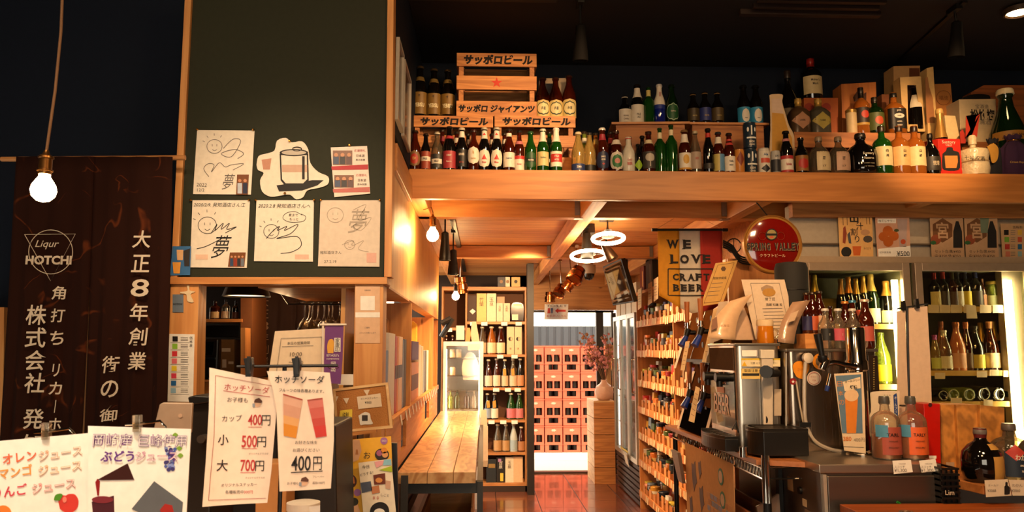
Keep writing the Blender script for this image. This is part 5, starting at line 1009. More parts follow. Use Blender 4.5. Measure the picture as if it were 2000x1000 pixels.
# ================================================================ AISLE: tall sake shelf, display fridge, cold case, product shelf
YSK = 9.0
sk = T('sake_shelf', 'tall brown shelf unit of sake bottles and cartons at the end of the aisle', 'shelf', (A(950, 950, YSK).x, 9.15, 0))
SW = wood('#B57C46', '#8A5528', 'x', 1, .5, .3, False); SWZ = wood('#B57C46', '#8A5528', 'z', 1, .5, .3, False)
xl, xm, xr = A(866, 600, YSK).x, A(911, 600, YSK).x, A(1031, 600, YSK).x; ztop = A(950, 560, YSK).z
q = lambda y: A(960, y, YSK).z
MB().box(xl, xr, YSK+.33, YSK+.35, 0, ztop).build('back_panel', mt('#5a3418', .7), sk)
for a, b in ((xl-.02, xl), (xm-.012, xm+.01), (xr-.035, xr)): MB().box(a, b, YSK, YSK+.33, 0, ztop-.04).build('side_panel', SWZ, sk, .001)
MB().box(xl-.02, xr, YSK, YSK+.35, ztop-.045, ztop).build('top_board', SW, sk, .001)
shy = [628, 692, 757, 820, 884, 944]
for y in shy: MB().box(xm+.01, xr-.035, YSK, YSK+.33, q(y)-.03, q(y)).build('shelf_board', SW, sk, .001)
MB().box(xm, xr, YSK, YSK+.33, 0, q(944)-.03).build('plinth', mt('#2a1a10', .6), sk)
for y in (640, 700, 790): MB().box(xl, xm-.012, YSK, YSK+.33, q(y)-.03, q(y)).build('shelf_board', SW, sk)
for y, xs in ((628, (924, 946, 985, 1013)), (692, (977, 1005)), (757, (969, 992, 1011)), (820, (960, 983, 1005)), (640, (877,))):
    for x in xs: slab('price_tag', R4(x-6, y+1, x+6, y+8), YSK-.004, .002, WHITE, sk)
GS_ = 'cartons on the tall sake shelf'; GB_ = 'bottles on the tall sake shelf'; SHN = ['top', 'second', 'third', 'fourth', 'fifth', 'bottom']
def carton(px0, px1, py0, row, h, lab, txt=None, dep=.1, tc='#2a2018'):
    zb = q(shy[row]); a, b = A(px0, py0, YSK+.05), A(px1, py0, YSK+.05)
    o = T('sake_carton', lab, 'box', ((a.x+b.x)/2, YSK+.05, zb), GS_); box(a.x, b.x, YSK+.05, YSK+.05+dep, zb, a.z).build('box_body', mt(h, .55), o, .001)
    if txt:
        n = len(txt); hh = (a.z-zb)
        for i, ch in enumerate(txt): text(ch, ((a.x+b.x)/2, YSK+.0485, a.z-hh*(.22+.16*i)), XA, ZA, mt(tc), o, w=(b.x-a.x)*.45)
    return o
o = carton(914, 930, 577, 0, '#3a2014', 'dark carton with a white diamond tag on the top sake shelf'); slab('diamond_tag', [(923, 603), (929, 608), (923, 614), (917, 608)], YSK+.048, .001, WHITE, o)
carton(931, 950, 573, 0, '#dcb870', 'yellow gift carton with dark characters on the top sake shelf', '竹葉'); carton(951, 969, 573, 0, '#dccba8', 'tall cream gift carton with dark characters on the top sake shelf', '玉泉')
carton(970, 982, 592, 0, '#dcc4a4', 'shorter cream carton on the top sake shelf, nearer the tall ones', '玉泉'); carton(983, 996, 592, 0, '#d8c0a0', 'shorter cream carton on the top sake shelf, nearer the clear pack', '玉泉')
o = T('clear_pack', 'crinkled clear pack with a dark bottle at the end of the top sake shelf', 'package', (A(1010, 628, YSK).x, YSK+.1, q(628))); slab('pack_body', curl([(999, 626), (998, 600), (1004, 591), (1018, 592), (1023, 600), (1022, 626)], 2), YSK+.06, .08, mt('#2c1c14', .15), o); slab('white_label', R4(1000, 614, 1012, 625), YSK+.058, .001, CREAM, o); slab('white_label', R4(1003, 593, 1019, 598), YSK+.058, .001, CREAM, o)
o = carton(971, 986, 578, 0, '#c8a88c', 'pinkish carton behind the shorter cream ones on the top sake shelf', dep=.05); o.location.y += .12
for i, (x0_, x1_) in enumerate(((990, 1004), (1005, 1019))):
    o = carton(x0_, x1_, 638, 1, '#d8b890', f'tan carton with a black crescent mark, {ORD[i]} of the pair on the second sake shelf'); tp('◐', (x0_+x1_)/2, 662, YSK+.048, INK, o, w=8); tp('酒', (x0_+x1_)/2, 681, YSK+.048, INK, o, w=4)
carton(1003, 1021, 892, 5, '#d8b48c', 'tan paper wrapped carton at the end of the bottom sake shelf'); carton(987, 1003, 893, 5, '#d8cbb0', 'cream carton with a wreath mark on the bottom sake shelf', '玉泉')
o = carton(970, 986, 893, 5, '#16120f', 'black carton with white characters and a yellow strip on the bottom sake shelf', '吉泉', tc='#e0d8c4'); slab('yellow_strip', R4(977, 924, 983, 940), YSK+.048, .001, mt('#d0b840'), o); slab('purple_square', R4(973, 896, 979, 902), YSK+.048, .001, mt('#a87ca8'), o)
o = carton(950, 969, 897, 5, '#1a2024', 'black blue carton with a gold plate at the near end of the bottom sake shelf'); slab('gold_plate', R4(954, 906, 967, 914), YSK+.048, .001, mt('#8a6a34'), o)
kk = 0
def sb(px, top, w, row, g, lc, lb, **k):
    zb = q(shy[row]); return Bp('sake', px, top, w, YSK+.09, zb, glass=g, cap='#d8c8a8', lab=[('rect', .05, .42, 1.3, lc)], label=lb+f' on the {SHN[row]} sake shelf', group=GB_, **k)
for row, items in enumerate((None,
  [(942, 638, 15, 'smoke', '#c8b090', 'clear bottle next to the paper cone'), (960, 638, 16, 'amber', '#ddc9a0', 'tawny bottle with black arc label, beside the clear one'), (978, 638, 16, 'brown', '#ddc9a0', 'brown bottle with black arc label, beside the tan cartons')],
  [(954, 702, 14, 'brown', '#dac8ae', 'brown bottle nearest the fridge'), (970, 700, 14, 'brown', '#d8c6ac', 'brown bottle second from the fridge'), (986, 702, 13, 'dark', '#ccb490', 'dark bottle with a yellow ribbon tag'), (1002, 701, 14, 'smoke', '#d0b898', 'greyish bottle with a yellow ribbon tag'), (1016, 700, 13, 'dark', '#c08a60', 'dark bottle with orange brown label')],
  [(952, 768, 13, 'dark', '#8fa0b4', 'dark blue labelled bottle with an orange tag near the fridge'), (966, 768, 14, 'dark', '#dcd0ba', 'dark bottle with white label and orange tag'), (998, 768, 16, 'green', '#c87078', 'green bottle with pink label'), (1014, 768, 15, 'green', '#c8787c', 'green bottle with pink label by the side panel')],
  [(972, 828, 15, 'smoke', '#b08858', 'clear bottle with kraft oval label, nearest the fridge'), (988, 829, 14, 'smoke', '#b08858', 'clear bottle with kraft oval label'), (1003, 828, 14, 'frost', '#9cb0b8', 'pale bottle with light blue oval label'), (1018, 833, 13, 'brown', '#a8744c', 'short brown bottle with tan label')])):
    if items:
        for px, top, w, g, lc, lb in items: sb(px, top, w, row, g, lc, lb)
for x, y in ((986, 727), (1002, 727), (954, 790), (966, 790)):
    o = slab('hang_tag', [(x-4, y-6), (x+2, y-8), (x+3, y+6), (x-3, y+7)], YSK+.035, .001, mt('#d08a30')); tag(o, f'small orange tag hanging on the {ORD[0] if x in (986, 954) else ORD[1]} tagged bottle, {"third" if y == 727 else "fourth"} sake shelf', 'tag')
cn = T('paper_cone', 'pinkish paper wrapped bottle standing on the small display fridge', 'package', A(925, 668, 8.2)); cq_ = A(925, 668, 8.2)
for x0_, w_, top, hh in ((915, 12, 640, '#b87a44'), (926, 18, 628, '#c89a80')):
    slab('paper_wrap', [(x0_-w_*.5, 668), (x0_-w_*.22, top), (x0_+w_*.22, top), (x0_+w_*.6, 668)], 8.2, .05, mt(hh, .6), cn, .003)
for i, (x, w, h, n_) in enumerate(((1000, 14, '#2c2a30', 'dark'), (1014, 10, '#cfc0a8', 'white and brown'), (1024, 11, '#c8a050', 'gold'))):
    pass
for x0_, x1_, h, lb in ((972, 986, '#2a2c34', 'small dark blue carton with a ring mark'), (987, 996, '#d0c0a8', 'small white carton with a brown face'), (999, 1016, '#c09c5c', 'small tan carton with characters')):
    o = slab('small_carton', R4(x0_, 541, x1_, 560), YSK+.02, .12, mt(h, .5), None, .001); tag(o, lb+' on top of the tall sake shelf', 'box'); slab('printed_mark', disc((x0_+x1_)/2, 550, 3.4, 10), YSK+.018, .001, mt('#8a6a4a' if x0_ < 999 else '#2a2018'), o)
o = slab('blank_card', R4(891, 636, 907, 664), YSK-.01, .002, CREAM); tag(o, 'cream card standing on the narrow bay of the sake shelf', 'card')
for x, lb in ((884, 'first'), (872, 'second')): Bp('sake', x, 655, 8, YSK+.08, q(700), glass='brown', cap='#b89a70', lab=[('rect', .1, .4, 1.2, '#c0a078')], label=f'{lb} small brown bottle in the narrow bay of the sake shelf')
o = MB().tube([A(868, 628, 8.1), A(862, 632, 8.05), A(880, 622, 8.1)], .03).tube([A(862, 658, 8.1), A(884, 622, 8.1)], .028).build('stick_rack', BLACK); tag(o, 'black hand held scanner hanging by the far end of the bookcase wall', 'scanner')
# --- display fridge
YF = 8.05
df = T('display_fridge', 'small white glass door display fridge glowing at the end of the plank counter', 'fridge', (A(905, 800, YF).x, YF+.25, 0))
P = lambda x, y: A(x, y, YF); fx0, fx1, fz1 = P(866, 700).x, P(944, 700).x, P(900, 667).z
FW = mt('#cfc6b8', .4); fd = .42; t_ = .03
MB().box(fx0, fx1, YF+fd-.03, YF+fd, 0, fz1).box(fx0, fx0+.02, YF, YF+fd-.03, 0, fz1).box(fx1-.02, fx1, YF, YF+fd-.03, 0, fz1).box(fx0+.02, fx1-.02, YF, YF+fd-.03, fz1-.06, fz1).box(fx0+.02, fx1-.02, YF, YF+fd-.03, 0, .45).build('body', FW, df)
dz0 = .47; MB().box(fx0, fx0+t_, YF-.03, YF-.003, dz0, fz1-.005).box(fx1-t_-.01, fx1, YF-.03, YF-.003, dz0, fz1-.005).box(fx0+t_, fx1-t_-.01, YF-.03, YF-.003, fz1-.045, fz1-.005).box(fx0+t_, fx1-t_-.01, YF-.03, YF-.003, dz0, dz0+.04).build('door_frame', FW, df)
MB().box(fx0+t_, fx1-t_-.01, YF-.018, YF-.012, dz0+.04, fz1-.045).build('door_glass', clear(), df)
LED = mt('#fff0da', .5, emit=26)
MB().box(fx0+.024, fx0+.036, YF+.02, YF+.03, .6, fz1-.08).box(fx1-.045, fx1-.03, YF+.02, YF+.03, .6, fz1-.08).build('light_strip', LED, df)
for y in (700, 735, 765, 800): z = P(900, y).z; MB().box(fx0+.04, fx1-.04, YF+.04, YF+fd-.04, z, z+.006).build('wire_shelf', CHROME, df)
slab('sticker', R4(914, 672, 937, 684), YF-.032, .001, mt('#d8c0a4'), df)
for i, (x, y) in enumerate(((884, 700), (896, 700), (884, 735), (920, 735), (880, 800), (893, 800), (912, 800), (926, 800))):
    Bp('wine' if y > 760 else 'can', x, y-(38 if y > 760 else 18), 10, YF+.1, P(900, y).z+.006, glass=('lime', 'green', 'dark', 'clear')[i % 4] if y > 760 else '#c8b8a0', label=f'small chilled container, {ORD[i]} counted down the display fridge', group='drinks in the small display fridge')
slab('plastic_bag', curl([(905, 742), (902, 715), (912, 690), (925, 690), (934, 712), (934, 742)], 3), YF+.06, .04, mt('#e8e0d2', .3), df)
o = T('paper_bundle', 'hanging sheaf of white papers on the side of the small display fridge', 'papers', A(945, 880, 7.0))
slab('sheet', [(936, 830), (953, 832), (953, 900), (930, 900)], 6.98, .01, mt('#d8c4ac'), o); slab('sheet', [(940, 800), (950, 800), (952, 832), (938, 834)], 7.0, .004, mt('#cfbca4'), o); slab('sheet', [(930, 901), (953, 901), (952, 912), (930, 911)], 6.97, .02, mt('#b8a690'), o)
# --- cold case with three glass doors on the right wall of the aisle
XC = 1.61
cc = T('cold_case', 'tall glass door cold case on a dark slatted base by the aisle doorway', 'fridge', (XC+.25, 8.8, 0))
y0, y1, z0, z1 = 8.08, 9.46, .42, 2.0
MB().box(XC+.4, XC+.43, y0, y1, z0, z1).box(XC+.02, XC+.4, y0, y0+.03, z0, z1).box(XC+.02, XC+.4, y1-.03, y1, z0, z1).box(XC+.02, XC+.4, y0+.03, y1-.03, z1-.04, z1).box(XC+.02, XC+.4, y0+.03, y1-.03, z0, z0+.03).build('body', mt('#d8d8d4', .4), cc)
for i in range(3):
    a, b = y0+.01+i*(y1-y0-.02)/3, y0+.01+(i+1)*(y1-y0-.02)/3-.01
    d = MB().box(XC-.02, XC+.015, a, a+.045, z0, z1).box(XC-.02, XC+.015, b-.045, b, z0, z1).box(XC-.02, XC+.015, a+.045, b-.045, z1-.05, z1).box(XC-.02, XC+.015, a+.045, b-.045, z0, z0+.05).build('door', mt('#b8aa98', .3, .5), cc)
    MB().box(XC-.006, XC, a+.045, b-.045, z0+.05, z1-.05).build('glass', clear('#e8eef0'), d)
    hy = b-.03 if i != 0 else a+.03; MB().tube([(XC-.02, hy, 1.15), (XC-.05, hy, 1.16), (XC-.05, hy, 1.5), (XC-.02, hy, 1.51)], .009).build('handle', CHROME, d)
for z in (.75, 1.05, 1.35, 1.65): MB().box(XC+.03, XC+.38, y0+.03, y1-.03, z, z+.015).build('shelf', mt('#dcdcd8', .3), cc)
MB().box(XC+.03, XC+.05, y0+.04, y0+.06, z0+.05, z1-.05).box(XC+.03, XC+.05, y1-.06, y1-.04, z0+.05, z1-.05).box(XC+.03, XC+.05, 8.76, 8.78, z0+.05, z1-.05).build('light_strip', mt('#fff0dc', .5, emit=4), cc)
for i in range(7): MB().box(XC, XC+.03, y0, y1, .015+i*.058, .055+i*.058).build('slat', mt('#3a2214', .5), cc)
MB().box(XC+.03, XC+.4, y0, y1, 0, z0).build('base', mt('#1c120c', .7), cc)
MB().prism([(XC-.022, y0+.5, z0+.06), (XC-.022, y0+.95, z0+.06), (XC-.022, y0+.95, z0+.08), (XC-.022, y0+.5, z0+.08)], (-.001, 0, 0)).build('yellow_tape', mt('#d8b820'), cc)
o = MB().prism([(XC-.024, 8.5, .34), (XC-.024, 8.72, .36), (XC-.05, 8.7, .48), (XC-.05, 8.5, .46)], (-.002, 0, 0)).build('paper_slip', CREAM); tag(o, 'cream paper slip taped low on the cold case door', 'slip')
rg = random.Random(5); k = 0
for zi, z in enumerate((.45, .765, 1.065, 1.365, 1.665)):
    for i in range(7):
        yy = y0+.13+i*.19; bottle(rg.choice(('sake', 'wine', 'can')), XC+.17, yy, z, .04, .25, glass=rg.choice(('green', 'clear', 'brown', 'white', 'frost')), lab=[('rect', .1, .4, 1.4, rg.choice(('#d0c8b8', '#b87868', '#8898b0')), None, 1.2)], label=f'chilled bottle {ORD[i]} from the near end on the {ORD[4-zi]} cold case shelf from the top', group='bottles in the aisle cold case')
for i, (x0_, x1_, top, h) in enumerate(((1197, 1208, 592, '#dcc8a4'), (1209, 1222, 588, '#e2d4b8'), (1223, 1235, 585, '#e6dcc4'), (1236, 1248, 590, '#dcc8a4'))):
    yy = 9.3-i*.33; o = box(XC+.02, XC+.22, yy-.15, yy+.12, 2.001, 2.27+.02*i).build('white_carton', mt(h, .5), None, .003); tag(o, f'pale carton standing on top of the cold case, {ORD[i]} from the far end', 'box', 'cartons on the cold case')
# --- wooden box stack with vase
st_ = [(i, 9.47) for i in range(5)]; bx0, bx1 = A(1161, 900, 9.47).x, A(1202, 900, 9.47).x; h_ = A(1180, 785, 9.47).z/5
for i in range(5):
    t = T('wooden_box', f'plain wooden box, {ORD[i]} from the floor in the stack by the doorway', 'box', ((bx0+bx1)/2, 9.6, i*h_), 'wooden boxes stacked by the doorway')
    z = i*h_; MB().box(bx0-.0, bx1, 9.47, 9.485, z, z+h_-.006).build('front_board', wood('#B87A40', '#8A5426', 'x', 1.2), t, .002)
    MB().box(bx0, bx0+.015, 9.485, 10.1, z, z+h_-.006).box(bx1-.015, bx1, 9.485, 10.1, z, z+h_-.006).box(bx0+.015, bx1-.015, 10.085, 10.1, z, z+h_-.006).box(bx0+.015, bx1-.015, 9.485, 10.085, z, z+.012).build('side_board', wood('#CDA070', '#A87848', 'y', 1.2), t)
    if i == 4: MB().box(bx0, bx1, 9.47, 10.1, z+h_-.006, z+h_+.012).build('lid', wood('#D2A878', '#B08450', 'x', 1.2), t)
zt = 5*h_+.012
t = T('flower_vase', 'round pinkish vase on the box stack by the doorway', 'vase', (A(1180, 780, 9.6).x, 9.6, zt)); vx = A(1180, 780, 9.6).x
MB().lathe([(.06, 0), (.1, .03), (.118, .1), (.1, .17), (.05, .205), (.035, .23), (.04, .25)], 24, c=(vx, 9.6, zt)).build('vase_body', mt('#d0a48c', .4), t)
bq = T('flower_bouquet', 'loose dried pink and brown flower branches in the round vase', 'flowers', (vx, 9.6, zt+.24)); rg = random.Random(11); stems = MB(); fl1, fl2 = MB(), MB()
for i in range(26):
    a = rg.uniform(0, 2*pi); r = rg.uniform(.05, .3); h = rg.uniform(.2, .62); p1 = Vector((vx+r*cos(a)*.4, 9.6+r*sin(a)*.3, zt+.24+h*.5)); p2 = Vector((vx+r*cos(a)-.05, 9.6+r*sin(a)*.5, zt+.24+h))
    stems.tube([(vx, 9.6, zt+.2), p1, p2], .0025, 4)
    for j in range(9):
        c_ = p1.lerp(p2, rg.uniform(.3, 1.05))+Vector((rg.uniform(-.05, .05), rg.uniform(-.03, .03), rg.uniform(-.04, .04))); s = rg.uniform(.012, .026); (fl1 if rg.random() < .6 else fl2).lathe([(.001, -s), (s*.8, -s*.3), (s, .2*s), (.001, s)], 5, c=tuple(c_))
stems.build('stems', mt('#6a4a30', .8), bq); fl1.build('pink_blossoms', mt('#d08a8a', .7), bq)['kind'] = 'stuff'; fl2.build('brown_leaves', mt('#9a6a48', .7), bq)['kind'] = 'stuff'
o = slab('framed_card', [(1183, 672), (1198, 674), (1198, 786), (1184, 786)], 9.9, .01, mt('#b8905c', .5)); tag(o, 'tan patterned card standing behind the dried flowers', 'card')
# --- product shelf on the right wall
XP = 1.6; PSY0, PSY1 = 5.0, 8.04; zsh = [1.87, 1.57, 1.27, 1.0, .735, .467, .155]
ps = T('product_shelf', 'long wooden shelf unit packed with tins and packets along the right aisle wall', 'shelf', (XP+.15, 6.5, 0))
for yy in (PSY1, 6.5, PSY0): MB().box(XP+.005, XP+.36, yy-.025, yy, 0, 2.2).build('side_panel', wood('#C07E42', '#9C5E2A', 'z', 1, .5, .3, False), ps)
MB().box(XP+.36, XP+.38, PSY0, PSY1, 0, 2.2).build('back_panel', mt('#5e3417', .7), ps)
PB = wood('#C98A4C', '#A86A34', 'y', 1, .5, .3, False)
MB().box(XP, XP+.37, PSY0, PSY1, 2.17, 2.2).build('top_board', PB, ps)
rg = random.Random(21); TAG = mt('#cfae80', .6); GN = ['top', 'second', 'third', 'fourth', 'fifth', 'sixth', 'lowest']
tagme = box(0, .0012, -.022, .022, -.062, 0).mesh('price_tag', TAG)
KR = [mt('#b5743c', .7), mt('#a8652f', .7), mt('#c08046', .7)]
PC = [('#b8281c', 'red'), ('#d8c8a8', 'cream'), ('#c89030', 'golden'), ('#3a3a44', 'charcoal'), ('#c86a2a', 'orange'), ('#7a8a94', 'grey'), ('#e0d8c8', 'white'), ('#8a2a30', 'maroon'), ('#4a5a2c', 'olive'), ('#4a3468', 'violet'), ('#b89a7a', 'tan'), ('#25303c', 'navy'), ('#c8b040', 'yellow')]
for si, z in enumerate(zsh):
    MB().box(XP+.012, XP+.355, PSY0, PSY1-.025, z-.02, z).build('shelf_board', PB, ps)
    MB().box(XP-.002, XP+.012, PSY0, PSY1, z-.035, z+.03).build('front_lip', wood('#B87434', '#985824', 'y', 1, .5, .3, False), ps)
    yy = PSY1-.1
    while yy > PSY0+.1:
        if rg.random() < .85:
            o = link('price_tag', tagme, ps); o.location = Vector((XP-.004, yy, z+.03+rg.uniform(-.012, .008)))-ps.location; o.rotation_euler = (rg.uniform(-.12, .12), rg.uniform(0, .1), 0)
        yy -= rg.choice((.055, .07, .13))
    yy = PSY1-.13; n = 0
    while yy > PSY0+.12:
        w = rg.uniform(.13, .2)     # a kraft tray, with goods in and behind it
        kb = MB(); hb_ = rg.uniform(.05, .12); wbin = w*rg.uniform(.3, .62)
        kb.box(XP+.016, XP+.022, yy-wbin, yy+wbin*.15, z, z+hb_+.02).box(XP+.022, XP+.3, yy-wbin, yy-wbin+.004, z, z+.07).box(XP+.022, XP+.3, yy+wbin*.15-.004, yy+wbin*.15, z, z+.07)
        o = kb.build('kraft_tray', KR[(n+si) % 3]); tag(o, f'brown kraft tray, {ORD[n]} from the far end on the {GN[si]} product shelf', 'tray', 'kraft trays on the product shelf')
        for row in range(2):
            h, nm = rg.choice(PC); kind = rg.choice(('tin', 'packet', 'jar', 'packet', 'tin')); X = XP+.075+row*.12; ht = rg.uniform(.14, .2)+row*.03; y_ = yy+rg.uniform(-.012, .012); r = min(w*.4, .048)
            t = TL({'tin': 'food_tin', 'packet': 'snack_packet', 'jar': 'glass_jar'}[kind], f'{nm} {kind}, {("front", "rear")[row]} line, {ORD[n]} from the far end of the {GN[si]} product shelf', {'tin': 'tin', 'packet': 'packet', 'jar': 'jar'}[kind], (X, y_, z+.001), rg.uniform(-.1, .1), 'goods on the product shelf')
            if si == 6: ht *= .8
            if kind == 'tin':
                ht = min(ht, .14)+row*.06; link('body', MB().lathe([(r, 0), (r*1.03, .004), (r, .008), (r, ht-.008), (r*1.03, ht-.004), (r*.97, ht), (r*.95, ht-.004)], 16).mesh('body', mt(h, .35, .1)), t)
                link('label_band', MB().lathe([(r+.0006, ht*.25), (r+.0006, ht*.7)], 16).mesh('label_band', mt(rg.choice(('#d8ccb4', '#c8a060', '#282420')), .5)), t)
            elif kind == 'jar':
                link('body', MB().lathe([(p*r, q_*ht) for p, q_ in PROF['jar'][:-2]], 16).mesh('body', GL[rg.choice(('smoke', 'amber', 'rose'))]), t); link('lid', MB().lathe([(r*.86, ht*.86), (r*.9, ht*.87), (r*.9, ht), (r*.8, ht)], 16).mesh('lid', mt(h, .35, .3)), t)
            else:
                link('body', MB().prism([(-.02, -r, 0), (-.02, r, 0), (-.008, r, ht), (-.008, -r, ht)], (.035, 0, 0)).mesh('body', mt(h, .35)), t)
                link('printed_panel', box(-.0225, -.0205, -r*.6, r*.6, ht*.3, ht*.6).mesh('printed_panel', mt(rg.choice(('#e0d4bc', '#c03020', '#d8a030', '#2a2a30')), .45)), t)
        yy -= w; n += 1
for i, (yy, w, h, hx, lb) in enumerate(((7.85, .2, .26, '#7a2a18', 'red and black patterned carton at the far end'), (7.5, .3, .3, '#16130f', 'black presentation box next to the red one'), (6.75, .28, .16, '#c8b090', 'pale carton behind the hanging banner'))):
    o = box(XP+.03, XP+.28, yy-w/2, yy+w/2, 2.2, 2.2+h).build('gift_carton', mt(hx, .4), None, .003); tag(o, lb+' on top of the product shelf', 'box')
    if i < 2: MB().box(XP+.028, XP+.03, yy-w*.3, yy-w*.1, 2.25, 2.2+h*.8).build('printed_strip', mt('#d89a50' if i == 0 else '#8a8070'), o)
for i, (yy, z) in enumerate(((7.8, 2.2), (7.3, 2.22), (7.05, 2.24))):
    o = MB().prism([(XP-.01, yy-.1, z-.17), (XP-.01, yy+.08, z-.19), (XP-.004, yy+.09, z+.02), (XP-.004, yy-.1, z+.03)], (-.002, 0, 0)).build('handwritten_card', TAG); tag(o, f'cream handwritten card hanging from the product shelf top, {ORD[i]} from the far end', 'card')
    for j in range(5): MB().box(XP-.0135, XP-.013, yy-.07, yy+.05, z-.03-j*.026, z-.026-j*.026).build('text_line', GREY, o)
# TV
tvm = T('flat_television', 'dark flat television tilted down from the ceiling above the cold case', 'television', A(1212, 560, 7.6))
P4 = [A(1177, 521, 7.7), A(1213, 505, 7.25), A(1238, 590, 7.2), A(1197, 597, 7.65)]
nn = (P4[1]-P4[0]).cross(P4[3]-P4[0]).normalized(); nn = nn if nn.y > 0 else -nn
MB().prism(P4, nn*.045).build('body', BLACK, tvm, .003); cN = sum(P4, Vector())/4
MB().prism([cN+(p-cN)*.93-nn*.002 for p in P4], nn*.001).build('screen', mt('#0a0908', .06, coat=1), tvm)
q_ = cN+nn*.1; MB().tube([cN+nn*.04, q_, (q_.x, q_.y, ZT-.06)], .018).box(q_.x-.08, q_.x+.08, q_.y-.08, q_.y+.08, ZT-.07, ZT-.052).build('ceiling_arm', BLACK, tvm)
# --- ceiling fixtures: track heads, ring lamps, camera
def spot(px, py, Y, r, L, aim, mat, label, rings=False, em=3.0, top=None, group=None):
    c = A(px, py, Y); t = T('track_spotlight', label, 'lamp', c, group); d = Vector(aim).normalized(); M_ = d.to_track_quat('-Z', 'Y').to_matrix().to_4x4(); M_.translation = c
    prof = [(r*.3, L*.55), (r*.62, L*.5), (r*.7, L*.2), (r*.95, -L*.3), (r, -L*.5), (r*.93, -L*.5), (r*.8, -L*.35)] if not rings else [(r*.4, L*.5), (r*.8, L*.48), (r*.86, L*.2), (r*.76, L*.17), (r*.76, L*.08), (r*.96, L*.05), (r, -L*.25), (r*.86, -L*.28), (r*.86, -L*.34), (r, -L*.37), (r, -L*.5), (r*.9, -L*.5), (r*.8, -L*.4)]
    MB().lathe(prof, 24, M=M_).build('lamp_head', mat, t)
    MB().lathe([(.001, -L*.33), (r*.78, -L*.34), (r*.78, -L*.36)], 20, M=M_).build('lens', mt('#ffce88', .5, emit=em), t)
    zt = top or ZT-.06; MB().tube([c-d*L*.3, c-d*L*.3+Vector((0, 0, .05)), (c.x, c.y, zt)], .006).box(c.x-.018, c.x+.018, c.y-.05, c.y+.05, zt-.03, zt).build('bracket', BLACK if not rings else CHROME, t)
    return t
for i, (px, py, Y, r) in enumerate(((869, 482, 5.5, .042), (885, 513, 6.3, .045))):
    spot(px, py, Y, r, .2, (0, 0, -1), mt('#1a1613', .4), f'{("nearer", "farther")[i]} black tube spotlight by the plywood wall', group='black tube spotlights')
spot(900, 557, 7.9, .07, .17, (.1, .1, -1), COPPER, 'copper ringed spotlight above the display fridge', True, 6)
for i, (px, py, Y, r, L, a, e) in enumerate(((1074, 580, 8.9, .062, .12, (0, 0, -1), 4), (1094, 568, 8.3, .068, .13, (-.5, -.4, -1), 4), (1112, 555, 7.7, .06, .13, (-.7, .1, -1), 4), (1126, 537, 7.2, .078, .15, (-.55, -.45, -1), 6))):
    spot(px, py, Y, r, L, a, COPPER, f'copper ringed spotlight, {ORD[3-i]} from the front on the middle track', True, e, group='copper ringed spotlights on the middle track')
spot(1146, 480, 6.0, .05, .2, (0, 0, -1), mt('#1a1613', .4), 'black tube spotlight between the two ring lamps'); spot(1189, 492, 5.6, .045, .13, (.5, -.2, -1), mt('#5a4636', .3, .8), 'tilted bronze spotlight under the larger ring lamp')
tr = box(.76, .80, 4.6, 10.2, ZT-.075, ZT-.052).build('lighting_track', BLACK); tag(tr, 'black lighting track along the middle long beam', 'track')
tr = box(-.26, -.22, 5.15, 9.6, ZT-.075, ZT-.052).build('lighting_track', BLACK); tag(tr, 'black lighting track by the plywood wall', 'track')
for px, py, Y, R_, lb in ((1188, 466, 5.3, .108, 'larger glowing ring lamp under the loft ceiling'), (1150, 500, 6.0, .137, 'smaller looking glowing ring lamp farther under the loft ceiling')):
    c = A(px, py, Y); t = T('ring_lamp', lb, 'lamp', c); t.rotation_euler = (-.2, 0, 0); MB().torus(tuple(c), R_, .0135, n=40).build('light_ring', mt('#ffdca8', .5, emit=32), t)
    MB().lathe([(R_*.42, .012), (R_*.42, .03), (R_*.2, .05), (.03, .06)], 32, c=tuple(c)).build('housing', mt('#1c120a', .5), t); sp3 = MB()
    for a_ in range(3): sp3.tube([(c.x, c.y, c.z+.02), (c.x+R_*cos(a_*2.1), c.y+R_*sin(a_*2.1), c.z+.014)], .004, 6)
    sp3.build('spokes', mt('#1c120a', .5), t); MB().tube([c+Vector((0, 0, .055)), (c.x, c.y, ZT-.1)], .006).box(c.x-.05, c.x+.05, c.y-.05, c.y+.05, ZT-.13, ZT-.052).build('stem', mt('#2c201a', .4), t)
c = A(1150, 535, 8.6); t = T('dome_camera', 'white dome security camera under the far joists', 'camera', c)
MB().lathe([(.07, .0), (.078, .03), (.078, .1)], 24, c=tuple(c)).build('housing', mt('#c0a88c', .4), t); MB().lathe([(.001, -.075), (.04, -.062), (.06, -.03), (.066, 0)], 24, c=tuple(c)).build('dome', mt('#1c1410', .08), t)
MB().lathe([(.05, .1), (.05, ZT-.055-c.z)], 16, c=tuple(c)).build('mount', mt('#c0a88c', .4), t)
# dark ceiling fixtures
for i, (px, py, Y) in enumerate(((1134, 85, 4.2), (1868, 78, 4.2))):
    spot(px, py, Y, .045, .2, (0, .15, -1), mt('#0c0a09', .8, spec=.1), ('black track spotlight on the dark ceiling above the middle of the loft', 'black track spotlight on the dark ceiling near the air grille')[i], em=.2, top=3.6)
o = MB().prism([AZ(1726, 145, 3.585), AZ(1880, 5, 3.585), AZ(1890, 5, 3.585), AZ(1733, 145, 3.585)], (0, 0, .014)).build('ceiling_track', BLACK); tag(o, 'thin black track on the dark ceiling running toward the back wall', 'track')
gl_ = T('air_grille', 'dark ceiling air conditioner grille with slats over the loft', 'grille', AZ(1590, 20, 3.56))
g0, g1 = AZ(1470, 18, 3.57), AZ(1720, 18, 3.57)
for i in range(7): MB().box(g0.x, g1.x, g0.y-.5+i*.08, g0.y-.47+i*.08, 3.575, 3.598).build('slat', mt('#2a1a12', .5), gl_)
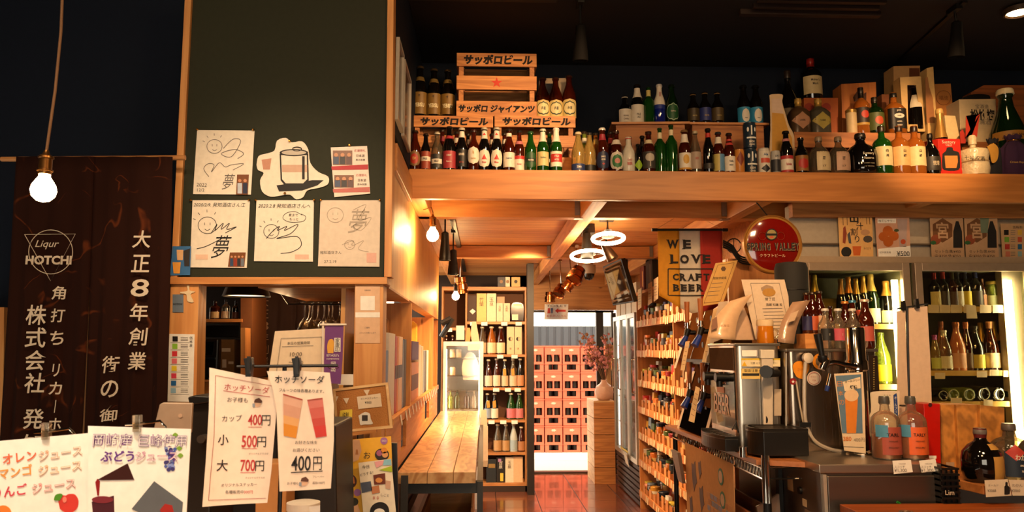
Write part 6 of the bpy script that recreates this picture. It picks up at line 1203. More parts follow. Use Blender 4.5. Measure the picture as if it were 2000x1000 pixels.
MB().box(g0.x-.05, g1.x+.05, g0.y-.56, g0.y-.52, 3.57, 3.6).build('frame_bar', mt('#2c1c14', .5), gl_); MB().box(g0.x-.05, g1.x+.05, g0.y+.06, g0.y+.1, 3.57, 3.6).build('frame_bar', mt('#2c1c14', .5), gl_)
g0 = AZ(950, 2, 3.57); o = box(g0.x-.45, g0.x+.4, g0.y-.4, g0.y+.02, 3.575, 3.6).build('ceiling_panel', mt('#22140e', .6)); tag(o, 'flat dark access panel on the ceiling above the upper crate', 'panel')
c = AZ(1990, 27, 3.56); t = T('recessed_downlight', 'lit recessed downlight at the far ceiling corner of the view', 'lamp', c); MB().lathe([(.05, .03), (.07, 0), (.08, 0), (.08, .03)], 24, c=tuple(c)).build('trim_ring', mt('#3a2c22', .4), t); MB().lathe([(.001, .012), (.062, .01), (.062, .012)], 20, c=tuple(c)).build('lens', mt('#ffcf90', .5, emit=14), t)
# ================================================================ RIGHT: banner, signs, posters, wall fridges, beer machines, worktops
YBN = 4.98
bn = T('craft_beer_banner', 'yellow, white and red swallowtail banner reading we love craft beer', 'banner', A(1348, 612, YBN))
MB().cyl(A(1274, 449, YBN), A(1420, 449, YBN), .007).build('rod', BLACK, bn)
MB().cyl(A(1273, 449, YBN), A(1284, 449, YBN), .011).cyl(A(1411, 449, YBN), A(1421, 449, YBN), .011).build('rod_end', BLACK, bn)
MB().tube([A(1284, 446, YBN), A(1316, 427, 5.03)], .0015, 5).tube([A(1408, 446, YBN), A(1372, 427, 5.03)], .0015, 5).build('string', mt('#c8a878'), bn)
def strip(x0, x1, bl, br, hx, nm):
    mb = MB(); mb.sm = True; v = []; f_ = []; nu, nv = 8, 14
    for j in range(nv+1):
        for i in range(nu+1):
            u = i/nu; yb = bl+(br-bl)*u; xx = x0+(x1-x0)*u+3*j/nv; p = A(xx, 446+(yb-446)*j/nv, YBN); p.y += .006*sin(xx*.09)*j/nv; v.append(p)
    mb.add(v, [(j*(nu+1)+i, j*(nu+1)+i+1, (j+1)*(nu+1)+i+1, (j+1)*(nu+1)+i) for j in range(nv) for i in range(nu)]); o = mb.build(nm, mt(hx, .75), bn); o.modifiers.new('s', 'SOLIDIFY').thickness = .0012
strip(1284, 1326, 577, 602, '#d8941a', 'yellow_cloth'); strip(1326, 1367, 602, 620, '#d8ccb8', 'white_cloth'); strip(1367, 1410, 620, 590, '#a82414', 'red_cloth')
Y = YBN-.009
BK_ = mt('#1a120c', .7)
def serif(ch_, x, y, w, h):
    tp(ch_, x, y, Y, BK_, bn, w=w, h=h, bold=.045)
    for dy in (-h/2, h/2): pass
for s, cx, cy, sp, h, offs in (('WE', 1328, 477, 0, 17, (1314, 1342)), ('LOVE', 1348, 506, 0, 17, (1317, 1337, 1360, 1380)), ('CRAFT', 1349, 541, 0, 13, (1320, 1334, 1350, 1365, 1380)), ('BEER', 1345, 562, 0, 13, (1321, 1336, 1351, 1367))):
    for ch, x in zip(s, offs):
        w = h*(1.3 if ch == 'W' else 1.02 if ch in 'OV' else .9); serif(ch, x, cy, w, h)
        feet = {'W': ((-.45, 1), (.45, 1)), 'E': ((-.42, -1), (-.42, 1)), 'L': ((-.42, 1), (-.42, -1)), 'V': ((-.45, 1), (.45, 1)), 'R': ((-.42, 1), (-.42, -1), (.42, -1)), 'F': ((-.42, 1), (-.42, -1)), 'A': ((-.45, -1), (.45, -1)), 'T': ((0, -1),), 'B': ((-.42, 1), (-.42, -1))}.get(ch, ())
        for fx, fy in feet: slab('serif', R4(x+fx*w-h*.17, cy-fy*h/2-.7, x+fx*w+h*.17, cy-fy*h/2+.7), Y, .0005, BK_, bn)
for a, b in (((1305, 525), (1392, 525)), ((1392, 525), (1392, 577)), ((1392, 577), (1306, 577)), ((1305, 577), (1305, 525))): stroke([a, b], Y, 1.8, BK_, bn, 'border_line')
# cables near the sign
o = MB()
for dy in range(4): o.tube([p for p in [A(x, y+dy*4, 4.9) for x, y in curl([(1412, 470), (1430, 480), (1445, 500), (1470, 505)])]], .006, 6)
o.tube([A(x, y, 4.95) for x, y in disc(1433, 480, 14, 18)], .004, 6).tube([A(1433, 466, 4.95), A(1433, 494, 4.95)], .003, 5)
o = o.build('cable_coil', BLACK); tag(o, 'black cables and a coiled lead tucked between the banner and the round sign', 'cable')
# round sign
rs = T('round_brewery_sign', 'round glossy dark red brewery sign with gold rim above the machines', 'sign', A(1509, 535, 4.25))
c = A(1509, 477.5, 4.25); r = (A(1566, 477, 4.25)-A(1452, 477, 4.25)).length/2
Mr = Matrix.Translation(c) @ Matrix.Rotation(pi/2, 4, 'X')
MB().lathe([(r*.93, -.02), (r, -.02), (r, .008), (r*.97, .013), (r*.94, .008)], 56, M=Mr).build('rim', mt('#b8823c', .3, .6), rs)
MB().lathe([(r*.95, -.01), (r*.95, .004), (r*.8, .013), (r*.5, .02), (r*.2, .023), (.002, .024)], 56, M=Mr).build('face', mt('#6c0e06', .12, coat=1), rs)
Y = 4.222
for ch, x in zip('SPRING VALLEY', (1462, 1470, 1478, 1484.5, 1491.5, 1500.5, 0, 1516, 1525, 1533, 1541, 1549, 1556.5)):
    if ch != ' ': tp(ch, x, 481, Y, mt('#16100c'), rs, w=6.6 if ch != 'I' else 2.6, h=14, bold=.03); tp(ch, x+.8, 482, Y+.001, mt('#a08868', .3, .5), rs, w=7.2 if ch != 'I' else 3, h=14.6, bold=.05)
tp('クラフトビール', 1509, 499, Y, mt('#c8a884'), rs, w=50)
for x, rr, h1_ in ((1489, 7.5, '#8a3418'), (1525, 7.5, '#8a3418')): line('medal_ring', disc(x, 461, rr, 18)+[(x+rr, 461)], Y+.003, .0012, mt(h1_, .4, .3), rs)
slab('emblem', disc(1507, 458, 11.5, 22), Y+.001, .001, BLACK, rs); slab('emblem_center', disc(1507, 458, 9.5, 20), Y, .001, mt('#8a7a4a', .4), rs); slab('emblem_band', R4(1496, 456, 1518, 460), Y-.001, .001, BLACK, rs); slab('emblem_sun', disc(1507, 463, 4, 12, 2.4), Y-.001, .001, mt('#b0421c'), rs)
MB().tube([c+Vector((0, .02, r*.9)), (c.x, 4.5, ZB+.02)], .004).build('hook', BLACK, rs)
# posters on the wall panel
YP = 4.615
def poster(pts, hx, lb, cat='poster'): o = slab('wall_poster', pts, YP, .0015, mt(hx, .45)); tag(o, lb, cat); return o
Y = YP-.001
p = poster([(1636, 409), (1703, 409), (1706, 506), (1641, 506)], '#d8a868', 'tan poster with large black characters, fish and a drink glass, above the wall fridges')
tp('出', 1668, 425, Y, INK, p, w=17, h=20, bold=.03); tp('汁', 1679, 442, Y, INK, p, w=14, h=15, bold=.01); tp('割', 1668, 453, Y, INK, p, w=13, h=14, bold=.01); tp('り', 1674, 467, Y, INK, p, w=9, h=13, bold=.01); tp('〃', 1684, 421, Y, mt('#b04818'), p, w=8, h=12)
for x, y0_, y1_ in ((1646, 420, 440), (1654, 420, 440), (1692, 420, 438), (1698, 422, 438)): stroke([(x, y0_), (x+1, y1_)], Y, 1.2, mt('#6a4a30'), p)
slab('drawn_bottle', [(1647, 445), (1651, 441), (1654, 456), (1651, 476), (1646, 474)], Y, .0008, mt('#8a3a20'), p); slab('drawn_fish', [(1655, 458), (1660, 452), (1663, 476), (1658, 475)], Y, .0008, mt('#4a4c50'), p); slab('drawn_shrimp', disc(1690, 454, 9, 12, 6), Y, .0008, mt('#b88a60'), p); slab('drawn_dish', disc(1695, 467, 9, 12, 7), Y, .0008, mt('#4a4038'), p)
slab('black_disc', disc(1653, 492, 10, 18), Y, .0008, INK, p); slab('drawn_glass', [(1665, 481), (1682, 481), (1680, 499), (1667, 499)], Y, .0008, mt('#c05a1c'), p); slab('white_strip', R4(1660, 501, 1690, 505), Y, .0008, WHITE, p); tp('お出汁', 1694, 485, Y, INK, p, w=14)
p = poster([(1708, 409), (1775, 409), (1779, 504), (1714, 505)], '#c89a80', 'pink poster of orange plums and a tall glass priced five hundred yen')
tp('甘酸っぱい大きな', 1741, 415, Y, mt('#6a2c28'), p, w=42); tp('梅干しがゴロゴロ', 1742, 422, Y, mt('#6a2c28'), p, w=44); slab('white_strip', R4(1714, 427, 1750, 436), Y, .0006, WHITE, p); tp('梅干しサワー', 1732, 431.5, Y-.001, INK, p, w=32)
for x, y, rr in ((1734, 451, 10), (1725, 462, 9), (1746, 461, 9.5), (1735, 472, 10)): slab('printed_plum', disc(x, y, rr, 16), Y-.0005*(y-450)/10, .0005, mt('#b05a20', .4), p)
slab('printed_glass', [(1752, 428), (1772, 428), (1770, 482), (1757, 482)], Y, .0006, mt('#b09a94', .2), p); slab('printed_plum', disc(1764, 472, 5, 12), Y-.001, .0005, mt('#b84a1c'), p); slab('printed_leaf', disc(1751, 450, 5, 8, 3), Y-.001, .0005, mt('#3c4a24'), p)
slab('white_strip', [(1715, 486), (1778, 480), (1779, 502), (1716, 503)], Y, .0006, WHITE, p); tp('¥500', 1764, 495, Y-.001, INK, p, w=25, bold=.01); stroke([(1750, 500), (1777, 499)], Y-.001, .8, INK, p); tp('紀州南高梅', 1729, 493, Y-.001, GREY, p, w=22)
for x0_, nm, bt, lb in ((1815, 'ハッピーセット', 0, 'cream poster with orange hexagon crest and one black bottle'), (1882, 'シャリキン セット', 1, 'cream poster with orange crest, glass and black bottle next to it')):
    p = poster([(x0_, 410), (x0_+65, 408), (x0_+69, 508), (x0_+5, 509)], '#b89470', lb)
    tp(nm, x0_+32, 415, Y, GREY, p, w=44); hx_ = [(x0_+26+22*sin(a), 450+24*cos(a)) for a in [pi/3*i for i in range(6)]]
    slab('crest', hx_, Y, .0006, mt('#6a4424'), p); tp('宮', x0_+26, 450, Y-.001, mt('#b89470'), p, w=24, h=32, bold=.02); slab('crest_disc', disc(x0_+13, 468, 10, 14), Y-.0005, .0005, mt('#8a4424'), p); slab('printed_leaf', disc(x0_+8, 474, 6, 8, 4), Y-.001, .0005, mt('#2c5a30'), p)
    slab('printed_bottle', [(x0_+52, 432), (x0_+57, 432), (x0_+64, 452), (x0_+65, 484), (x0_+47, 484), (x0_+47, 452)], Y-.001, .0006, INK, p)
    if bt: slab('printed_glass', [(x0_+32, 422), (x0_+50, 422), (x0_+47, 455), (x0_+34, 455)], Y-.0015, .0005, mt('#6a7a64'), p)
    tp('セット白/黒:¥450', x0_+36, 491, Y, INK, p, w=50); tp('中:¥350 外:¥250', x0_+36, 500, Y, INK, p, w=50)
p = poster([(1954, 437), (2040, 437), (2040, 508), (1958, 508)], '#b8946c', 'cream price chart with two columns of coloured squares on the wall panel', 'chart'); tp('価格表!', 1988, 444, Y, INK, p, w=20)
for i, (a, b) in enumerate((('#16120f', '#c8a030'), ('#6a9a30', '#b04a2c'), ('#a83024', '#24587c'), ('#b86a50', '#7a9a98'))):
    slab('colour_square', R4(1961+i, 449+i*14, 1970+i, 459+i*14), Y, .0006, mt(a), p); slab('colour_square', R4(1988, 449+i*14, 1996, 459+i*14), Y, .0006, mt(b), p)
    for j in range(3): slab('text_line', R4(1974, 450+i*14+j*3.5, 1983, 451+i*14+j*3.5), Y, .0005, GREY, p)
# --- wall fridges with glass doors
YW = 4.58
FRM = mt('#a8927a', .35, .4); WFI = mt('#58543a', .6)
def wallfridge(px0, px1, label, inner, shelves, nleds):
    t = T('wall_fridge', label, 'fridge', (A((px0+px1)/2, 900, YW).x, YW+.35, 0)); z1 = A(1700, 513, YW).z; x0, x1 = A(px0, 700, YW).x, A(px1, 700, YW).x; d = .62; z0 = .92
    MB().box(x0, x0+.02, YW+.03, YW+d, 0, z1).box(x1-.02, x1, YW+.03, YW+d, 0, z1).box(x0+.02, x1-.02, YW+d-.02, YW+d, 0, z1).box(x0+.02, x1-.02, YW+.03, YW+d-.02, z1-.04, z1).box(x0+.02, x1-.02, YW+.03, YW+d-.02, 0, z0).build('body', WFI, t)
    MB().box(x0, x1, YW-.005, YW+.029, 0, z0-.004).build('lower_panel', mt('#2a1c12', .5), t)
    fw, ft_ = .045, .05; MB().box(x0, x0+fw, YW-.012, YW+.025, z0, z1).box(x1-fw, x1, YW-.012, YW+.025, z0, z1).box(x0+fw, x1-fw, YW-.012, YW+.025, z1-ft_, z1).box(x0+fw, x1-fw, YW-.012, YW+.025, z0, z0+ft_).build('door_frame', FRM, t, .003)
    MB().box(x0+fw, x1-fw, YW+.004, YW+.009, z0+ft_, z1-ft_).build('door_glass', clear('#f0ecd8', .04), t)
    for px in nleds:
        X = A(px, 650, YW+.06).x; MB().box(X-.018, X+.018, YW+.05, YW+.06, z0+.1, z1-.1).build('light_strip', mt('#fff2cc', .5, emit=42), t)
    for y in shelves:
        z = A(px0+80, y, YW+.1).z; MB().box(x0+.025, x1-.025, YW+.1, YW+d-.03, z-.02, z).build('shelf', mt('#c89c50', .5), t); MB().box(x0+.025, x1-.025, YW+.09, YW+.1, z-.028, z+.004).build('shelf_rail', mt('#d8b060', .4), t)
    return t
sh1, sh2 = (634, 752), (600, 725, 785)
wf1 = wallfridge(1572, 1786, 'glass door wall fridge of sparkling wine behind the beer machines', None, sh1, (1752,))
wf2 = wallfridge(1796, 2030, 'glass door wall fridge with three shelves of wine at the end of the room', None, sh2, (1976,))
S('trim_4', box(1.9, 4.1, 4.6, 4.66, A(1700, 513, 4.6).z, ZW1+.02), mt('#a08a70', .5))
GA = 'sparkling bottles on the upper shelf of the first wall fridge'
zf = A(1652, 634, YW+.1).z+.001; LS = []
for px, top, w, g, fo, lc, lb in ((1590, 537, 20, 'green', '#c0a040', '#c8b878', 'green bottle with gold foil'), (1641, 545, 19, 'dark', '#9a6a2c', '#1c1410', 'dark bottle with bronze foil'), (1656, 541, 19, 'dark', '#c07a28', '#c0782c', 'dark bottle with orange gold foil'), (1671, 544, 18, 'dark', '#b08c3c', '#a83424', 'dark bottle with studded gold foil'), (1685, 540, 18, 'dark', '#b89040', '#c8b070', 'dark bottle with pale gold foil'), (1699, 536, 27, 'dgreen', '#b89c50', '#d8cfa8', 'large dark green bottle with gold foil and cream label'), (1729, 549, 26, 'dark', '#c89038', '#d8c898', 'dark bottle with short orange foil and cream label')):
    LS.append(Bp('champ', px, top, w, YW+.2, zf, glass=g, foil=(.66, fo), lab=[('rect', .05, .32, 1.2, lc)], label=lb, group=GA))
rowtag(LS, 'in the first wall fridge')
Bp('sake', 1719, 650, 30, YW+.2, A(1700, 752, YW+.1).z+.001, glass='lime', lab=[('rect', .06, .38, 1.3, '#c8b820')], label='clear green bottle with bright yellow label on the lower shelf of the first wall fridge')
o = slab('cream_carton', R4(1604, 583, 1640, 632), YW+.35, .1, mt('#8a7434', .6), None, .002); tag(o, 'mustard carton at the back of the first wall fridge', 'box')
zf = A(1880, 600, YW+.1).z+.001; LS = []
for px, top, w, kind, g, fo, lc, lb in ((1823, 533, 19, 'wine', 'dark', '#a82820', '#e0d090', 'dark bottle with red cap and yellowish label'), (1840, 531, 19, 'wine', 'dark', '#a82820', '#3a2c28', 'dark bottle with red cap and dim label'), (1858, 533, 18, 'wine', 'brown', '#4a4220', '#4a3028', 'brown bottle with olive cap'), (1868, 531, 18, 'wine', 'dark', '#24242c', '#ddd8cc', 'dark bottle with round white label'), (1883, 531, 18, 'wine', 'dark', '#26283c', '#d8c020', 'dark bottle with vivid yellow label'), (1903, 529, 22, 'wine', 'dark', '#1c2450', '#2c2024', 'dark bottle with blue cap'), (1917, 545, 12, 'sake', 'brown', '#5a3a24', '#a07058', 'slim brown bottle with pink label'), (1936, 549, 21, 'jar', 'lime', '#b89c48', '#c0c898', 'short round green jar with gold lid'), (1956, 549, 18, 'jar', 'lime', '#b89c48', '#d8d8c0', 'short round pale jar with gold lid')):
    LS.append(Bp(kind, px, top, w, YW+.17, zf, glass=g, cap=fo if kind == 'jar' else None, foil=None if kind == 'jar' else (.8, fo), lab=[('rect', .05, .45, 1.3, lc)], label=lb, group='bottles on the top shelf of the second wall fridge'))
rowtag(LS, 'on the top shelf of fridge two')
zf = A(1880, 725, YW+.1).z+.001; LS = []
for px, top, w, kind, g, fo, lc, lb in ((1824, 654, 18, 'sake', 'yellow', '#a84a90', '#c8d070', 'white bottle with violet cap'), (1842, 645, 24, 'sake', 'clear', '#d8d0bc', '#ddd4bc', 'clear bottle with white neck'), (1866, 629, 26, 'champ', 'rose', '#a0603c', '#d8a080', 'orange rose bottle with copper cap'), (1885, 629, 20, 'champ', 'brown', '#a0603c', '#5a4028', 'brown bottle with copper cap'), (1902, 637, 27, 'sake', 'dark', '#2c2418', '#c8b440', 'dark bottle with mustard label'), (1931, 628, 26, 'champ', 'brown', '#b07850', '#d8c0a4', 'brown bottle with pink cap and cream label'), (1958, 629, 26, 'champ', 'dark', '#c09038', '#a8842c', 'dark bottle with gold foil and gold label')):
    LS.append(Bp(kind, px, top, w, YW+.17, zf, glass=g, foil=(.62 if px == 1958 else .86, fo), lab=[('rect', .06, .36, 1.3, lc)], label=lb, group='bottles on the middle shelf of the second wall fridge'))
for px, top, fo in ((1837, 628, '#9a5a3c'), (1914, 630, '#c89c40'), (1940, 628, '#d8b050')): LS.append(Bp('champ', px, top, 20, YW+.3, zf, glass='rose' if px < 1900 else 'dark', foil=(.6 if px > 1900 else .88, fo), label={1837: 'rear rose bottle with dull cap', 1914: 'rear gold foiled bottle behind the mustard label', 1940: 'rear bottle with bright gold foil'}[px], group='bottles on the middle shelf of the second wall fridge'))
rowtag(LS, 'on the middle shelf of fridge two')
zf = A(1880, 785, YW+.1).z+.001
for i, (px, g, r_) in enumerate(((1838, 'dark', .038), (1858, 'lime', .042), (1888, 'lime', .043), (1917, 'dark', .047), (1946, 'dark', .044), (1977, 'dgreen', .044))):
    X = A(px, 760, YW+.12).x; t = T('wine_bottle', f'{"green" if g == "lime" else "dark"} bottle lying base outward, {ORD[i]} from the red box side on the low fridge shelf', 'bottle', (X, YW+.12, zf), 'bottles lying on the low fridge shelf'); Mb = Matrix.Translation((X, YW+.1, zf+r_)) @ Matrix.Rotation(-pi/2, 4, 'X')
    MB().lathe([(r_*.35, .012), (r_*.75, 0), (r_*.95, .002), (r_, .012), (r_, .17), (r_*.5, .24), (r_*.36, .3)], 24, M=Mb).build('glass_body', GL[g], t); MB().torus((X, YW+.099, zf+r_), r_*.72, .0025, 'y').build('base_ring', mt('#c0bca8', .2, coat=.5), t)
for i, px in enumerate((1824, 1845, 1868, 1893, 1925, 1950)):
    slab('price_card', [(px-11, 595), (px+11, 596), (px+11, 611), (px-11, 611)], YW+.086, .001, CREAM, wf2)
for px, py, w in ((1836, 734, 10), (1918, 731, 10), (1942, 728, 9), (1970, 730, 10), (1868, 783, 11), (1930, 787, 9)): slab('price_card', R4(px-w, py-6, px+w, py+6), YW+.086, .001, CREAM, wf2)
slab('price_card', [(1887, 595), (1906, 597), (1909, 622), (1888, 622)], YW+.08, .001, CREAM, wf2)
Bp('wine', 1990, 835, 26, YW+.3, A(1990, 870, YW+.2).z-.05, glass='lime', label='green bottle standing low behind the far fridge glass')
# --- steel under-counter fridge, its top and things on it
ZS = 1.132; SXL, SXR, SYF, SYB = 1.385, 1.90, 3.2, 4.25
sf = T('steel_counter_fridge', 'low stainless steel counter fridge carrying the beer tower and orange spirit bottles', 'fridge', ((SXL+SXR)/2, 3.6, 0))
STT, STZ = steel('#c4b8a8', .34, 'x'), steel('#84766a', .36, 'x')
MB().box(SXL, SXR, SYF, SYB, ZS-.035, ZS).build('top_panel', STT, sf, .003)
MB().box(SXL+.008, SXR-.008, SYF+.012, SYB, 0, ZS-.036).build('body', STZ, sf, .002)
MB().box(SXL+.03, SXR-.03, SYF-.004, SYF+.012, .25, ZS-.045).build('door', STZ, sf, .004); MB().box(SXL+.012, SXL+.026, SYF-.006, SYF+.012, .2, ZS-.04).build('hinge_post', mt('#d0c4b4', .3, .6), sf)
MB().cyl((SXL-.002, 3.42, .99), (SXL+.008, 3.42, .99), .016).build('lock', BLACK, sf)
for (y0_, y1_, z0_, z1_, hx) in ((3.5, 3.56, .97, 1.03, '#c0905c'), (3.36, 3.4, .93, .96, '#d0b48c'), (3.3, 3.38, .87, .92, '#7a6450'), (3.3, 3.37, .76, .85, '#c8bca8')): MB().box(SXL+.005, SXL+.0065, y0_, y1_, z0_, z1_).build('sticker', mt(hx, .5), sf)
MB().box(SXL-.012, SXL+.006, 3.62, 3.66, .8, 1.06).build('handle', BLACK, sf)
for i, (a, lb) in enumerate((([(1743, 900), (1779, 898), (1783, 922), (1746, 926)], 'price slip with handwriting taped on the steel edge under the violet labelled bottle'), ([(1795, 900), (1827, 896), (1832, 920), (1800, 923)], 'price slip with handwriting taped on the steel edge under the orange labelled bottle'))):
    o = slab('price_slip', a, SYF-.008, .001, WHITE); tag(o, lb, 'slip'); x_, y_ = a[0]
    tp('TARLOGIE', x_+19, y_+6, SYF-.0095, GREY, o, w=14); tp('スコッチ', x_+14, y_+12, SYF-.0095, GREY, o, w=20); tp('¥1,300', x_+16, y_+19, SYF-.0095, GREY, o, w=24)
YT = 3.36
for i, (px, lc, nm, lb) in enumerate(((1726, '#a04a3a', 'TARL', 'orange whisky bottle with red brown label and blue sticker'), (1777, '#d8602c', 'TARLY', 'orange whisky bottle with bright orange label'))):
    t = Bp('whisky', px, 774, 49, YT, ZS+.001, glass='clear', cap='#4a4640', lab=[('rect', .08, .52, 1.0, lc, None, .25)], txt=[(nm, .4, .055, .014, '#2a1810'), ('HIGHLAND', .3, .04, .006, '#5a3020'), ('SINGLE MALT', .2, .045, .006, '#5a3020')], label=lb, group='orange whisky bottles on the steel fridge')
    H_ = A(px, 774, YT).z-ZS; R_ = .052; rr = (A(px+24.5, 800, YT)-A(px-24.5, 800, YT)).length/2*1.08
    link('liquid', MB().lathe([(rr*.92, .006), (rr*.96, .02), (rr*.96, H_*(.4 if i == 0 else .45))], 24).mesh('liquid', mt('#d06a1c', .15)), t)
    link('blue_sticker', patch(PROF['whisky'], rr, H_, .36, .55, .42, off=.003, az=-.75 if i == 0 else -1.0).mesh('blue_sticker', mt('#4a86a4', .5)), t)
o = slab('rounded_white_card', curl([(1700, 770), (1706, 765), (1752, 764), (1757, 770), (1756, 810), (1760, 850), (1700, 852), (1692, 830), (1701, 805), (1700, 770)], 3)[:-1], 3.5, .003, mt('#d8c8b0', .4)); tag(o, 'white shaped card with a blue strip of writing behind the orange whisky bottles', 'card'); slab('blue_strip', curl([(1745, 772), (1749, 769), (1752, 772), (1754, 815), (1750, 819), (1747, 815)], 2), 3.498, .001, mt('#1c3c7c'), o); vt('オールフリー', 1749, 777, 811, 3.496, WHITE, o, 5, px1=1750)
for x in (1728, 1733, 1738): vt('氷を入れて下さい', x, 772, 812, 3.498, GREY, o, 3)
# beer tower
tw = T('beer_tower', 'chrome beer tap tower with black handle and a bent nozzle on the steel fridge', 'tap', (A(1682, 880, 3.52).x, 3.52, ZS)); tc = A(1682, 880, 3.52).x; YTW = 3.52
z = lambda y: A(1680, y, YTW).z
MB().lathe([(.066, 0), (.066, .008), (.05, .014), (.044, .02), (.043, z(725)-ZS), (.05, z(722)-ZS), (.05, z(706)-ZS), (.043, z(702)-ZS), (.043, z(645)-ZS), (.04, z(640)-ZS)], 32, c=(tc, YTW, ZS)).build('column', mt('#c8bfb0', .1, 1), tw)
MB().tube([A(x, y, YTW-.05) for x, y in curl([(1672, 716), (1650, 713), (1630, 708), (1612, 712)])], .013, 10).cyl(A(1606, 722, YTW-.05), A(1614, 702, YTW-.05), .02).build('tap_arm', mt('#b8aea0', .1, 1), tw)
MB().cyl(A(1606, 700, YTW-.05), A(1597, 652, YTW-.05), .012, .019, 14).lathe([(.014, 0), (.022, .01), (.022, .03), (.01, .036)], 14, c=tuple(A(1607, 708, YTW-.05))).build('tap_handle', BLACK, tw)
MB().cyl(A(1622, 730, YTW-.05), A(1616, 757, YTW-.05), .009).build('nozzle', CHROME, tw); MB().cyl(A(1617, 754, YTW-.05), A(1614, 764, YTW-.05), .012, .009).build('nozzle_tip', mt('#1c2f6c', .4), tw)
tpz = slab('tower_poster', [(1629, 730), (1685, 727), (1689, 790), (1691, 886), (1649, 880), (1638, 800)], YTW-.085, .002, mt('#d8c0a0', .4)); tag(tpz, 'tall tapered drink poster with Japanese writing, four hundred yen, leaning on the beer tower', 'poster'); Y = YTW-.0865
slab('printed_sky', [(1632, 734), (1682, 731), (1685, 846), (1645, 846)], Y, .0006, mt('#5a7488', .5), tpz); slab('printed_glass', [(1650, 770), (1676, 768), (1672, 846), (1654, 846)], Y-.0008, .0006, mt('#d07a2c', .4), tpz); slab('printed_foam', disc(1663, 772, 14, 18, 12), Y-.0016, .0005, mt('#d8b48c', .5), tpz)
slab('white_patch', [(1646, 746), (1680, 736), (1681, 758), (1650, 764)], Y-.002, .0005, mt('#dcc8a8', .5), tpz); tp('オールフリー', 1665, 744, Y-.003, INK, tpz, w=30, rot=8, bold=.02); tp('樽詰', 1667, 756, Y-.003, INK, tpz, w=14, bold=.03)
vt('日本の', 1640, 750, 786, Y-.001, mt('#c8823c'), tpz, 10, px1=1644); tp('380', 1655, 857, Y, mt('#c8702c'), tpz, w=16, bold=.02); tp('400円', 1678, 859, Y, GREY, tpz, w=21); stroke([(1647, 872), (1687, 874)], Y, 1, GREY, tpz)
# --- wire rack left of the fridge, carrying the machines
rk = T('wire_rack', 'chrome and black wire rack under the beer machines facing the aisle', 'rack', (1.27, 4.0, 0)); RX, RX1, RY, RY1 = 1.205, 1.375, 3.36, 4.95
MB().cyl((RX+.015, RY, .0), (RX+.015, RY, .95), .018).build('post', BLACK, rk); MB().cyl((RX+.015, RY, .95), (RX+.015, RY, 1.15), .0185).build('post_top', CHROME, rk)
for x_, y_ in ((RX+.015, RY1), (RX1-.02, RY1)): MB().cyl((x_, y_, 0), (x_, y_, 1.1), .015).build('post', BLACK, rk)
wf_ = MB()
for zz_ in (1.05, 1.095): wf_.tube([(RX, RY, zz_), (RX, RY1, zz_)], .004, 6).tube([(RX, RY, zz_), (RX1, RY, zz_)], .004, 6)
for i in range(40):
    y_ = RY+(RY1-RY)*i/40; wf_.tube([(RX, y_, 1.05), (RX, y_+.02, 1.095), (RX, y_+.04, 1.05)], .0025, 5)
for i in range(24): wf_.tube([(RX, RY+.03+i*.065, 1.097), (RX1, RY+.03+i*.065, 1.097)], .002, 4)
wf_.build('wire_shelf', CHROME, rk)
MB().box(RX, RX1, RY, RY1, .3, .31).build('lower_shelf', mt('#3a3028', .4, .5), rk)
bdp = AZ(1400, 890, 1.1); MB().prism([(1.2, 3.42, 1.1), (1.384, 3.34, 1.1), (1.384, 5.0, 1.1), (1.17, 5.0, 1.1)], (0, 0, .022)).build('worktop_board', wood('#A8683A', '#7A4420', 'y', 1, .35, .3, False), rk)
o = T('hanging_print', 'pictorial paper print of a brick wall hanging on the aisle side of the rack', 'print', (RX, 4.1, .6))
MB().box(RX-.012, RX-.009, 3.72, 4.6, .62, 1.06).build('sheet', mt('#c8986a', .7, spec=0), o)
rg = random.Random(9)
for r_i in range(6):
    for c_i in range(7): y_ = 3.74+c_i*.06+(r_i % 2)*.02; MB().box(RX-.0135, RX-.012, y_, y_+.05, .66+r_i*.034, .686+r_i*.034).build('printed_brick', mt(rg.choice(('#a8703c', '#b88048', '#7a7a88', '#8a8494')), .6), o)
for y_, z_, hx in ((3.92, .97, '#2c6a48'), (3.9, .86, '#2c6a48')):
    MB().cyl((RX-.0122, y_, z_), (RX-.0142, y_, z_), .042, n=20).build('green_badge', mt(hx), o); MB().cyl((RX-.0142, y_, z_), (RX-.015, y_, z_), .03, n=20).build('badge_center', mt('#c8a07c'), o)
for y_, z_, s_ in ((4.28, .8, .05), (4.42, .9, .06), (4.3, .95, .035), (4.5, .72, .04)): MB().prism([(RX-.0122, y_+s_*cos(a)*(1 if k_ % 2 else .7), z_+s_*1.6*sin(a)*(1 if k_ % 2 else .6)) for k_, a in enumerate([2*pi*j/9 for j in range(9)])], (-.0015, 0, 0)).build('printed_figure', mt('#5a3a2c'), o)
o2 = MB().prism([(RX-.03, 4.62, .82), (RX-.03, 4.72, .82), (RX-.06, 4.76, 1.0), (RX-.06, 4.6, 1.0)], (.02, 0, 0)).build('steel_scoop', steel('#b0a698', .3)); tag(o2, 'steel scoop hooked at the far end of the wire rack', 'scoop')
ob = T('open_wood_box', 'open brown wooden box with crinkled plastic inside under the wire shelf', 'box', (1.29, 3.9, .31)); WBX = wood('#A8602C', '#7A401A', 'y'); x0_, x1_ = RX+.02, SXL-.02
MB().box(x0_, x0_+.012, 3.45, 4.5, .31, .86).box(x1_-.012, x1_, 3.45, 4.5, .31, .86).box(x0_+.012, x1_-.012, 3.45, 3.462, .31, .8).box(x0_+.012, x1_-.012, 4.488, 4.5, .31, .86).build('board', WBX, ob, .002)
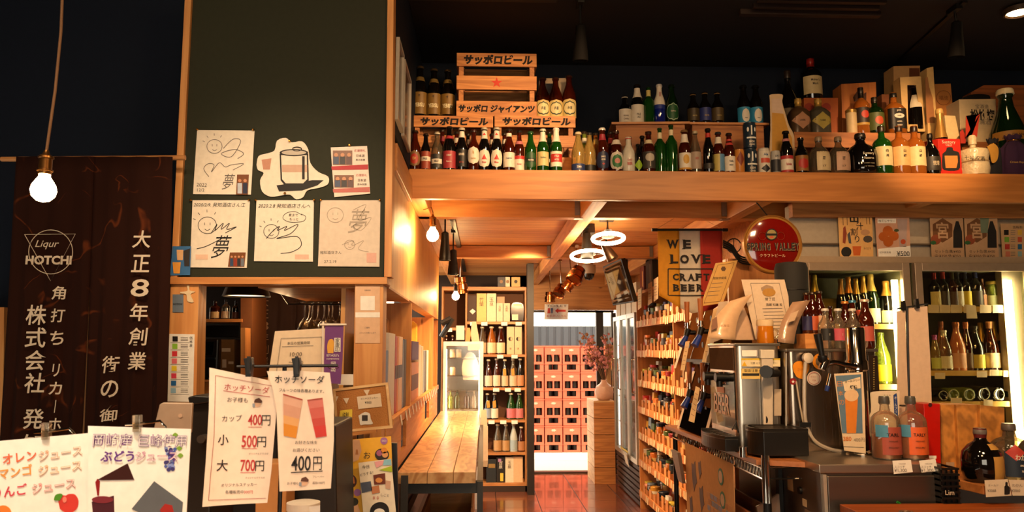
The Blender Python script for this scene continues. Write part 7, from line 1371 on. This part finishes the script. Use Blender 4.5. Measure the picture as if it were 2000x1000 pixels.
MB().prism([(x0_+.03, 3.5, .7), (x1_-.03, 3.5, .7), (x1_-.02, 3.55, .95), (x0_+.04, 3.62, .88)], (0, .02, .0)).build('plastic_sheet', mt('#8a7468', .12, trans=.3), ob)
# --- beer dispensers
def disp(x0, x1, y0, y1, z1, lb, side):
    t = T('beer_dispenser', lb, 'dispenser', ((x0+x1)/2, (y0+y1)/2, ZS)); mb = MB(); r_ = .03; pts = []
    for cx_, cy_, a0 in ((x0+r_, y0+r_, pi), (x1-r_, y0+r_, 1.5*pi), (x1-r_, y1-r_, 0), (x0+r_, y1-r_, .5*pi)):
        for i in range(6): a = a0+i*pi/10; pts.append((cx_+r_*cos(a), cy_+r_*sin(a), ZS))
    mb.sm = True; mb.prism(pts, (0, 0, z1-ZS-.012)).build('body', side, t)
    MB().prism([(p[0], p[1], z1-.012) for p in [(x0-.004, y0-.004), (x1+.004, y0-.004), (x1+.004, y1), (x0-.004, y1)]], (0, 0, .014)).build('top_panel', steel('#8e8478', .35, 'x'), t, .003)
    return t
S1 = steel('#d4cabc', .3, 'z'); z1m = A(1460, 671, 3.7).z; zm2 = A(1600, 682, 3.62).z
MX0, MX1 = A(1438, 760, 3.68).x, A(1528, 760, 3.68).x
d1 = disp(MX0, MX1-.005, 3.68, 4.12, z1m, 'stainless beer dispenser with warning labels facing the aisle', S1)
d2 = disp(MX1+.004, A(1718, 760, 3.62).x, 3.62, 4.1, zm2, 'wide stainless beer dispenser with round stickers behind the beer tower', steel('#a89888', .22, 'z'))
MB().box(A(1700, 760, 3.61).x, A(1718, 760, 3.61).x, 3.612, 3.617, ZS+.02, zm2-.03).build('dark_panel', mt('#2a1d14', .3), d2)
for i in range(14): slab('vent_mark', R4(1706, 700+i*4.5, 1708, 702+i*4.5), 3.61, .001, mt('#a8904a'), d2)
Y = 3.676
slab('notice', R4(1449, 684, 1478, 696), Y, .001, WHITE, d1); slab('warning_label', R4(1448, 700, 1524, 716), Y, .001, mt('#e0d0a8'), d1); slab('yellow_band', R4(1448, 700, 1524, 703), Y-.001, .001, mt('#d8b428'), d1); slab('warning_triangle', [(1454, 706), (1459, 715), (1449, 715)], Y-.001, .001, mt('#d8a818'), d1)
slab('yellow_label', R4(1448, 720, 1485, 740), Y, .001, mt('#d8b868'), d1); slab('black_bar', R4(1450, 729, 1483, 734), Y-.001, .001, INK, d1); tp('取扱注意', 1467, 724, Y-.001, INK, d1, w=26); tp('注意 必ずお読みください', 1492, 709, Y-.001, GREY, d1, w=52)
hp = slab('white_pipe_cover', [(1487, 690), (1510, 690), (1510, 838), (1492, 838)], 3.655, .02, mt('#c8b8a4', .3), d1, .003); slab('cover_cap', R4(1486, 683, 1513, 700), 3.65, .024, mt('#d0c4b0', .3), d1, .003)
slab('grip_slot', curl([(1496, 812), (1500, 818), (1499, 826), (1496, 826)], 3), 3.654, .001, INK, d1); slab('info_label', R4(1512, 760, 1526, 812), Y, .001, mt('#b8a48c'), d1); slab('notice', R4(1448, 722, 1449, 723), Y, .001, WHITE, d1)
MB().cyl(A(1496, 726, 3.65), A(1496, 726, 3.65)+Vector((0, -.06, 0)), .018, .022).cyl(A(1496, 726, 3.59), A(1496, 726, 3.57), .03).cyl(A(1503, 730, 3.6), A(1520, 728, 3.62), .018).build('valve_knob', BLACK, d1)
# face toward the aisle with picture panel and taps
pf = MB().prism([(MX0-.003, 3.70, ZS+.09), (MX0-.003, 4.09, ZS+.09), (MX0-.003, 4.09, z1m-.14), (MX0-.003, 3.70, z1m-.14)], (.002, 0, 0)).build('picture_panel', mt('#2c2a28', .12, coat=.8), d1)
MB().box(MX0-.004, MX0-.001, 3.70, 4.09, z1m-.13, z1m-.02).build('grey_panel', mt('#5a4636', .6, spec=0), d1)
text('BEER', (MX0-.005, 3.9, ZS+.2), (0, -1, 0), ZA, mt('#d8a880', .4), d1, w=.25, h=.1, bold=.01)
text('Craft', (MX0-.005, 3.9, ZS+.33), (0, -1, 0), ZA, mt('#c88858', .4), d1, w=.16, h=.06)
MB().box(MX0-.006, MX0-.004, 3.85, 3.97, ZS+.255, ZS+.285).build('printed_beer', mt('#b86a34'), d1)
for y_ in (3.78, 3.98):
    zt_ = z1m-.165; MB().cyl((MX0, y_, zt_), (MX0-.07, y_, zt_), .02, .024).cyl((MX0-.05, y_, zt_+.02), (MX0-.05, y_, zt_-.045), .016).build('tap', BLACK, d1)
def tray(x0, x1, y0, y1, z0, z1, lb):
    t = T('drip_tray', lb, 'tray', ((x0+x1)/2, (y0+y1)/2, z0)); mb = MB(); n = 14; pts = [(x1, y0), (x1, y1), (x0+.04, y1)]+[(x0+.04-.04*sin(pi*i/n), y1+(y0-y1)*i/n) for i in range(1, n)]+[(x0+.04, y0)]
    MB().prism([(a, b, z0) for a, b in pts], (0, 0, z1-z0-.012)).build('tray_body', mt('#14110f', .35), t, .003)
    cx_, cy_ = (x0+x1)/2, (y0+y1)/2; rim = MB(); q_ = [(a, b) for a, b in pts]; m2_ = [(cx_+(a-cx_)*.9, cy_+(b-cy_)*.94) for a, b in q_]; nn_ = len(q_)
    v = [(a, b, z1-.012) for a, b in q_]+[(a, b, z1) for a, b in q_]+[(a, b, z1) for a, b in m2_]+[(a, b, z1-.012) for a, b in m2_]
    rim.add(v, [(k_*nn_+i, k_*nn_+(i+1) % nn_, (k_+1) % 4*nn_+(i+1) % nn_, (k_+1) % 4*nn_+i) for k_ in range(4) for i in range(nn_)]).build('rim', mt('#1c1815', .3), t)
    for i in range(8): y_ = y0+.03+(y1-y0-.06)*i/7; MB().box(x0+.05, x1-.01, y_, y_+.008, z1-.008, z1-.003).build('grate_bar', mt('#3c342c', .3, .6), t)
    return t
tray(1.10, MX0-.004, 3.66, 4.06, ZS-.005, ZS+.065, 'black rounded drip tray under the picture panel of the beer dispenser')
tray(MX0-.0, MX1+.02, 3.45, 3.66, ZS+.001, ZS+.12, 'deep black drip box before the stainless dispenser')
tbx = MB().tube([A(1430, 840, 3.6), A(1438, 822, 3.6), A(1442, 845, 3.6)], .004).build('tray_spring', BLACK, None); tag(tbx, 'black bent wire stand on the rounded drip tray', 'wire')
cp = T('steel_cup', 'small steel cup beside the rounded drip tray', 'cup', (A(1452, 865, 3.5).x, 3.5, ZS-.01)); MB().lathe([(.018, 0), (.02, .045), (.018, .045), (.016, .005)], 20, c=(A(1452, 865, 3.5).x, 3.5, ZS-.009)).build('cup_body', CHROME, cp)
# stickers, tube on dispenser two
Y = 3.612
for pts_, hx, nm in ((curl([(1549, 712), (1556, 706), (1568, 706), (1580, 711), (1580, 722), (1574, 734), (1568, 740), (1556, 736), (1549, 722), (1549, 712)], 3)[:-1], '#d8861c', 'orange_sticker'), (disc(1603, 706, 16), '#d8861c', 'orange_ring_sticker')): slab(nm, pts_, Y, .001, mt(hx, .4), d2)
slab('ring_center', disc(1603, 706, 10), Y-.001, .001, mt('#6a5a48', .3), d2); slab('round_sticker', disc(1590, 739, 14, 24), Y-.001, .001, mt('#d8c4b0', .4), d2); line('sticker_ring', disc(1590, 739, 11.5, 24)+[(1601.5, 739)], Y-.003, .001, mt('#a83c34'), d2); tp('ボイロー', 1590, 736, Y-.003, mt('#a83c34'), d2, w=13); tp('TEA', 1590, 743, Y-.003, mt('#a83c34'), d2, w=7)
slab('red_badge', disc(1549, 745, 6.5, 16), Y-.001, .003, mt('#8a1c1c', .3), d2); tp('★', 1549, 745, Y-.003, WHITE, d2, w=7); tp('さけの', 1566, 722, Y-.001, mt('#8a4a14'), d2, w=16)
MB().tube([A(x, y, 3.58) for x, y in curl([(1574, 702), (1571, 740), (1571, 790), (1574, 826), (1590, 860), (1620, 877), (1652, 883)])], .009, 8).build('clear_hose', mt('#c8b8a4', .2, trans=.4), d2)
MB().tube([A(x, y, 3.59) for x, y in curl([(1555, 745), (1562, 790), (1569, 826)])], .004, 6).build('thin_hose', mt('#b8a48c', .3), d2); MB().lathe([(.02, 0), (.024, .01), (.024, .03), (.012, .034)], 16, M=Matrix.Translation(A(1574, 699, 3.6)) @ Matrix.Rotation(pi/2, 4, 'X')).build('valve', mt('#d0c0aa', .3), d2)
slab('hose_clamp', R4(1563, 825, 1584, 834), 3.565, .012, BLACK, d2); slab('painted_highlight', R4(1534, 690, 1537, 880), 3.616, .001, mt('#e0d8cc', .2, .6), d2)  # pale strip paints the highlight on the rounded steel corner
# machines further down the aisle: two slanted tap boards
def tapboard(y0, y1, zb, zt, xb, xt, lb, lower):
    t = T('tap_board', lb, 'dispenser', (xb+.1, (y0+y1)/2, zb)); th = .26
    MB().prism([(xb, y0, zb), (xt, y0, zt), (xt+th-.1, y0, zt), (xb+th, y0, zb)], (0, y1-y0, 0)).build('cabinet', mt('#7a4e28', .7, spec=0) if not lower else mt('#5c3a22', .7, spec=0), t, .003)
    sx = (xt-xb)/(zt-zb); at = lambda y_, z_, o_=0: (xb+(z_-zb)*sx-o_, y_, z_)
    def strip_(a, b, z0_, z1_, m_, nm, o_=.004): MB().prism([at(a, z0_, o_), at(b, z0_, o_), at(b, z1_, o_), at(a, z1_, o_)], (-.002, 0, 0)).build(nm, m_, t)
    strip_(y0-.0, y0+.05, zb, zt, mt('#d8b884', .5), 'price_strip'); strip_(y1-.05, y1, zb-.06, zt-.05, mt('#d8b884', .5), 'price_strip')
    ym = (y0+y1)/2; strip_(ym-.004, ym+.004, zb, zt, BLACK, 'seam')
    if lower: strip_(y0+.05, y1-.05, zb, zb+.15, mt('#0c0a09', .8, spec=0), 'black_base', .005)
    for y_ in (y0+.11, y0+.4):
        zt_ = zb+(zt-zb)*.55; p = Vector(at(y_, zt_))
        for dz in (.075, -.075): MB().cyl(p+Vector((-.004+dz*sx, .03, dz)), p+Vector((-.007+dz*sx, .03, dz)), .017, n=14).build('black_hole', BLACK, t)
        MB().cyl(p, p+Vector((-.055, 0, 0)), .014).cyl(p+Vector((-.045, -.01, .022)), p+Vector((-.062, -.01, -.03)), .019, .015).build('valve', BLACK, t)
        MB().cyl(p+Vector((-.05, -.01, .02)), p+Vector((-.05, -.01, .06)), .013).cyl(p+Vector((-.05, -.01, .03)), p+Vector((-.05, -.01, .038)), .019).build('collar', CHROME, t)
        MB().cyl(p+Vector((-.05, -.01, .06)), p+Vector((-.05, -.01, .185)), .0125, .0165, 14).build('wood_handle', wood('#A8602C', '#7A4018', 'z'), t)
        MB().cyl(p+Vector((-.06, -.015, -.025)), p+Vector((-.095, -.03, -.08)), .015, .022, 14).build('blue_nozzle', mt('#1c3484', .4), t)
        MB().prism([at(y_-.02, zb+(zt-zb)*.75, .006), at(y_+.005, zb+(zt-zb)*.75, .006), at(y_+.02, zb+(zt-zb)*.98, .006), at(y_, zb+(zt-zb)*.98, .006)], (-.002, 0, 0)).build('hanging_tag', mt('#c89058', .5), t)
    return t
zu0, zu1 = A(1380, 702, 4.3).z, A(1400, 603, 4.3).z; zl1 = A(1390, 712, 4.3).z; xb_ = A(1384, 700, 4.3).x
tapboard(4.2, 4.82, ZS, zl1, A(1385, 845, 4.3).x-.04, A(1385, 845, 4.3).x+.08, 'lower slanted tap board with two wooden handles and blue nozzles', True)
tapboard(4.2, 4.82, zu0, zu1, A(1376, 700, 4.3).x-.02, A(1376, 700, 4.3).x+.08, 'upper slanted tap board with two wooden handles, black holes and cream strips', False)
for bd, strips in (('tap_board.001', (([(1394, 603), (1407, 600), (1387, 709), (1371, 707)], 4.19), ([(1339, 667), (1347, 666), (1337, 724), (1329, 723)], 4.19))), ('tap_board', (([(1359, 754), (1367, 758), (1356, 826), (1345, 822)], 4.19), ([(1402, 773), (1408, 776), (1403, 834), (1390, 830)], 4.18)))):
    for q_, Y_ in strips:
        slab('cream_card', q_, Y_, .002, mt('#dcb480', .5), C.objects[bd])
        for t_ in (.2, .35, .5, .65, .8): a_, b_ = q_[0], q_[3]; c_, d_ = q_[1], q_[2]; stroke([(a_[0]+(b_[0]-a_[0])*t_+2, a_[1]+(b_[1]-a_[1])*t_), (c_[0]+(d_[0]-c_[0])*t_-2, c_[1]+(d_[1]-c_[1])*t_)], Y_-.001, .9, mt('#8a5a34'), C.objects[bd], 'printed_line')
box(A(1376, 700, 4.3).x+.0, A(1376, 700, 4.3).x+.2, 4.22, 4.8, zl1, zu0).build('spacer_block', BLACK, C.objects['tap_board.001'])
# things on the machine tops
def sheet(name, pts, Y, t_, hx, lb, cat, tilt=0, rough=.35):
    o = slab(name, pts, Y, t_, mt(hx, rough, coat=.3)); tag(o, lb, cat); return o
zt1 = z1m+.003
o = sheet('award_certificate', [(1448, 546), (1532, 546), (1560, 662), (1476, 663)], 3.95, .004, '#d8c0a4', 'large cream award certificate leaning on top of the beer dispenser', 'certificate'); Y = 3.948
for a, b in (((1466, 553), (1522, 553)), ((1522, 553), (1545, 656)), ((1484, 656), (1466, 553))): stroke([a, b], Y, .7, GREY, o, 'border_line')
slab('crest', [(1486, 562), (1497, 556), (1510, 560), (1512, 568), (1488, 568)], Y, .001, mt('#a08468'), o); slab('gold_seal', disc(1502, 571, 13, 16, 8), Y-.001, .001, mt('#d8a050', .3, .4), o); tp('修了証', 1504, 584, Y, INK, o, w=20); tp('酒類 知識 殿', 1512, 595, Y, INK, o, w=32)
for i in range(7): stroke([(1489+i*1.6, 603+i*6.5), (1528+i*1.8, 602+i*6.5)], Y, .9, GREY, o)
o = sheet('yellow_certificate', [(1398, 514), (1441, 508), (1412, 592), (1368, 598)], 4.5, .006, '#d8a85c', 'tilted golden certificate plaque on top of the upper tap board', 'certificate'); Y = 4.498
for a, b in (((1402, 518), (1434, 513)), ((1434, 513), (1407, 588)), ((1407, 588), (1375, 592)), ((1375, 592), (1402, 518))): stroke([a, b], Y, .7, mt('#6a4420'), o, 'border_line')
slab('crest', disc(1413, 525, 5, 6), Y, .001, mt('#5a3c1c'), o); tp('感謝状認定', 1406, 543, Y, INK, o, w=26, rot=3)
for i in range(4): stroke([(1390-i*3, 554+i*8), (1412-i*3, 552+i*8)], Y, .8, GREY, o)
def curved(name, L0, L1, Rr0, Rr1, Yc, bow, hx, lb, cat, n=8):
    mb = MB(); mb.sm = True; v = []
    for i in range(n+1):
        t = i/n; b_ = bow*sin(pi*t)
        for (p0, p1) in ((L0, L1), (Rr0, Rr1)): v.append(A(p0[0]+(p1[0]-p0[0])*t-b_, p0[1]+(p1[1]-p0[1])*t, Yc-.05*t))
    mb.add(v, [(2*i, 2*i+1, 2*i+3, 2*i+2) for i in range(n)]); o = mb.build(name, mt(hx, .25, coat=.6)); tag(o, lb, cat); o.modifiers.new('s', 'SOLIDIFY').thickness = .002; return o
o = curved('curved_drink_card', (1426, 588), (1384, 660), (1470, 574), (1436, 664), 3.9, 10, '#dcb48c', 'glossy tan drink card bowed forward on the dispenser top, next to the mug', 'card'); tp('北海道', 1416, 636, 3.83, mt('#8a5a34'), o, w=17)
slab('printed_photo', [(1391, 625), (1400, 618), (1402, 640), (1390, 645)], 3.84, .001, mt('#8a6048'), o)
o = curved('curved_photo_card', (1548, 590), (1519, 668), (1583, 586), (1551, 672), 3.8, 7, '#a88468', 'glossy brown photo card bowed forward on the wide dispenser top', 'card'); slab('printed_photo', [(1545, 612), (1560, 606), (1552, 626), (1538, 630)], 3.745, .001, mt('#c8a888'), o)
o = sheet('acrylic_sheet', [(1404, 590), (1422, 588), (1412, 662), (1394, 668), (1380, 700), (1376, 715)], 4.1, .003, '#c8b098', 'pale leaning sheet between the tap boards and the dispenser', 'sheet')
o = sheet('cream_back_card', [(1436, 600), (1449, 590), (1480, 664), (1430, 664)], 3.99, .002, '#c8a688', 'plain tan card behind the bowed drink card', 'card')
mg = T('beer_mug', 'small glass mug of golden beer with foam on the dispenser top', 'mug', (A(1495, 666, 3.8).x, 3.8, zt1)); mx = A(1495, 666, 3.8).x; hm = A(1495, 624, 3.8).z-zt1
MB().lathe([(.04, 0), (.043, .01), (.041, hm*.5), (.04, hm*.72)], 20, c=(mx, 3.8, zt1)).build('beer', mt('#d07a14', .1, trans=.3), mg); MB().lathe([(.04, hm*.72), (.042, hm*.8), (.04, hm*.97), (.02, hm)], 20, c=(mx, 3.8, zt1)).build('foam', mt('#dcbe94', .7), mg); MB().torus((mx+.045, 3.8, zt1+hm*.4), .022, .006, 'y', 18, 8).build('handle', GL['clear'], mg)
sp_ = T('black_speaker', 'black cylindrical canister speaker behind the certificate under the round sign', 'speaker', (A(1548, 660, 4.0).x, 4.02, zt1)); sx_, sr_ = A(1548, 600, 4.02).x, .085
ztp = A(1548, 513, 4.02).z; MB().lathe([(sr_, 0), (sr_, ztp-zt1-.03), (sr_*.9, ztp-zt1-.005), (sr_*.6, ztp-zt1)], 28, c=(sx_, 4.02, zt1)).build('body', mt('#1a1815', .8), sp_); MB().torus((sx_, 4.02, zt1+.28), sr_, .003).build('seam', BLACK, sp_)
zt2 = zm2+.003
pl = box(A(1562, 674, 3.9).x, A(1606, 674, 3.9).x, 3.83, 3.98, zt2, A(1580, 652, 3.9).z).build('wooden_stand', PINE, None, .002); tag(pl, 'small wooden stand under the three brown bottles on the wide dispenser', 'stand'); zst = A(1580, 652, 3.9).z+.001
for i, (px, top, lc) in enumerate(((1574, 572, '#2c2a54'), (1586, 571, '#b8542c'), (1599, 569, '#c8a080'))): Bp('beer', px, top, 20, 3.9, zst, glass='brown', cap='#3a2a1c', lab=[('rect', .08, .42, 1.4, lc)], label=f'brown bottle with {("dark blue", "orange red", "pale")[i]} label on the small wooden stand', group='brown bottles on the small wooden stand')
for i, (px, lc) in enumerate(((1611, '#1c1a18'), (1636, '#c05060'), (1664, '#1c1a18'))): Bp('soda', px, 603, 27, 3.75, zt2, glass='clear', cap='#c0b8ac', lab=[('rect', .2, .5, 1.1, lc)], txt=[('酒', .35, .006, .01, OFF)], label=f'clear bottle with {("black label beside the wooden stand", "pink label between two black labelled ones", "black label in front of the blue capped bottle")[i]}', group='clear bottles on the wide dispenser')
for px, top, c_, lb in ((1650, 589, '#c8782c', 'brown bottle with orange cap'), (1664, 587, '#3a7a9c', 'dark bottle with light blue cap')): Bp('beer', px, top, 22, 3.9, zt2, glass='brown', cap=c_, label=lb+' behind the clear bottles')
Bp('beer', 1688, 585, 28, 3.76, zt2, glass='brown', cap='#c8b09c', lab=[('rect', .15, .45, .9, '#b05040', None, -.3)], label='brown bottle with red label and pale cap at the end of the wide dispenser'); Bp('beer', 1621, 598, 14, 3.95, zt2, glass='brown', cap='#2a1810', label='slim brown bottle half hidden behind the first clear bottle')
# hanging blank sheets on a clip bar
ZR = A(1900, 938, 3.25).z
hs = T('clip_stand', 'black stand with two clips holding blank sheets before the wall fridges', 'stand', A(1772, 790, 3.7)); YH = 3.7
zpk = A(1777, 790, YH).z-.006; pk = box(1.915, 2.14, 3.56, 3.86, ZR+.001, zpk).build('grey_carton', mt('#b89c88', .6), None, .002); tag(pk, 'plain greyish carton behind the violet labelled bottle carrying the black stand', 'box')
MB().tube([A(1753, 603, YH), A(1812, 593, YH)], .004).tube([A(1771, 600, YH), A(1775, 770, YH), A(1777, 790, YH)], .006).build('bar', BLACK, hs); MB().box(A(1775, 790, YH).x-.06, A(1775, 790, YH).x+.06, YH-.05, YH+.05, zpk, zpk+.006).build('base', BLACK, hs)
for x, y in ((1766, 598), (1792, 594)): slab('clip', [(x-3, y-10), (x+2, y-11), (x+5, y+8), (x-2, y+9)], YH-.015, .02, BLACK, hs)
o = slab('blank_sheet', [(1751, 608), (1768, 605), (1771, 700), (1774, 792), (1752, 790), (1752, 640)], YH-.004, .0015, mt('#c8ac92', .4)); tag(o, 'narrow blank pinkish sheet hanging beside the black stand pole', 'sheet')
o = slab('blank_sheet', [(1775, 602), (1811, 598), (1817, 700), (1820, 790), (1776, 785)], YH+.004, .0015, mt('#cfb298', .4)); tag(o, 'wider blank pinkish sheet hanging before the second wall fridge door', 'sheet')
# --- right foreground: shelf with boxes and bottles, basket, front table
RXs = 1.905
ZR = A(1900, 938, 3.25).z
rsu = T('corner_shelf', 'small wooden shelf at the edge carrying two whisky bottles and the triple carton', 'shelf', (2.3, 3.4, ZR-.03)); WR_ = wood('#B0703A', '#8A5224', 'x')
MB().prism([A(1862, 942, 3.28).xy.to_3d()+Vector((0, 0, ZR-.035)), A(1920, 958, 3.12).xy.to_3d()+Vector((0, 0, ZR-.035)), Vector((2.95, 3.12, ZR-.035)), Vector((2.95, 3.9, ZR-.035)), Vector((1.91, 3.9, ZR-.035)), Vector((1.91, 3.4, ZR-.035))], (0, 0, .035)).build('shelf_board', WR_, rsu, .002)
MB().box(2.86, 2.9, 3.2, 3.7, 0, ZR-.035).box(1.96, 2.0, 3.62, 3.66, 0, ZR-.035).box(1.96, 2.0, 3.3, 3.34, 0, ZR-.035).build('leg', DKPINE, rsu)
o = slab('red_carton', [(1804, 789), (1836, 789), (1838, 912), (1809, 907)], 3.42, .14, mt('#b41408', .35), None, .002); tag(o, 'bright red upright carton between the steel fridge and the mottled cartons', 'box'); slab('notch', disc(1817, 791, 4, 10), 3.418, .001, mt('#3a0806'), o); slab('barcode', R4(1815, 890, 1829, 896), 3.418, .001, WHITE, o)
for i, (a, b, c_, d) in enumerate((((1838, 791), (1867, 790), (1873, 922), (1840, 918)), ((1868, 790), (1913, 791), (1914, 930), (1874, 925)), ((1914, 791), (1962, 796), (1964, 932), (1915, 930)))):
    MM = wood('#c08038', '#6e4418', 'z', 1, .6, .2, False, (7, 7, 5))
    o = slab('mottled_carton', [a, b, c_, d], 3.47-.02*i, .12, MM, None, .002); tag(o, f'mottled brown gold bottle carton, {ORD[i]} of three beside the red one', 'box', 'mottled cartons')
    if i == 0: slab('barcode', R4(1848, 903, 1864, 915), 3.468, .001, mt('#a89078'), o)
G3 = 'bottles on the corner shelf'
t = Bp('round', 1913, 836, 66, 3.22, ZR+.001, glass='dark', cap='#6a625c', foil=(.82, '#6c2420'), lab=[('rect', .08, .5, .62, '#c09048', None, .62), ('rect', .62, .72, .5, '#c09048', None, .5)], label='squat black bottle with gold labels and red neck before the mottled cartons', group=G3)
for zz_ in (.22, .3, .4): link('engraved_line', patch(PROF['round'], .0663, A(1913, 836, 3.22).z-ZR, zz_, zz_+.008, 1.2, off=.0012, az=-.6).mesh('engraved_line', mt('#b8a890')), t)
t = Bp('whisky', 1969, 827, 62, 3.24, ZR+.001, glass='smoke', cap='#5a5048', lab=[('rect', .1, .54, 1.0, '#1c2838', None, .1), ('dia', .38, .66, .5, '#b83c30', None, -.35)], txt=[('わかん', .44, .06, .024, OFF), ('700ml', .2, .02, .008, OFF), ('ARGANO', .3, .03, .008, OFF)], label='clear bottle with navy label and red diamond at the corner shelf edge', group=G3)
Bp('round', 2012, 833, 50, 3.26, ZR+.001, glass='dark', cap='#b88a3c', label='dark bottle with gold cork cut by the picture edge', group=G3)
for i, (pts_, lb) in enumerate((([(1923, 938), (1968, 936), (1976, 968), (1926, 971)], 'price card with a small printed black bottle hanging from the corner shelf'), ([(1970, 937), (2010, 938), (2012, 968), (1978, 968)], 'second price card hanging from the corner shelf at the picture edge'))):
    o = slab('price_card', pts_, 3.1, .001, mt('#d8c8b0', .5)); tag(o, lb, 'card'); x_ = pts_[0][0]
    tp('オールド' if i == 0 else 'わかん', x_+17, 948, 3.098, GREY, o, w=20); tp('¥2068' if i == 0 else '¥2860', x_+14, 958, 3.098, GREY, o, w=17)
    if i == 0: slab('printed_bottle', curl([(1962, 950), (1964, 948), (1964, 942), (1968, 942), (1968, 948), (1972, 952), (1972, 965), (1962, 966)], 2), 3.098, .001, INK, o)
bk = T('wire_basket', 'black basket with white scribble between the steel fridge and the corner shelf', 'basket', A(1860, 985, 3.2))
x0_, x1_ = A(1841, 950, 3.14).x, A(1876, 950, 3.14).x; zb0, zb1 = A(1860, 985, 3.14).z, A(1860, 916, 3.14).z
for i in range(7): zz_ = zb0+(zb1-zb0)*i/6; MB().box(x0_, x1_, 3.14, 3.15, zz_-.004, zz_+.004).box(x0_, x0_+.008, 3.15, 3.3, zz_-.004, zz_+.004).box(x1_-.008, x1_, 3.15, 3.3, zz_-.004, zz_+.004).build('slat', BLACK, bk)
for i in range(4): xx = x0_+(x1_-x0_-.008)*i/3; MB().box(xx, xx+.008, 3.15, 3.158, zb0, zb1).build('upright', BLACK, bk)
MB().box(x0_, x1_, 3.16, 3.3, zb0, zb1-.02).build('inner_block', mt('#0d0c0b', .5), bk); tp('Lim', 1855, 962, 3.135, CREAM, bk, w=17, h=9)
wt = T('front_worktop', 'orange brown wooden table edge along the bottom at the far side', 'table', (2.0, 2.8, 0)); zw = A(1750, 985, 3.14).z
for y_ in (2.5, 2.72, 2.94): MB().box(1.44, 2.9, y_, y_+.212, zw-.03, zw).build('plank', wood('#A8541E', '#7C3810', 'x', 1, .4, .3, False), wt, .002)
for x_, y_ in ((1.5, 2.56), (2.8, 2.56), (1.5, 3.08), (2.8, 3.08)): MB().box(x_, x_+.05, y_, y_+.05, 0, zw-.03).build('leg', DKPINE, wt)
o = MB().torus(tuple(AZ(1770, 1000, zw+.05)), .022, .003).build('glass_ring', GL['clear']); tag(o, 'rim of a small clear glass on the front worktop', 'glass'); c = AZ(1770, 1000, zw+.05); MB().lathe([(.018, zw+.001), (.022, zw+.05), (.02, zw+.05), (.016, zw+.006)], 20, c=(c.x, c.y, 0)).build('glass_wall', GL['clear'], o)
o = MB().tube([A(x, y, 3.185) for x, y in curl([(1752, 980), (1757, 984), (1764, 992)])], .006, 6).build('green_cable', mt('#1c7a2c', .5)); tag(o, 'short green cable poking from the steel fridge front', 'cable')
o = box(1.2, 1.36, 3.3, 3.34, .32, .62).build('red_folder', mt('#b81808', .4)); tag(o, 'red folder corner low beside the steel fridge', 'folder')
